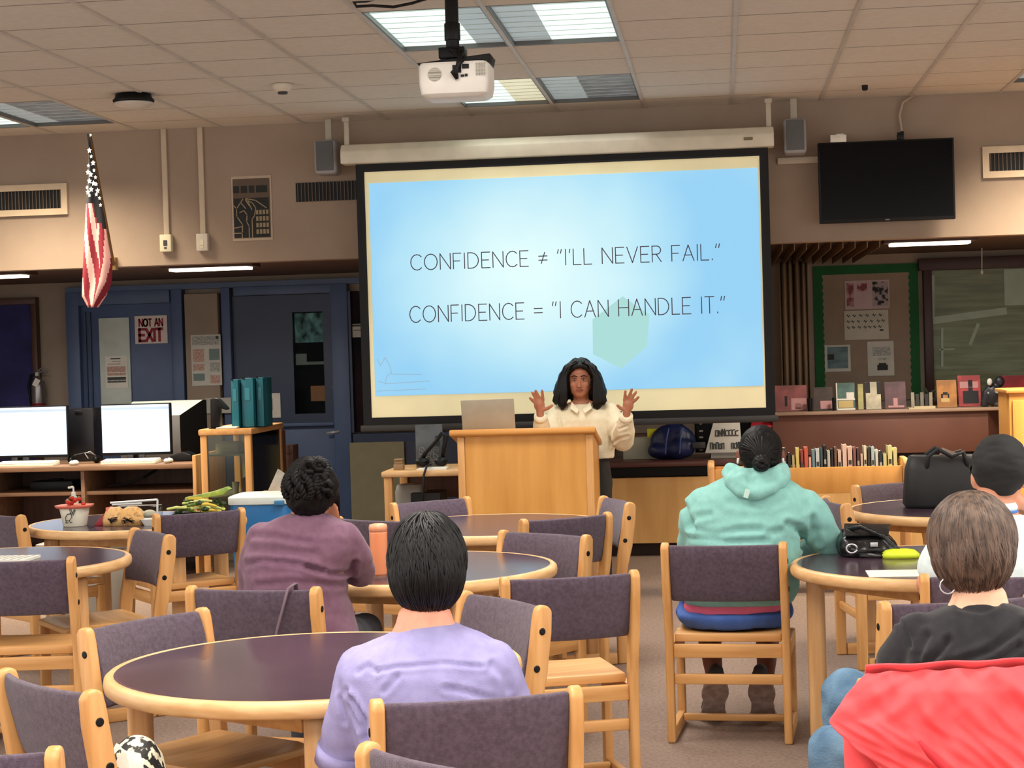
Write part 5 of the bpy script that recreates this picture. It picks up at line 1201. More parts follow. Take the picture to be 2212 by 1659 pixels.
# bakery packs
c = at(263, 1108, 9.7)
for k, (px, w, cc, lb) in enumerate(((246, .12, (220, 176, 116), 'left bag of round cookies leaning on the food table'), (282, .14, (214, 168, 104), 'right bag of round cookies leaning on the food table'))):
    c = at(px, 1112, 9.68); t = thing('cookie_bag', Vector((c.x, 9.68, ZT)), lb, 'food')
    f = M(); f.loft([(0, 0, 0, w/2, .03), (0, .0, .04, w/2, .04), (0, .02, .085, w/2*.8, .025), (0, .03, .1, w/2*.4, .01)], 24, 3); f.build('bread', mat('cookie_tan%d' % k, cc, .6, c2=(150, 100, 56), nscale=(45, 45, 45), contrast=(.3, .5)), t, smooth=True)
    f = M(); rr = random.Random(k)
    for q in range(9): f.ribbon([Vector((rr.uniform(-.04, .04), -.0435, rr.uniform(.015, .05))) for _ in range(2)], .005, TOCAM, .001)
    f.build('printed_marks', mat('print_brown', (60, 40, 24), .7), t)
t = thing('napkin_pack', Vector((at(222, 1105, 9.72).x, 9.74, ZT)), 'red and pink packet between fruit tub and cookies', 'packet')
f = M(); f.prism([(-.045, 0), (.04, 0), (.03, .075), (.0, .055)], 'y', -.05, .05); f.build('wrapper', mat('packet_red', (150, 24, 40), .4), t, bevel=.004)
M().box((.043, -.02, .05), (.008, .09, .1), Matrix.Rotation(-.15, 3, 'Y')).build('pink_edge', mat('packet_pink', (236, 130, 130), .5), t)
t = thing('clear_container', Vector((at(295, 1090, 9.98).x, 10.0, ZT)), 'clear plastic clamshell behind the cookies on food table', 'container')
f = M(); f.box((0, 0, .04), (.24, .16, .08)); f.build('box', glass_mat('clear_plastic', (235, 238, 235), .05), t, bevel=.006)
f = M(); f.tube([(-.13, -.08, .105), (.14, -.08, .118)], .006, 8).tube([(.14, -.08, .118), (.135, -.08, .02)], .006, 8).tube([(-.12, -.08, .095), (.05, -.08, .1)], .006, 8); f.build('rim', mat('clear_rim', (216, 220, 220), .3), t)
f = M(); f.ell((-.03, 0, .035), (.07, .05, .03)).ell((.06, .02, .03), (.04, .04, .025)); f.build('pastry', mat('pastry_white', (230, 220, 200), .6), t, smooth=True)
t = thing('bowl', Vector((at(330, 1108, 9.66).x, 9.68, ZT)), 'white plastic tray beside the cookies on the food table', 'tray')
f = M(); f.loft([(0, 0, .0, .05, .04), (0, 0, .035, .07, .055), (0, 0, .035, .064, .05), (0, 0, .006, .045, .035)], 24, 4); f.build('dish', mat('dish_white', (220, 220, 214), .35), t)
t = thing('vegetable_tray', Vector((at(425, 1090, 9.9).x, 9.95, ZT)), 'tray of green vegetables on the food table', 'tray')
w = .34
f = M(); f.loft([(0, 0, .0, w/2-.02, .12), (0, 0, .03, w/2, .14), (0, 0, .03, w/2-.006, .134), (0, 0, .005, w/2-.03, .11)], 32, 5); f.build('tray', BLACKG, t)
VG = [mat('veg_green', (120, 150, 48), .5, c2=(70, 100, 30), nscale=(30, 30, 30)), mat('veg_pale', (214, 222, 130), .5), mat('veg_dark', (50, 80, 40), .6, c2=(26, 46, 24), nscale=(60, 60, 60)), mat('veg_yellow', (226, 196, 70), .5)]
tl0 = t.location.copy(); rr = random.Random(6)
for k in range(22):
    kind = 'celery' if k % 3 == 0 else ('broccoli' if k % 3 == 1 else 'pepper_strip')
    x, y = rr.uniform(-.13, .13), rr.uniform(-.09, .09); z = .03+.018*(k//6)+(.02 if x > 0 else 0)
    lb = {'celery': 'pale celery stick on the vegetable tray', 'broccoli': 'dark broccoli floret on the vegetable tray', 'pepper_strip': 'yellow-green vegetable strip on the vegetable tray'}[kind]
    o = tl0+Vector((x, y, z)); a_ = rr.uniform(-.5, .5)
    if kind == 'broccoli':
        s = thing(kind, o, lb, 'vegetable', 'broccoli on the vegetable tray', rz=a_)
        M().tube([(0, 0, -.012), (0, 0, .005)], .006, 8).build('stalk', VG[0], s)
        f = M()
        for q in range(5): f.ell((.012*cos(q*1.26), .012*sin(q*1.26), .012), (.011, .011, .01), 8, 6)
        f.ell((0, 0, .018), (.012, .012, .01), 8, 6); f.build('crown', VG[2], s, smooth=True)
    else:
        f = M(); f.tube([(-.05, 0, 0), (0, 0, .006), (.05, .0, 0)], [.007, .009, .006], 8, sx=.8, round_ends=True)
        tag(f.build(kind, VG[1] if kind == 'celery' else VG[3 if k % 2 else 0], loc=o, smooth=True), lb, 'vegetable', 'vegetable sticks on the tray'); COL.objects[-1].rotation_euler = (0, rr.uniform(-.1, .1), a_)
f = M(); f.prism([(-.1, 0), (.12, .03), (.16, .06), (.14, .075), (.06, .05), (-.1, .02)], 'y', -.03, .03)
t = thing('green_packet', tl0+Vector((.02, .02, .105)), 'yellow and green food packet on top of the vegetables', 'packet'); f.build('wrapper', mat('packet_green', (186, 206, 90), .4, c2=(110, 140, 60), nscale=(20, 20, 20)), t, bevel=.006)
f = M(); f.box((-.04, -.031, .016), (.08, .002, .014)); f.build('yellow_band', VG[3], t)
# under the food table: pale storage tub
t = thing('storage_tub', (at(185, 1170, 10.9).x, 10.95, 0), 'pale storage tub under the food table', 'tub')
f = M(); f.loft([(0, 0, 0, .24, .16), (0, 0, .5, .27, .18)], 32, 8); f.build('tub', mat('tub_pale', (186, 180, 166), .5), t, bevel=.003)
f = M(); f.loft([(0, 0, .501, .285, .195), (0, 0, .53, .285, .195)], 32, 8); f.build('lid', mat('tub_lid', (160, 154, 142), .5), t, bevel=.003)
M().box((0, -.2, .42), (.1, .03, .05)).build('handle', BLACK, t)
# black handbag, yellow pouch and paper on the right table
t = thing('handbag', Vector((at(1874, 1178, 7.7).x, 7.72, ZT)), 'shiny black handbag slumped on the right table', 'handbag')
BG = mat('bag_patent', (14, 14, 15), .25, c2=(22, 22, 24), nscale=(14, 14, 14), bump=.3)
f = M(); f.loft([(0, 0, .0, .115, .085), (0, 0, .03, .125, .095), (-.005, .005, .07, .115, .08), (-.015, .015, .1, .085, .055), (-.025, .02, .118, .06, .03)], 36, 3.4)
remesh(f, 'body', BG, t, .009, 4, fold=lambda v, n: Vector((v.x, v.y, max(.001, v.z)))+n*.008*noise.noise(v*20))
f = M(); f.tube([(-.07+.022*cos(q*.5), -.104, .04+.018*sin(q*.5)) for q in range(13)], .004, 6); f.build('ring', CHROME, t, smooth=True)
f = M(); f.tube([(-.1, .0, .1), (-.03, -.06, .125), (.06, -.085, .085), (.12, -.1, .03), (.06, -.12, .012), (-.04, -.115, .014)], .01, 8, sx=.5); f.build('strap', BG, t, smooth=True)
M().hexa([(-.1, -.07, .085), (.08, -.075, .085), (.1, .02, .12), (-.09, .03, .125)], [(-.1, -.075, .091), (.08, -.08, .091), (.1, .02, .127), (-.09, .03, .132)]).build('flap', BG, t, bevel=.004)
M().box((.02, -.105, .055), (.03, .006, .018)).build('clasp', CHROME, t, bevel=.002)
t = thing('pouch', Vector((at(1944, 1172, 7.62).x, 7.62, ZT)), 'neon yellow pouch beside the black handbag', 'pouch')
f = M(); f.loft([(0, 0, 0, .075, .05), (0, 0, .015, .078, .052), (0, 0, .03, .06, .035), (.0, 0, .036, .03, .01)], 24, 3); f.build('cloth', mat('neon_yellow', (206, 226, 40), .6, bump=.3), t, smooth=True)
a_ = [at(1857, 1234, 7.2), at(1985, 1233, 7.2)]
t = M().box((0, 0, .001), (.28, .2, .002)); tag(t.build('paper_sheet', mat('sheet_cream', (244, 240, 214), .8), loc=Vector((.665, 7.10, ZT))), 'blank white sheet lying on the right table', 'paper')
# tote bag on far right table
t = thing('tote_bag', Vector((at(2040, 1070, 9.85).x, 9.85, ZT)), 'large black tote bag standing on the far right table', 'bag')
f = M(); wd = .2
TOTE = mat('tote_black', (30, 30, 32), .6, c2=(22, 22, 24), nscale=(8, 8, 8))
f.loft([(0, 0, 0, .2, .09), (0, 0, .02, .215, .1), (0, 0, .2, .2, .1), (-.01, 0, .27, .17, .07), (-.01, 0, .275, .15, .05), (0, 0, .15, .15, .05)], 40, 4)
f.build('body', TOTE, t, smooth=True)
for y in (-.08, .06):
    M().tube([(-.1, y, .17), (-.09, y-.02, .27), (-.04, y-.03, .31), (.03, y-.03, .27), (.09, y-.02, .29), (.12, y, .19)], .012, 8, sx=.7).build('handle', TOTE, t, smooth=True)
M().box((.03, -.02, .27), (.1, .02, .05), Matrix.Rotation(.4, 3, 'Y')).build('lining', mat('lining_tan', (150, 130, 116), .7), t)
# ================================================================== people
SK_TAN = mat('skin_tan', (176, 118, 90), .5, c2=(166, 106, 80), nscale=(20, 20, 20), spec=.35)
SK_PINK = mat('skin_pink', (238, 166, 140), .5, c2=(230, 150, 126), nscale=(20, 20, 20), spec=.35)
SK_PALE = mat('skin_pale', (238, 190, 160), .5, c2=(230, 178, 148), nscale=(20, 20, 20), spec=.35)
SK_DARK = mat('skin_dark', (120, 74, 60), .5, c2=(104, 62, 50), nscale=(20, 20, 20), spec=.35)
HAIRB = mat('hair_black', (17, 17, 20), .46, c2=(8, 8, 9), nscale=(60, 60, 8), spec=.3)
HAIRBR = mat('hair_brown', (110, 90, 77), .45, c2=(64, 50, 43), nscale=(70, 70, 8), spec=.4)
HAIRK = mat('hair_braided', (17, 15, 16), .55, c2=(9, 8, 9), nscale=(60, 60, 30), spec=.18)
def cap(f, a, b, r0, r1, n=12): f.tube([a, b], [r0, r1], n, round_ends=True)
def chain(f, pts, rs, n=10, **k): f.tube(pts, rs, n, round_ends=True, **k)
def ring(py, l, r, Y, ry, k=1.0, dy=0):
    a = at(l, py, Y); b = at(r, py, Y); return ((a.x+b.x)/2, Y+dy, (a.z+b.z)/2, (b.x-a.x)/2*k, ry*k)
def folds(amp, sx, sy, sz, seed=0, floor=None):
    o = Vector((seed*3.1, seed*1.7, seed*.9))
    def fn(v, n):
        w = Vector((v.x*sx, v.y*sy, v.z*sz))+o
        q = noise.noise(w)+.5*noise.noise(w*2.1)
        return v+n*amp*(q-.7*max(0, abs(q)-.35))
    return fn
def creased(fn, lines, Y):
    """adds cloth creases: polylines on the back of a garment, (points, depth, width)"""
    L = []
    for pts, dp, wd in lines:
        q = [at(px, py, Y) for px, py in pts]
        for a, b in zip(q[:-1], q[1:]): L.append((a.x, a.z, b.x, b.z, dp, wd))
    def g(v, n):
        o = fn(v, n)
        if n.y > .35: return o
        best = {}
        for (ax, az, bx, bz, dp, wd) in L:
            dx, dz = bx-ax, bz-az; t = ((v.x-ax)*dx+(v.z-az)*dz)/(dx*dx+dz*dz); t = max(0, min(1, t))
            d = math.hypot(v.x-ax-dx*t, v.z-az-dz*t)
            if d < wd*4: best[(dp, wd)] = min(best.get((dp, wd), 9), d)
        k = 0
        for (dp, wd), d in best.items(): k += -dp*math.exp(-(d/wd)**2)+.55*dp*math.exp(-((d-2*wd)/wd)**2)
        return o+n*k
    return g
def hand(f, wrist, d, up, s=1.0, side=1, curl=.5):
    """palm with five separate fingers; d along the hand, up = back of the hand, thumb on `side`"""
    d = d.normalized(); b = (up-d*up.dot(d)).normalized(); t = d.cross(b)*side
    pc = wrist+d*.05*s
    f.ell(pc, (.04*s, .05*s, .016*s), 12, 8, Matrix((t, d, b)).transposed())
    for k, (o, L) in enumerate(((.028, .066), (.010, .075), (-.009, .07), (-.027, .055))):
        p = wrist+d*.088*s+t*o*s; q = p+d*L*.45*s-b*L*.12*curl*s; r = q+d*L*.3*s-b*L*.45*curl*s; e = r+d*L*.12*s-b*L*.4*curl*s
        chain(f, [wrist+d*.05*s+t*o*.8*s, p, q, r, e], [.011*s, .0095*s, .0085*s, .008*s, .007*s], 8)
    p = wrist+d*.025*s+t*.03*s
    chain(f, [wrist+d*.015*s+t*.015*s, p, p+d*.03*s+t*.022*s, p+d*.055*s+t*.026*s-b*.01*s], [.014*s, .013*s, .011*s, .009*s], 8)
def leg_pts(hip, knee, ankle, toe): return hip, knee, ankle, toe
def limb_body(f, J, k=1.0):
    f.ell(J['head'], J.get('hr', (.075, .095, .11)), 16, 12)
    cap(f, J['neck'], J['head']+Vector((0, 0, -.03)), .056*k, .053*k)
    f.tube([J['neck'], J['chest'], J['waist'], J['pelvis']], [.07*k, .13*k, .13*k, .14*k], 16, sx=1.15, up=(0, 1, 0), round_ends=True)
    for s in 'LR':
        if 'sh'+s in J:
            shi = J['sh'+s].lerp(J['chest'], .22); cap(f, J['neck']+Vector((0, 0, -.085)), shi, .034*k, .036*k); cap(f, shi, J['sh'+s].lerp(J['el'+s], .2), .036*k, .04*k)
            chain(f, [J['sh'+s].lerp(J['el'+s], .25), J['el'+s]], [.042*k, .038*k]); chain(f, [J['el'+s], J['wr'+s]], [.04*k, .026])
            hand(f, J['wr'+s], J.get('hd'+s, J['wr'+s]-J['el'+s]), J.get('hu'+s, Vector((0, 0, 1))), 1, J.get('hs'+s, 1))
        if 'hp'+s in J:
            chain(f, [J['pelvis'], J['hp'+s], J['kn'+s]], [.1*k, .085*k, .058*k]); chain(f, [J['kn'+s], J['kn'+s].lerp(J['an'+s], .35), J['an'+s]], [.056*k, .055*k, .036])
            chain(f, [J['an'+s]+Vector((0, 0, -.02)), J['an'+s]+J.get('toe', Vector((0, .12, -.03)))], [.036, .03])
def locks(f, c, R, n, t0, t1, rad, seed, crown=0, swirl=.3, phis=(0, 2*pi), tuck=.0, flip=0, lift=1.02, drop=0, rots=None):
    rr = random.Random(seed); c = Vector(c)
    for k in range(n):
        ph = phis[0]+(phis[1]-phis[0])*rr.random(); a = rr.uniform(*t0); b = rr.uniform(*t1); sw = swirl*(rr.random()-.3)
        pts = []; rs = []; m = 8; r0 = rad*rr.uniform(.6, 1.3); lf = lift+rr.uniform(-.015, .03)
        for q in range(m+1):
            s = q/m; t = a+(b-a)*s; p = ph+sw*s
            k2 = lf*(1-tuck*max(0, s-.6))+flip*max(0, s-.8)
            v = Vector((R[0]*sin(t)*cos(p)*k2, R[1]*sin(t)*sin(p)*k2, R[2]*cos(t)*lf-drop*max(0, s-.5)))
            if crown: v = Matrix.Rotation(crown, 3, 'X') @ v
            pts.append(c+v); rs.append(r0*(1-.75*max(0, s-.4)/.6)*(min(1, .4+s*3)))
        f.tube(pts, rs, 6, sx=1.5)
def braid(f, pts, r, turns=6, seed=0):
    P = [Vector(p) for p in pts]; n = 10*len(P)
    def ev(s):
        x = s*(len(P)-1); i = min(int(x), len(P)-2); t = x-i
        p0, p1, p2, p3 = P[max(i-1, 0)], P[i], P[i+1], P[min(i+2, len(P)-1)]
        return .5*((2*p1)+(p2-p0)*t+(2*p0-5*p1+4*p2-p3)*t*t+(3*p1-p0-3*p2+p3)*t**3)
    for st in range(3):
        pp_ = []; rs = []
        for k in range(n+1):
            s = k/n; c = ev(s); d = (ev(min(1, s+.02))-ev(max(0, s-.02))).normalized(); ref = Vector((0, 0, 1)) if abs(d.z) < .85 else Vector((1, 0, 0)); u = d.cross(ref).normalized(); w = d.cross(u)
            a = 2*pi*turns*s+st*2*pi/3
            pp_.append(c+u*r*.62*cos(a)+w*r*.4*sin(a)); rs.append(r*.62*(1-.5*max(0, s-.75)/.25))
        f.tube(pp_, rs, 6)

# ------------------------------------------------------------------ presenter
Y = 11.9
pc = at(1258, 900, Y)
pr_ = thing('person', Vector((pc.x, Y, 0)), 'standing person with long black hair and cream jacket, both palms raised', 'person')
O = pr_.location.copy()
w = lambda px, py, dY=0: at(px, py, Y+dY)
f = M()
hd = w(1253, 822)
f.ell(hd+Vector((0, .015, .008)), (.08, .095, .112), 24, 16)
f.ell(hd+Vector((0, -.02, -.045)), (.065, .065, .07), 20, 12); f.ell(hd+Vector((0, -.048, -.083)), (.037, .03, .026), 14, 8)
for s in (-1, 1): f.ell(hd+Vector((s*.037, -.055, -.025)), (.026, .02, .024), 10, 8); f.ell(hd+Vector((s*.08, .01, -.01)), (.012, .022, .032), 10, 8)
f.ell(hd+Vector((0, -.062, .03)), (.055, .02, .02), 12, 8)
chain(f, [hd+Vector((0, -.074, .004)), hd+Vector((0, -.083, -.016)), hd+Vector((0, -.094, -.034))], [.007, .009, .0125], 8)
for s in (-1, 1): f.ell(hd+Vector((s*.013, -.083, -.037)), (.009, .011, .008), 8, 6)
f.ell(hd+Vector((0, -.078, -.062)), (.026, .012, .012), 10, 8)
nk = w(1256, 876, .02)
cap(f, nk, hd+Vector((0, .02, -.05)), .052, .05)
pel = Vector((pc.x, Y+.02, .80)); ch = w(1258, 930, .02)
f.tube([nk, ch, Vector((pc.x, Y+.02, .98)), pel], [.06, .12, .105, .125], 20, sx=1.2, up=(0, 1, 0), round_ends=True)
J1 = {'shL': w(1208, 892, .01), 'elL': w(1172, 965, -.12), 'wrL': w(1168, 899, -.28), 'shR': w(1316, 890, .01), 'elR': w(1346, 952, -.12), 'wrR': w(1353, 899, -.28)}
for s in 'LR':
    cap(f, nk, J1['sh'+s], .045, .045); chain(f, [J1['sh'+s], J1['el'+s], J1['wr'+s]], [.045, .036, .024])
tips = {'L': ([((1173, 865), (1172, 854), (1171, 844)), ((1166, 861), (1161, 852), (1157, 844)), ((1159, 863), (1154, 855), (1150, 848)), ((1155, 869), (1149, 864), (1145, 860))], ((1172, 886), (1183, 882), (1193, 876)), (1165, 875), (1167, 897)),
        'R': ([((1349, 866), (1350, 855), (1351, 845)), ((1356, 862), (1361, 851), (1365, 841)), ((1362, 864), (1368, 855), (1374, 847)), ((1366, 869), (1373, 864), (1379, 858))], ((1349, 886), (1341, 882), (1334, 876)), (1357, 875), (1353, 897))}
for s in 'LR':
    fs, th, pm, wr = tips[s]; dY = -.29
    P_ = w(*pm, dY); f.ell(P_, (.036, .016, .042), 14, 10); cap(f, w(*wr, -.28), P_, .024, .024)
    for ch_ in fs:
        a0, a1, a2 = [w(*q, dY-.012*i) for i, q in enumerate(ch_)]
        chain(f, [P_.lerp(a0, .6), a0, a1, a2], [.012, .0112, .0102, .0088], 8)
    a0, a1, a2 = [w(*q, dY-.01*i) for i, q in enumerate(th)]
    chain(f, [P_.lerp(a0, .5), a0, a1, a2], [.0155, .014, .012, .0095], 8)
for s in (-1, 1):
    hp = pel+Vector((s*.085, 0, -.04)); kn = Vector((pc.x+s*.09, Y+.01, .44)); an = Vector((pc.x+s*.095, Y+.04, .08))
    chain(f, [pel, hp, kn], [.1, .085, .055]); chain(f, [kn, kn.lerp(an, .3), an], [.053, .052, .034]); chain(f, [an+Vector((0, .01, -.04)), an+Vector((0, -.14, -.055))], [.032, .026])
remesh(f, 'body', SK_TAN, pr_, .0042, 3, O)
# face
for s in (-1, 1):
    e = M().ell(hd+Vector((s*.029, -.079, .008)), (.0135, .008, .005), 14, 8); eo = e.build('eye', mat('eye_white', (196, 176, 160), .3), pr_, smooth=True, origin=O)
    M().ell(hd+Vector((s*.029, -.086, .007)), (.006, .003, .0048), 12, 8).build('iris', mat('iris_dark', (24, 16, 14), .2), eo, smooth=True, origin=O)
    M().tube([hd+Vector((s*.015, -.084, .013)), hd+Vector((s*.029, -.089, .0165)), hd+Vector((s*.044, -.079, .012))], [.002, .0032, .002], 6).build('eyelid', mat('lid_brown', (84, 52, 42), .5), eo, smooth=True, origin=O)
    M().tube([hd+Vector((s*.012, -.082, .027)), hd+Vector((s*.03, -.083, .034)), hd+Vector((s*.05, -.068, .027))], [.003, .0042, .002], 6).build('eyebrow', HAIRB, pr_, smooth=True, origin=O)
f = M().tube([hd+Vector((-.024, -.082, -.058)), hd+Vector((-.01, -.0915, -.0555)), hd+Vector((0, -.092, -.057)), hd+Vector((.01, -.0915, -.0555)), hd+Vector((.024, -.082, -.058))], [.001, .004, .0035, .004, .001], 8)
f.tube([hd+Vector((-.022, -.082, -.060)), hd+Vector((0, -.0915, -.0665)), hd+Vector((.022, -.082, -.060))], [.001, .0055, .001], 8); f.build('lips', mat('lip_rose', (150, 82, 72), .4), pr_, smooth=True, origin=O)
# hair
f = M()
hc = hd+Vector((0, .035, .02))
f.ell(hc, (.092, .098, .115), 24, 14)
for s in (-1, 1):
    x = lambda px: 1253+s*px
    f.tube([w(x(12), 783, -.03), w(x(29), 795, -.05), w(x(36), 815, -.05), w(x(38), 840, -.04), w(x(42), 862, -.05), w(x(38), 880, -.06)], [.02, .026, .03, .044, .045, .02], 12, sx=.9, round_ends=True)
    f.tube([w(x(10), 782, .05), w(x(30), 812, .08), w(x(40), 850, .07), w(x(40), 872, .06)], [.03, .05, .06, .035], 12, round_ends=True)
f.tube([hc+Vector((0, .06, .05)), hc+Vector((0, .085, -.1)), hc+Vector((0, .09, -.2))], [.08, .09, .06], 14, sx=1.3, round_ends=True)
f.tube([w(1230, 803, -.05), w(1238, 793, -.07), w(1253, 789, -.08), w(1268, 793, -.07), w(1276, 803, -.05)], [.012, .016, .018, .016, .012], 10, round_ends=True)
hb = remesh(f, 'hair', HAIRB, pr_, .009, 4, O, fold=folds(.004, 50, 30, 7, 3))
f = M(); rr = random.Random(4)
for k in range(90):
    s = 1 if k % 2 else -1; u = rr.random(); x = lambda px: 1253+s*px
    o_ = rr.uniform(-.02, .02)
    f.tube([w(x(2+5*u), 780+4*u, -.05+o_), w(x(19+9*u), 789+5*u, -.08+o_*.5), w(x(30+8*u), 812, -.085), w(x(29+24*u), 845, -.078-.02*(1-u)), w(x(30+27*u+rr.uniform(-2, 2)), 866, -.09), w(x(25+26*u+rr.uniform(-5, 5)), 881+rr.uniform(-6, 3)-6*u, -.08)], [.002, .004, .0045, .0055, .005, .0015], 5)
f.build('hair_strands', HAIRB, pr_, smooth=True, origin=O)
# jacket
CRJ = mat('cream_cotton', (238, 228, 200), .85, c2=(230, 219, 190), nscale=(30, 30, 30), bump=.15, bscale=(200, 200, 200), spec=.15)
f = M()
f.loft([ring(990, 1199, 1327, Y+.02, .125), ring(965, 1196, 1329, Y+.02, .135), ring(935, 1194, 1329, Y+.02, .14), ring(905, 1193, 1331, Y+.02, .13), ring(889, 1200, 1324, Y+.02, .105), ring(879, 1214, 1304, Y+.02, .085), ring(872, 1232, 1280, Y+.02, .07)], 36, 2.3)
for s in 'LR':
    sh, el, wr = J1['sh'+s], J1['el'+s], J1['wr'+s]
    chain(f, [sh, sh.lerp(el, .5), el], [.066, .07, .07], 14); chain(f, [el, el.lerp(wr, .5), el.lerp(wr, .86)], [.072, .066, .046], 14)
    f.tube([el.lerp(wr, .84), el.lerp(wr, 1.03)], [.038, .04], 14)
remesh(f, 'jacket', CRJ, pr_, .008, 5, O, fold=creased(folds(.004, 8, 8, 16, 5), [([(1318, 965), (1316, 935), (1332, 914)], .0071, .008), ([(1322, 958), (1340, 945), (1358, 940)], .006, .008), ([(1340, 925), (1358, 918)], .0055, .007), ([(1205, 905), (1212, 925)], .0056, .008), ([(1265, 905), (1256, 930)], .004, .008), ([(1225, 975), (1290, 970)], .0041, .01)], Y-.13))
f = M()
for s in (-1, 1):
    a, b, c, d = w(1255+s*4, 884, -.1), w(1255+s*20, 868, -.05), w(1255+s*24, 882, -.095), w(1255+s*8, 893, -.125)
    f.hexa([a, b, c, d], [v+Vector((0, -.01, 0)) for v in (a, b, c, d)])
f.build('collar', CRJ, pr_, origin=O, bevel=.003)
f = M()
for s in 'LR':
    el, wr = J1['el'+s], J1['wr'+s]; f.tube([el.lerp(wr, .86), el.lerp(wr, 1.02)], [.044, .043], 18)
f.build('cuff', CRJ, pr_, origin=O, smooth=True)
BLKT = mat('black_trousers', (40, 38, 38), .8, c2=(30, 29, 29), nscale=(12, 12, 6))
f = M(); f.loft([(pc.x, Y+.02, .70, .165, .115), (pc.x, Y+.02, .82, .172, .12), (pc.x, Y+.02, .93, .155, .105)], 32, 2.4)
for s in (-1, 1):
    hp = pel+Vector((s*.085, 0, -.04)); kn = Vector((pc.x+s*.09, Y+.01, .44)); an = Vector((pc.x+s*.095, Y+.04, .09)); chain(f, [hp, kn, an], [.1, .078, .066], 14)
remesh(f, 'trousers', BLKT, pr_, .012, 4, O, fold=folds(.006, 20, 20, 7, 1))
for s in (-1, 1):
    f = M(); c = Vector((pc.x+s*.095, Y-.03, 0)); f.loft([(c.x, c.y, .001, .045, .125), (c.x, c.y, .03, .046, .125), (c.x, c.y+.03, .06, .04, .085), (c.x, c.y+.06, .085, .036, .045)], 20, 2.4); f.build('shoe', BLACK, pr_, origin=O, smooth=True)

# ------------------------------------------------------------------ mauve top, braided hair
Y = 6.72; base = at(662, 1300, Y)
p2 = thing('person', Vector((base.x, Y, 0)), 'seated person in a mauve top with braided black hair, chin on hand', 'person')
O = p2.location.copy(); w = lambda px, py, dY=0: at(px, py, Y+dY)
J = {'head': w(678, 1055, .02), 'hr': (.08, .098, .115), 'neck': w(668, 1122, 0), 'chest': w(662, 1205), 'waist': w(660, 1290, -.02), 'pelvis': Vector((base.x, Y-.02, .56)),
     'shL': w(568, 1160), 'elL': w(545, 1290, .1), 'wrL': Vector((base.x-.08, Y+.42, .62)), 'shR': w(748, 1160), 'elR': w(778, 1236, .22), 'wrR': w(722, 1135, .2),
     'hdR': Vector((-.02, .0, .1)), 'huR': Vector((.3, .8, .1)), 'hpL': Vector((base.x-.1, Y+.02, .54)), 'hpR': Vector((base.x+.1, Y+.02, .54)), 'knL': Vector((base.x-.12, Y+.45, .54)), 'knR': Vector((base.x+.13, Y+.45, .54)), 'anL': Vector((base.x-.12, Y+.42, .1)), 'anR': Vector((base.x+.13, Y+.42, .1))}
f = M(); limb_body(f, J, .95); cap(f, w(716, 1118, .1), w(700, 1090, .06), .035, .04)
remesh(f, 'body', SK_TAN, p2, .008, 4, O)
MAUVE = mat('mauve_knit', (120, 88, 108), .85, c2=(111, 80, 99), nscale=(40, 40, 40), bump=.15, bscale=(300, 300, 300), spec=.15, sheen=.15)
f = M()
f.loft([ring(1385, 560, 780, Y-.02, .15), ring(1345, 540, 768, Y-.01, .16), ring(1290, 530, 750, Y, .165), ring(1235, 530, 748, Y, .165), ring(1190, 534, 768, Y, .15), ring(1155, 548, 770, Y, .13), ring(1132, 566, 752, Y, .105), ring(1118, 590, 722, Y, .085), ring(1106, 628, 702, Y, .066)], 40, 2.4)
chain(f, [J['shL'], w(548, 1225, .03), J['elL']], [.062, .062, .056], 14); chain(f, [J['elL'], J['wrL']], [.055, .036], 12)
chain(f, [w(742, 1162), w(768, 1202, .06), w(779, 1238, .2)], [.066, .064, .058], 14); chain(f, [w(779, 1238, .2), w(735, 1160, .2)], [.052, .04], 12)
remesh(f, 'sweater', MAUVE, p2, .01, 5, O, fold=creased(folds(.006, 3.5, 7, 15, 2), [([(538, 1161), (588, 1158), (672, 1170)], .0071, .010), ([(527, 1221), (569, 1209), (645, 1216), (700, 1232)], .0101, .009), ([(668, 1222), (710, 1239), (741, 1248), (752, 1222)], .013, .009), ([(535, 1190), (610, 1188), (690, 1196)], .0051, .012), ([(560, 1262), (640, 1254), (735, 1268)], .0072, .011)], Y-.12))
f = M(); c = w(675, 1052, .0)
f.ell(c, (.098, .112, .104), 24, 14); f.ell(c+Vector((-.01, -.02, -.03)), (.088, .09, .085), 20, 12)
f.tube([w(728, 1060, .03), w(733, 1100, .05), w(735, 1138, .06)], [.012, .009, .004], 8)
remesh(f, 'hair', HAIRK, p2, .009, 2, O, fold=folds(.006, 60, 60, 25, 9))
f = M(); rr = random.Random(12)
for k in range(9):
    a0 = -1.25+k*.3
    pts = []
    for q in range(6):
        t = .25+q*.33; ph = -pi/2+a0*(1-.25*q/5)+.25*sin(q+k)
        pts.append(c+Vector((.1*sin(t)*cos(ph)*1.03, .112*sin(t)*sin(ph)*1.03, .105*cos(t))))
    braid(f, pts, .017, 5, k)
for (px, py, r_) in ((668, 1008, .026), (690, 1005, .022), (660, 1030, .03), (690, 1035, .026), (705, 1050, .022), (650, 1060, .024)):
    q = w(px, py, -.1); f.tube([q+Vector((r_*cos(a/3*pi)*.8, -.008*a/6, r_*sin(a/3*pi)*.8)) for a in range(6)], .012, 6, round_ends=True)
f.build('braids', HAIRK, p2, smooth=True, origin=O)
f = M(); f.loft([(base.x, Y, .45, .17, .17), (base.x, Y, .52, .2, .19), (base.x, Y, .62, .18, .15)], 32, 2.5)
for s in 'LR': chain(f, [J['hp'+s], J['kn'+s]], [.1, .072], 14); chain(f, [J['kn'+s], J['an'+s]], [.07, .055], 14)
GREYT = mat('grey_trousers', (58, 60, 68), .85)
remesh(f, 'trousers', GREYT, p2, .014, 4, O, fold=folds(.006, 12, 9, 12, 4))
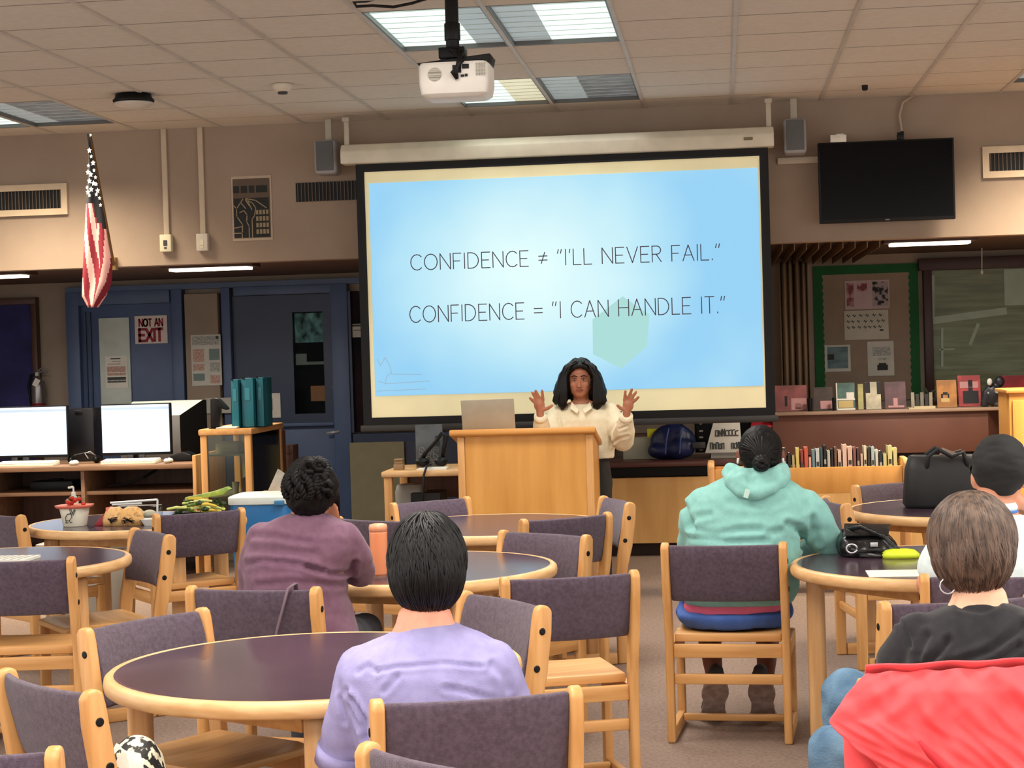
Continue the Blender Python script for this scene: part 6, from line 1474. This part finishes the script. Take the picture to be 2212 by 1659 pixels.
def shoes(pt, J, m, O, toe=1, sole=None):
    for s in 'LR':
        a = J['an'+s]; f = M(); f.loft([(a.x, a.y+.06*toe, .001, .046, .13), (a.x, a.y+.06*toe, .03, .047, .13), (a.x, a.y+.03*toe, .065, .042, .09), (a.x, a.y, .1, .04, .05)], 20, 2.4); f.build('shoe', m, pt, origin=O, smooth=True)
shoes(p2, J, BLACK, O)

# ------------------------------------------------------------------ lavender shirt, black short hair
Y = 4.66; base = at(925, 1500, Y)
p3 = thing('person', Vector((base.x, Y, 0)), 'seated person in a lavender shirt with short black hair, seen from behind', 'person')
O = p3.location.copy(); w = lambda px, py, dY=0: at(px, py, Y+dY)
J = {'head': w(922, 1220, .03), 'hr': (.083, .1, .115), 'neck': w(918, 1345, 0), 'chest': w(922, 1450), 'waist': Vector((base.x, Y, .68)), 'pelvis': Vector((base.x, Y+.0, .56)),
     'shL': w(775, 1430), 'elL': w(742, 1620, .04), 'wrL': Vector((base.x-.2, Y+.3, .73)), 'shR': w(1075, 1420), 'elR': w(1110, 1600, .06), 'wrR': Vector((base.x+.02, Y+.3, .66)),
     'hpL': Vector((base.x-.1, Y+.04, .54)), 'hpR': Vector((base.x+.1, Y+.04, .54)), 'knL': Vector((base.x-.2, Y+.44, .53)), 'knR': Vector((base.x+.04, Y+.47, .53)), 'anL': Vector((base.x-.2, Y+.42, .1)), 'anR': Vector((base.x+.04, Y+.45, .1))}
f = M(); limb_body(f, J, .95); f.tube([w(918, 1352, .0), w(918, 1318, .0), w(918, 1270, .02)], [.058, .052, .054], 16)
for s in (-1, 1): f.ell(w(922+s*72, 1245, .03), (.014, .025, .032), 10, 8)
remesh(f, 'body', SK_PINK, p3, .0065, 4, O)
LAV = mat('lavender_cotton', (156, 152, 198), .85, c2=(148, 143, 190), nscale=(30, 30, 30), bump=.12, bscale=(260, 260, 260), spec=.15)
f = M()
f.loft([ring(1640, 775, 1090, Y, .15), ring(1560, 760, 1105, Y, .155), ring(1500, 745, 1112, Y, .155), ring(1450, 733, 1112, Y, .145), ring(1415, 752, 1098, Y, .125), ring(1393, 776, 1078, Y, .105), ring(1372, 822, 1042, Y, .085), ring(1356, 858, 998, Y, .072), ring(1345, 868, 975, Y, .066)], 48, 2.3)
chain(f, [w(782, 1448), w(765, 1530, .0), w(750, 1585, .03)], [.066, .068, .066], 16)
f.tube([w(758, 1550, .01), w(744, 1610, .03), w(735, 1642, .04)], [.068, .066, .062], 18, sx=1.0)
chain(f, [w(1066, 1435), w(1098, 1520, .02), w(1108, 1600, .06)], [.064, .064, .06], 16)
chain(f, [w(1108, 1600, .06), J['wrR']], [.052, .036], 12)
remesh(f, 'shirt', LAV, p3, .008, 5, O, fold=creased(folds(.005, 5, 6, 11, 7), [([(770, 1454), (792, 1440), (815, 1450)], .0045, .006), ([(813, 1450), (861, 1440), (958, 1432), (1040, 1442)], .0045, .005), ([(833, 1490), (861, 1459)], .0055, .007), ([(758, 1512), (787, 1551), (790, 1600)], .016, .007), ([(745, 1498), (755, 1536), (777, 1574)], .0071, .007), ([(725, 1520), (735, 1570)], .0056, .007), ([(965, 1482), (1010, 1492), (1060, 1512)], .005, .007), ([(1060, 1440), (1085, 1470), (1092, 1500)], .006, .008)], Y-.12))
f = M(); f.tube([w(741, 1618, .03), w(733, 1650, .04)], [.069, .067], 24); f.build('cuff', LAV, p3, origin=O, smooth=True)
# hair
f = M(); c = w(923, 1213, .02)
f.ell(c, (.1, .112, .118), 28, 18); f.ell(c+Vector((.0, -.02, -.05)), (.088, .085, .075), 24, 14)
remesh(f, 'hair', HAIRB, p3, .007, 2, O, fold=folds(.004, 60, 60, 12, 2))
f = M()
locks(f, c, (.1, .112, .12), 1500, (.02, .9), (1.5, 2.5), .0026, 21, swirl=.7, tuck=.12, lift=1.01)
locks(f, c+Vector((0, -.01, -.02)), (.095, .104, .12), 800, (.7, 1.6), (2.1, 2.66), .0026, 22, swirl=.5, tuck=.1, phis=(-pi-.4, .4), lift=1.02)
locks(f, c, (.1, .112, .124), 160, (.0, .2), (.9, 1.6), .0028, 23, swirl=1.6, lift=1.03)
f.build('hair_strands', HAIRB, p3, smooth=True, origin=O)
f = M(); f.loft([(base.x, Y, .45, .17, .17), (base.x, Y, .52, .19, .18), (base.x, Y, .64, .17, .14)], 32, 2.5)
for s in 'LR': chain(f, [J['hp'+s], J['kn'+s]], [.095, .07], 14); chain(f, [J['kn'+s], J['an'+s]], [.068, .055], 14)
remesh(f, 'trousers', mat('dark_teal_trousers', (40, 52, 58), .85), p3, .014, 4, O, fold=folds(.006, 12, 9, 12, 6))
shoes(p3, J, BLACK, O)

# ------------------------------------------------------------------ mint hoodie
Y = 7.80; base = at(1640, 1200, Y)
p4 = thing('person', Vector((base.x, Y, 0)), 'large seated person in a mint hoodie with a black hair bun', 'person')
O = p4.location.copy(); w = lambda px, py, dY=0: at(px, py, Y+dY)
bx = at(1585, 1300, Y).x
J = {'head': w(1643, 978, .06), 'hr': (.08, .09, .1), 'neck': w(1640, 1040, .04), 'chest': w(1630, 1120), 'waist': w(1610, 1220), 'pelvis': Vector((bx, Y, .57)),
     'shL': w(1512, 1090), 'elL': w(1490, 1175, .1), 'wrL': Vector((base.x-.2, Y+.3, .76)), 'shR': w(1755, 1095), 'elR': w(1798, 1175, .05), 'wrR': Vector((at(1745, 1180, Y).x+.0, Y+.24, .80)),
     'hpL': Vector((bx-.11, Y+.04, .55)), 'hpR': Vector((bx+.12, Y+.04, .55)), 'knL': Vector((bx-.13, Y+.42, .52)), 'knR': Vector((bx+.16, Y+.42, .52)), 'anL': Vector((at(1545, 1500, Y+.12).x, Y+.13, .19)), 'anR': Vector((at(1655, 1500, Y+.12).x, Y+.13, .19)), 'toe': Vector((0, .07, -.13))}
f = M(); limb_body(f, J, 1.1)
for s in (-1, 1): f.ell(w(1643+s*47, 985, .06), (.014, .024, .032), 10, 8)
remesh(f, 'body', SK_DARK, p4, .008, 4, O)
MINT = mat('mint_fleece', (134, 188, 182), .9, c2=(127, 180, 174), nscale=(40, 40, 40), bump=.15, bscale=(320, 320, 320), spec=.1, sheen=.15)
f = M()
f.loft([ring(1298, 1478, 1716, Y, .2), ring(1280, 1470, 1725, Y, .205), ring(1225, 1475, 1728, Y, .215), ring(1160, 1486, 1732, Y, .21), ring(1110, 1488, 1762, Y, .185), ring(1075, 1500, 1752, Y, .16), ring(1050, 1524, 1728, Y, .13), ring(1030, 1562, 1696, Y+.01, .1), ring(1012, 1588, 1690, Y+.03, .09)], 48, 2.4)
chain(f, [w(1524, 1095), w(1500, 1140, .03), w(1496, 1180, .1)], [.085, .075, .065], 16); chain(f, [w(1496, 1180, .1), J['wrL']], [.062, .045], 12)
chain(f, [w(1738, 1100), w(1768, 1140, .02), w(1793, 1176, .05)], [.09, .082, .066], 16); chain(f, [w(1790, 1178, .06), w(1748, 1184, .26)], [.062, .05], 14)
remesh(f, 'hoodie', MINT, p4, .011, 5, O, fold=creased(folds(.009, 3.5, 5, 11, 8), [([(1480, 1100), (1487, 1121), (1496, 1145)], .012, .012), ([(1490, 1140), (1506, 1118), (1533, 1112)], .0101, .011),
 ([(1700, 1130), (1726, 1139), (1738, 1162), (1735, 1186)], .016, .012), ([(1756, 1122), (1761, 1154), (1770, 1178)], .0102, .013), ([(1500, 1147), (1544, 1155), (1598, 1143), (1640, 1141)], .0081, .014), ([(1496, 1164), (1571, 1167), (1660, 1164)], .0103, .011), ([(1580, 1085), (1640, 1092), (1690, 1080)], .006, .016), ([(1660, 1150), (1700, 1142), (1722, 1150)], .0082, .012)], Y-.15))
# hood lying on the back
f = M()
def hp_(px, py, d): return w(px, py, d)
f.tube([hp_(1572, 1020, -.03), hp_(1580, 1042, -.10), hp_(1605, 1062, -.15), hp_(1632, 1066, -.165), hp_(1665, 1055, -.14), hp_(1692, 1034, -.08), hp_(1697, 1018, -.02)], [.022, .025, .028, .028, .028, .025, .02], 12, sx=1.2, round_ends=True)
f.ell(hp_(1632, 1042, -.095), (.115, .055, .06), 24, 14)
f.tube([hp_(1585, 1040, -.10), hp_(1618, 1064, -.15), hp_(1622, 1066, -.15), hp_(1680, 1040, -.1)], [.04, .03, .03, .04], 12, round_ends=True)
f.tube([hp_(1578, 1010, -.02), hp_(1600, 1022, -.09), hp_(1640, 1032, -.12), hp_(1678, 1020, -.08), hp_(1692, 1010, -.01)], [.022, .026, .028, .026, .022], 12, sx=1.2, round_ends=True)
f.tube([hp_(1600, 1040, -.13), hp_(1615, 1066, -.155), hp_(1625, 1072, -.15)], [.035, .03, .015], 10, round_ends=True)
f.tube([hp_(1640, 1044, -.13), hp_(1626, 1058, -.16), hp_(1618, 1068, -.165)], [.03, .022, .012], 10, round_ends=True)
remesh(f, 'hood', MINT, p4, .008, 4, O, fold=folds(.007, 14, 14, 14, 3))
f = M(); a = hp_(1613, 1066, -.215); f.box(a, (.02, .006, .035), Matrix.Rotation(.3, 3, 'Y')); f.build('hood_tag', mat('tag_pale', (200, 230, 222), .8), p4, origin=O)
# hair with bun
f = M(); c = w(1643, 972, .05)
f.ell(c, (.092, .108, .108), 26, 16); f.ell(c+Vector((.0, -.03, -.045)), (.078, .075, .06), 20, 12)
remesh(f, 'hair', HAIRK, p4, .008, 2, O, fold=folds(.003, 60, 60, 20, 2))
f = M(); bn = w(1645, 1000, -.085); rr = random.Random(8)
for k in range(64):
    ph = -pi*1.05+k*(pi*2.1)/64; ph += rr.uniform(-.05, .05); s = c+Vector((.092*cos(ph+pi/2), .03-.02*abs(sin(ph)), .103*sin(ph+pi/2)))
    m_ = (s+bn)/2+Vector((0, -.075, .02)); d = (m_-c); d = Vector((d.x/.095, d.y/.11, d.z/.11)); m_ = c+Vector((d.x*.095, d.y*.11, d.z*.11))/max(d.length, .01)*1.05
    f.tube([s, s.lerp(m_, .5)+(s.lerp(m_, .5)-c).normalized()*.015, m_, m_.lerp(bn, .55)+Vector((0, -.014, .004)), bn], [q_*rr.uniform(.6, 1.15) for q_ in (.003, .006, .008, .007, .005)], 6)
for q in range(4):
    r_ = .026-.004*q; pts = [bn+Vector((r_*cos(a*.75+q), -.03-.012*q, r_*sin(a*.75+q)*.85)) for a in range(9)]; braid(f, pts, .016, 4, q)
f.build('braided_bun', HAIRK, p4, smooth=True, origin=O)
f = M(); f.ell(bn+Vector((0, -.02, 0)), (.036, .035, .032), 16, 10); f.build('hair_band', HAIRK, p4, smooth=True, origin=O)
for s in (-1, 1): M().tube([w(1643+s*48, 992, .02), w(1643+s*49, 999, .02)], .006, 8, round_ends=True).build('earring', mat('pearl', (226, 222, 214), .3), p4, smooth=True, origin=O)
# pink shirt edge and blue shorts
f = M(); f.loft([(bx, Y+.02, .49, .20, .185), (bx, Y+.02, .53, .212, .192), (bx, Y+.02, .58, .2, .18)], 40, 2.5); f.build('undershirt', mat('pink_shirt', (255, 120, 150), .8), p4, smooth=True, origin=O)
BLU = mat('blue_denim_shorts', (62, 96, 168), .85, c2=(52, 84, 152), nscale=(14, 14, 14), bump=.2)
f = M(); f.loft([(bx, Y+.02, .449, .215, .2), (bx, Y+.02, .49, .25, .225), (bx, Y+.02, .512, .248, .222), (bx, Y+.02, .518, .2, .16)], 40, 2.6)
for s in 'LR': chain(f, [J['hp'+s], J['kn'+s]], [.125, .09], 16)
remesh(f, 'shorts', BLU, p4, .013, 4, O, fold=folds(.008, 10, 10, 14, 5))
SOLE = mat('shoe_sole', (164, 146, 138), .8, c2=(136, 116, 110), nscale=(30, 30, 30)); SHOE = mat('shoe_dark', (44, 40, 42), .7)
for px, s in ((1547, -1), (1644, 1)):
    a = at(px, 1478, Y+.07); b = at(px-s*0-(8 if s < 0 else -6), 1562, Y+.22); d = (b-a); L_ = d.length; d.normalize()
    # heel up, toes on the floor, sole facing the camera
    sx_ = Vector((1, 0, 0)); nrm = sx_.cross(d); nrm.normalize()
    if nrm.y > 0: nrm = -nrm
    sh = M(); so = M(); prof = [(.0, .034), (.07, .05), (.25, .058), (.5, .047), (.7, .05), (.86, .06), (.96, .05), (1.0, .03)]
    _q = prof; prof = []
    for k in range(25):
        t = k/24; i = max(j for j in range(len(_q)-1) if _q[j][0] <= t+1e-9); u = (t-_q[i][0])/(_q[i+1][0]-_q[i][0]); u = u*u*(3-2*u); prof.append((t, _q[i][1]*(1-u)+_q[i+1][1]*u))
    bot = []; up1 = []
    for (q, hw) in prof:
        p0 = a+d*L_*q
        bot.append((p0-sx_*hw, p0+sx_*hw)); up1.append(p0)
    for i in range(len(prof)-1):
        A0, A1 = bot[i]; B0, B1 = bot[i+1]; so.hexa([A0, A1, B1, B0], [v-nrm*.018 for v in (A0, A1, B1, B0)])
    so.build('shoe_sole', SOLE, p4, origin=O)
    sh.tube([p0-nrm*(.018+hw*.7) for p0, (q, hw) in zip(up1, prof)], [hw*.85 for q, hw in prof], 14, round_ends=True)
    sh.tube([a-nrm*.06+d*.06, a-nrm*.055+d*.01, a-nrm*.06-d*.012], [.05, .046, .036], 14, sx=.9, round_ends=True); sh.build('shoe', SHOE, p4, smooth=True, origin=O)

# ------------------------------------------------------------------ black cap at right edge
Y = 6.78; base = at(2165, 1200, Y)
p5 = thing('person', Vector((base.x, Y, 0)), 'seated person in black cap and pale tee at the right photo edge', 'person')
O = p5.location.copy(); w = lambda px, py, dY=0: at(px, py, Y+dY)
J = {'head': w(2160, 1025, .03), 'hr': (.083, .1, .12), 'neck': w(2152, 1105, 0), 'chest': w(2155, 1200), 'waist': Vector((base.x, Y, .68)), 'pelvis': Vector((base.x, Y-.02, .56)),
     'shL': w(2045, 1165), 'elL': w(2000, 1262, .02), 'wrL': w(2030, 1240, .3), 'shR': w(2270, 1150), 'elR': w(2320, 1190, .2), 'wrR': w(2235, 1120, .18), 'hdR': Vector((-.06, .0, .06)), 'huR': Vector((.5, .6, 0)),
     'hpL': Vector((base.x-.1, Y+.0, .54)), 'hpR': Vector((base.x+.1, Y+.0, .54)), 'knL': Vector((base.x-.14, Y+.4, .53)), 'knR': Vector((base.x+.14, Y+.4, .53)), 'anL': Vector((base.x-.14, Y+.36, .1)), 'anR': Vector((base.x+.14, Y+.36, .1))}
f = M(); limb_body(f, J, .95); f.ell(w(2106, 1035, .03), (.016, .024, .038), 12, 8); f.ell(w(2216, 1035, .03), (.016, .024, .038), 12, 8); f.tube([w(2150, 1115), w(2150, 1075), w(2155, 1040, .02)], [.06, .058, .062], 16)
cap(f, w(2196, 1082, .0), w(2225, 1092, .12), .025, .035)
remesh(f, 'body', mat('skin_ruddy', (216, 150, 120), .5, spec=.35), p5, .007, 4, O)
TEE = mat('pale_blue_tee', (222, 238, 240), .85, c2=(214, 231, 234), nscale=(30, 30, 30), bump=.12, bscale=(260, 260, 260), spec=.15)
f = M(); f.loft([ring(1420, 2050, 2290, Y, .14), ring(1300, 2035, 2300, Y, .15), ring(1200, 2020, 2300, Y, .145), ring(1155, 2040, 2285, Y, .12), ring(1128, 2080, 2250, Y, .095), ring(1108, 2115, 2195, Y, .07)], 40, 2.4)
chain(f, [w(2048, 1165), w(2022, 1225, .02)], [.066, .07], 16); chain(f, [w(2262, 1155), w(2300, 1185, .1)], [.066, .066], 16)
remesh(f, 'tee_shirt', TEE, p5, .009, 5, O, fold=folds(.006, 6, 6, 11, 2))
f = M(); a = w(2152, 1100, .0); f.lathe([(.072, -.006), (.076, .01), (.07, .026), (.064, .02)], 28, a); f.build('collar', TEE, p5, smooth=True, origin=O)
f = M(); f.lathe([(.0745, -.012), (.0775, -.009), (.0775, -.004), (.0745, -.002)], 28, a); f.build('collar_stripe', mat('stripe_blue', (70, 120, 190), .8), p5, smooth=True, origin=O)
f = M(); c = w(2162, 1005, .02)
f.ell(c, (.106, .122, .112), 28, 18); f.loft([(c.x, c.y-.04, c.z-.105, .035, .045), (c.x, c.y-.025, c.z-.06, .075, .085), (c.x, c.y-.01, c.z, .1, .11)], 28)
remesh(f, 'cap', mat('cap_black', (26, 26, 28), .8, c2=(20, 20, 21), nscale=(20, 20, 20), bump=.2), p5, .008, 4, O, fold=folds(.006, 9, 9, 30, 4))
f = M(); f.tube([w(2110, 1050, .02), w(2101, 1046, .05), w(2096, 1018, .08), w(2099, 1004, .14)], .005, 8).tube([w(2096, 1012, .06), w(2097, 1004, .16)], .005, 8); f.build('glasses_temple', BLACK, p5, smooth=True, origin=O)
f = M(); f.loft([(base.x, Y, .45, .17, .17), (base.x, Y, .54, .19, .18), (base.x, Y, .64, .17, .14)], 32, 2.5)
for s in 'LR': chain(f, [J['hp'+s], J['kn'+s]], [.095, .07], 14); chain(f, [J['kn'+s], J['an'+s]], [.068, .055], 14)
remesh(f, 'trousers', GREYT, p5, .014, 4, O); shoes(p5, J, BLACK, O)

# ------------------------------------------------------------------ black tee, brown bob
Y = 4.98; base = at(2115, 1500, Y)
p6 = thing('person', Vector((base.x, Y, 0)), 'seated person with brown bob, hoop earring and black tee shirt', 'person')
O = p6.location.copy(); w = lambda px, py, dY=0: at(px, py, Y+dY)
J = {'head': w(2100, 1180, .04), 'hr': (.085, .1, .118), 'neck': w(2116, 1300, 0), 'chest': w(2112, 1400), 'waist': Vector((base.x, Y, .66)), 'pelvis': Vector((base.x-.02, Y, .56)),
     'shL': w(1975, 1365), 'elL': w(1945, 1500, .05), 'wrL': Vector((base.x-.1, Y+.28, .66)), 'shR': w(2255, 1360), 'elR': w(2290, 1500, .05), 'wrR': Vector((base.x+.06, Y+.3, .66)),
     'hpL': Vector((base.x-.1, Y+.0, .545)), 'hpR': Vector((base.x+.08, Y+.02, .545)), 'knL': w(1832, 1502, .26), 'knR': w(1806, 1625, .06), 'anL': w(1842, 1700, .34), 'anR': w(1800, 1860, .1)}
J['anL'].z = .12; J['anR'].z = .1
f = M(); limb_body(f, J, .95); f.tube([w(2116, 1312), w(2116, 1275), w(2108, 1230, .02)], [.058, .054, .056], 16); f.ell(w(2048, 1235, .04), (.014, .022, .03), 10, 8)
remesh(f, 'body', SK_PALE, p6, .007, 4, O)
BT = mat('black_tee', (46, 46, 50), .85, c2=(38, 38, 42), nscale=(30, 30, 30), bump=.12, bscale=(260, 260, 260), spec=.15, sheen=.2)
f = M(); f.loft([ring(1640, 1945, 2270, Y, .14), ring(1540, 1935, 2280, Y, .15), ring(1450, 1935, 2290, Y, .15), ring(1390, 1945, 2285, Y, .135), ring(1350, 1968, 2268, Y, .115), ring(1326, 2000, 2240, Y, .095), ring(1310, 2040, 2200, Y, .078), ring(1300, 2062, 2170, Y, .068)], 44, 2.35)
chain(f, [w(1985, 1375), w(1950, 1430, .02), w(1938, 1480, .04)], [.068, .07, .07], 16); chain(f, [w(2250, 1370), w(2280, 1470, .03)], [.066, .068], 16)
remesh(f, 'tee_shirt', BT, p6, .008, 5, O, fold=creased(folds(.006, 6, 6, 9, 6), [([(1940, 1346), (1962, 1375), (1973, 1403)], .007, .006), ([(2006, 1375), (1991, 1404), (1983, 1444)], .0081, .008), ([(2049, 1384), (2027, 1413), (1989, 1447)], .0101, .008), ([(2212, 1355), (2138, 1404), (2042, 1438)], .0102, .009), ([(2080, 1320), (2126, 1326), (2165, 1314)], .0045, .006), ([(2200, 1395), (2150, 1425), (2090, 1445)], .0082, .008)], Y-.12))
f = M(); c = w(2100, 1165, .02)
f.ell(c, (.112, .12, .122), 28, 18); f.ell(c+Vector((.004, -.02, -.06)), (.1, .092, .07), 24, 14)
remesh(f, 'hair', HAIRBR, p6, .007, 2, O, fold=folds(.004, 60, 60, 12, 3))
f = M()
locks(f, c, (.113, .121, .126), 1500, (.02, .9), (1.6, 2.4), .0028, 31, swirl=.7, lift=1.01)
locks(f, c+Vector((0, -.01, -.025)), (.105, .112, .122), 800, (.9, 1.7), (2.1, 2.62), .003, 32, swirl=.7, flip=.16, phis=(-pi-.4, .4), lift=1.03)
f.build('hair_strands', HAIRBR, p6, smooth=True, origin=O)
f = M(); ec = w(2047, 1266, -.03); f.tube([ec+Vector((.02*cos(a*.5236), .004*sin(a*.5236), .02*sin(a*.5236))) for a in range(13)], .0022, 8); f.build('hoop_earring', CHROME, p6, smooth=True, origin=O)
DEN = mat('denim', (112, 144, 170), .85, c2=(78, 108, 136), nscale=(9, 9, 9), bump=.3, bscale=(200, 200, 200), spec=.15)
f = M(); f.loft([(base.x, Y, .45, .17, .17), (base.x, Y, .54, .19, .18), (base.x, Y, .62, .17, .14)], 32, 2.5)
for s in 'LR': chain(f, [J['hp'+s], J['kn'+s]], [.1, .078], 16); chain(f, [J['kn'+s], J['an'+s]], [.076, .06], 16)
remesh(f, 'jeans', DEN, p6, .011, 4, O, fold=folds(.008, 14, 14, 14, 4)); shoes(p6, J, BLACK, O)

# ------------------------------------------------------------------ red jacket over the nearest right chair
RJ = mat('red_jacket', (246, 92, 96), .7, c2=(240, 80, 86), nscale=(8, 8, 8), bump=.1, bscale=(220, 220, 220), spec=.2, sheen=.1)
jk = thing('jacket', at(2050, 1600, 4.36), 'bright red jacket draped over a chair back at lower right', 'jacket')
O = jk.location.copy(); YJ = 4.37
f = M(); nu, nv = 64, 40
def edge_l(v):   # left outline in photo pixels, from the top downwards
    P_ = [(1872, 1452), (1850, 1474), (1826, 1502), (1805, 1532), (1789, 1558), (1822, 1592), (1855, 1622), (1884, 1645), (1905, 1668), (1925, 1720), (1935, 1800)]
    x = v*(len(P_)-1); i = min(int(x), len(P_)-2); t = x-i; return (P_[i][0]*(1-t)+P_[i+1][0]*t, P_[i][1]*(1-t)+P_[i+1][1]*t)
for j in range(nv+1):
    v = j/nv; lx, ly = edge_l(v); rx, ry = 2330-20*v, 1432+v*360
    for i in range(nu+1):
        u = i/nu; px, py = lx+(rx-lx)*u, ly+(ry-ly)*u
        if j == 0: py += 4*sin(u*40)*.6
        bul = .035*sin(min(1, v*1.2)*pi*.5)+.02*noise.noise(Vector((u*9+v*4, v*3, 1)))+.018*noise.noise(Vector((u*16-v*9, v*5, 4)))+.03*max(0, noise.noise(Vector((u*7-v*5, u*2+v*2, 8))))
        p = at(px, py, YJ-bul+.03*(1-min(1, v*6))); f.v.append(p-O)
N = nu+1
for j in range(nv):
    for i in range(nu): f.f.append([j*N+i, j*N+i+1, (j+1)*N+i+1, (j+1)*N+i]); f.m.append(0)
o = f.build('back_panel', RJ, jk, smooth=True); sm = o.modifiers.new('s', 'SOLIDIFY'); sm.thickness = .006; sm = o.modifiers.new('b', 'SUBSURF'); sm.levels = 1; sm.render_levels = 1
f = M(); # part folded over the chair top to its front
for j in range(13):
    for i in range(nu+1):
        u = i/nu; px, py = 1872+(2330-1872)*u, 1452-20*u+j*12
        f.v.append(at(px, py, YJ)+Vector((0, .03+.05*min(1, j/3)+.01*sin(u*20), .012*(1 if j < 2 else 0)))-O)
for j in range(12):
    for i in range(nu): f.f.append([j*N+i, j*N+i+1, (j+1)*N+i+1, (j+1)*N+i]); f.m.append(0)
o = f.build('front_fold', RJ, jk, smooth=True); sm = o.modifiers.new('s', 'SOLIDIFY'); sm.thickness = .005
f = M(); chain(f, [at(1852, 1590, YJ+.06)-O, at(1862, 1650, YJ+.05)-O, at(1872, 1780, YJ+.04)-O], [.035, .042, .04], 14, sx=.7)
f.build('sleeve', RJ, jk, smooth=True)
f = M(); sp = [at(*q, YJ-.075)-O for q in ((1985, 1600), (2010, 1630), (2040, 1660), (2075, 1700))]; f.tube(sp, [.004, .009, .01, .008], 8, sx=.6); f.build('pocket_seam', mat('jacket_seam', (206, 36, 50), .7), jk, smooth=True)
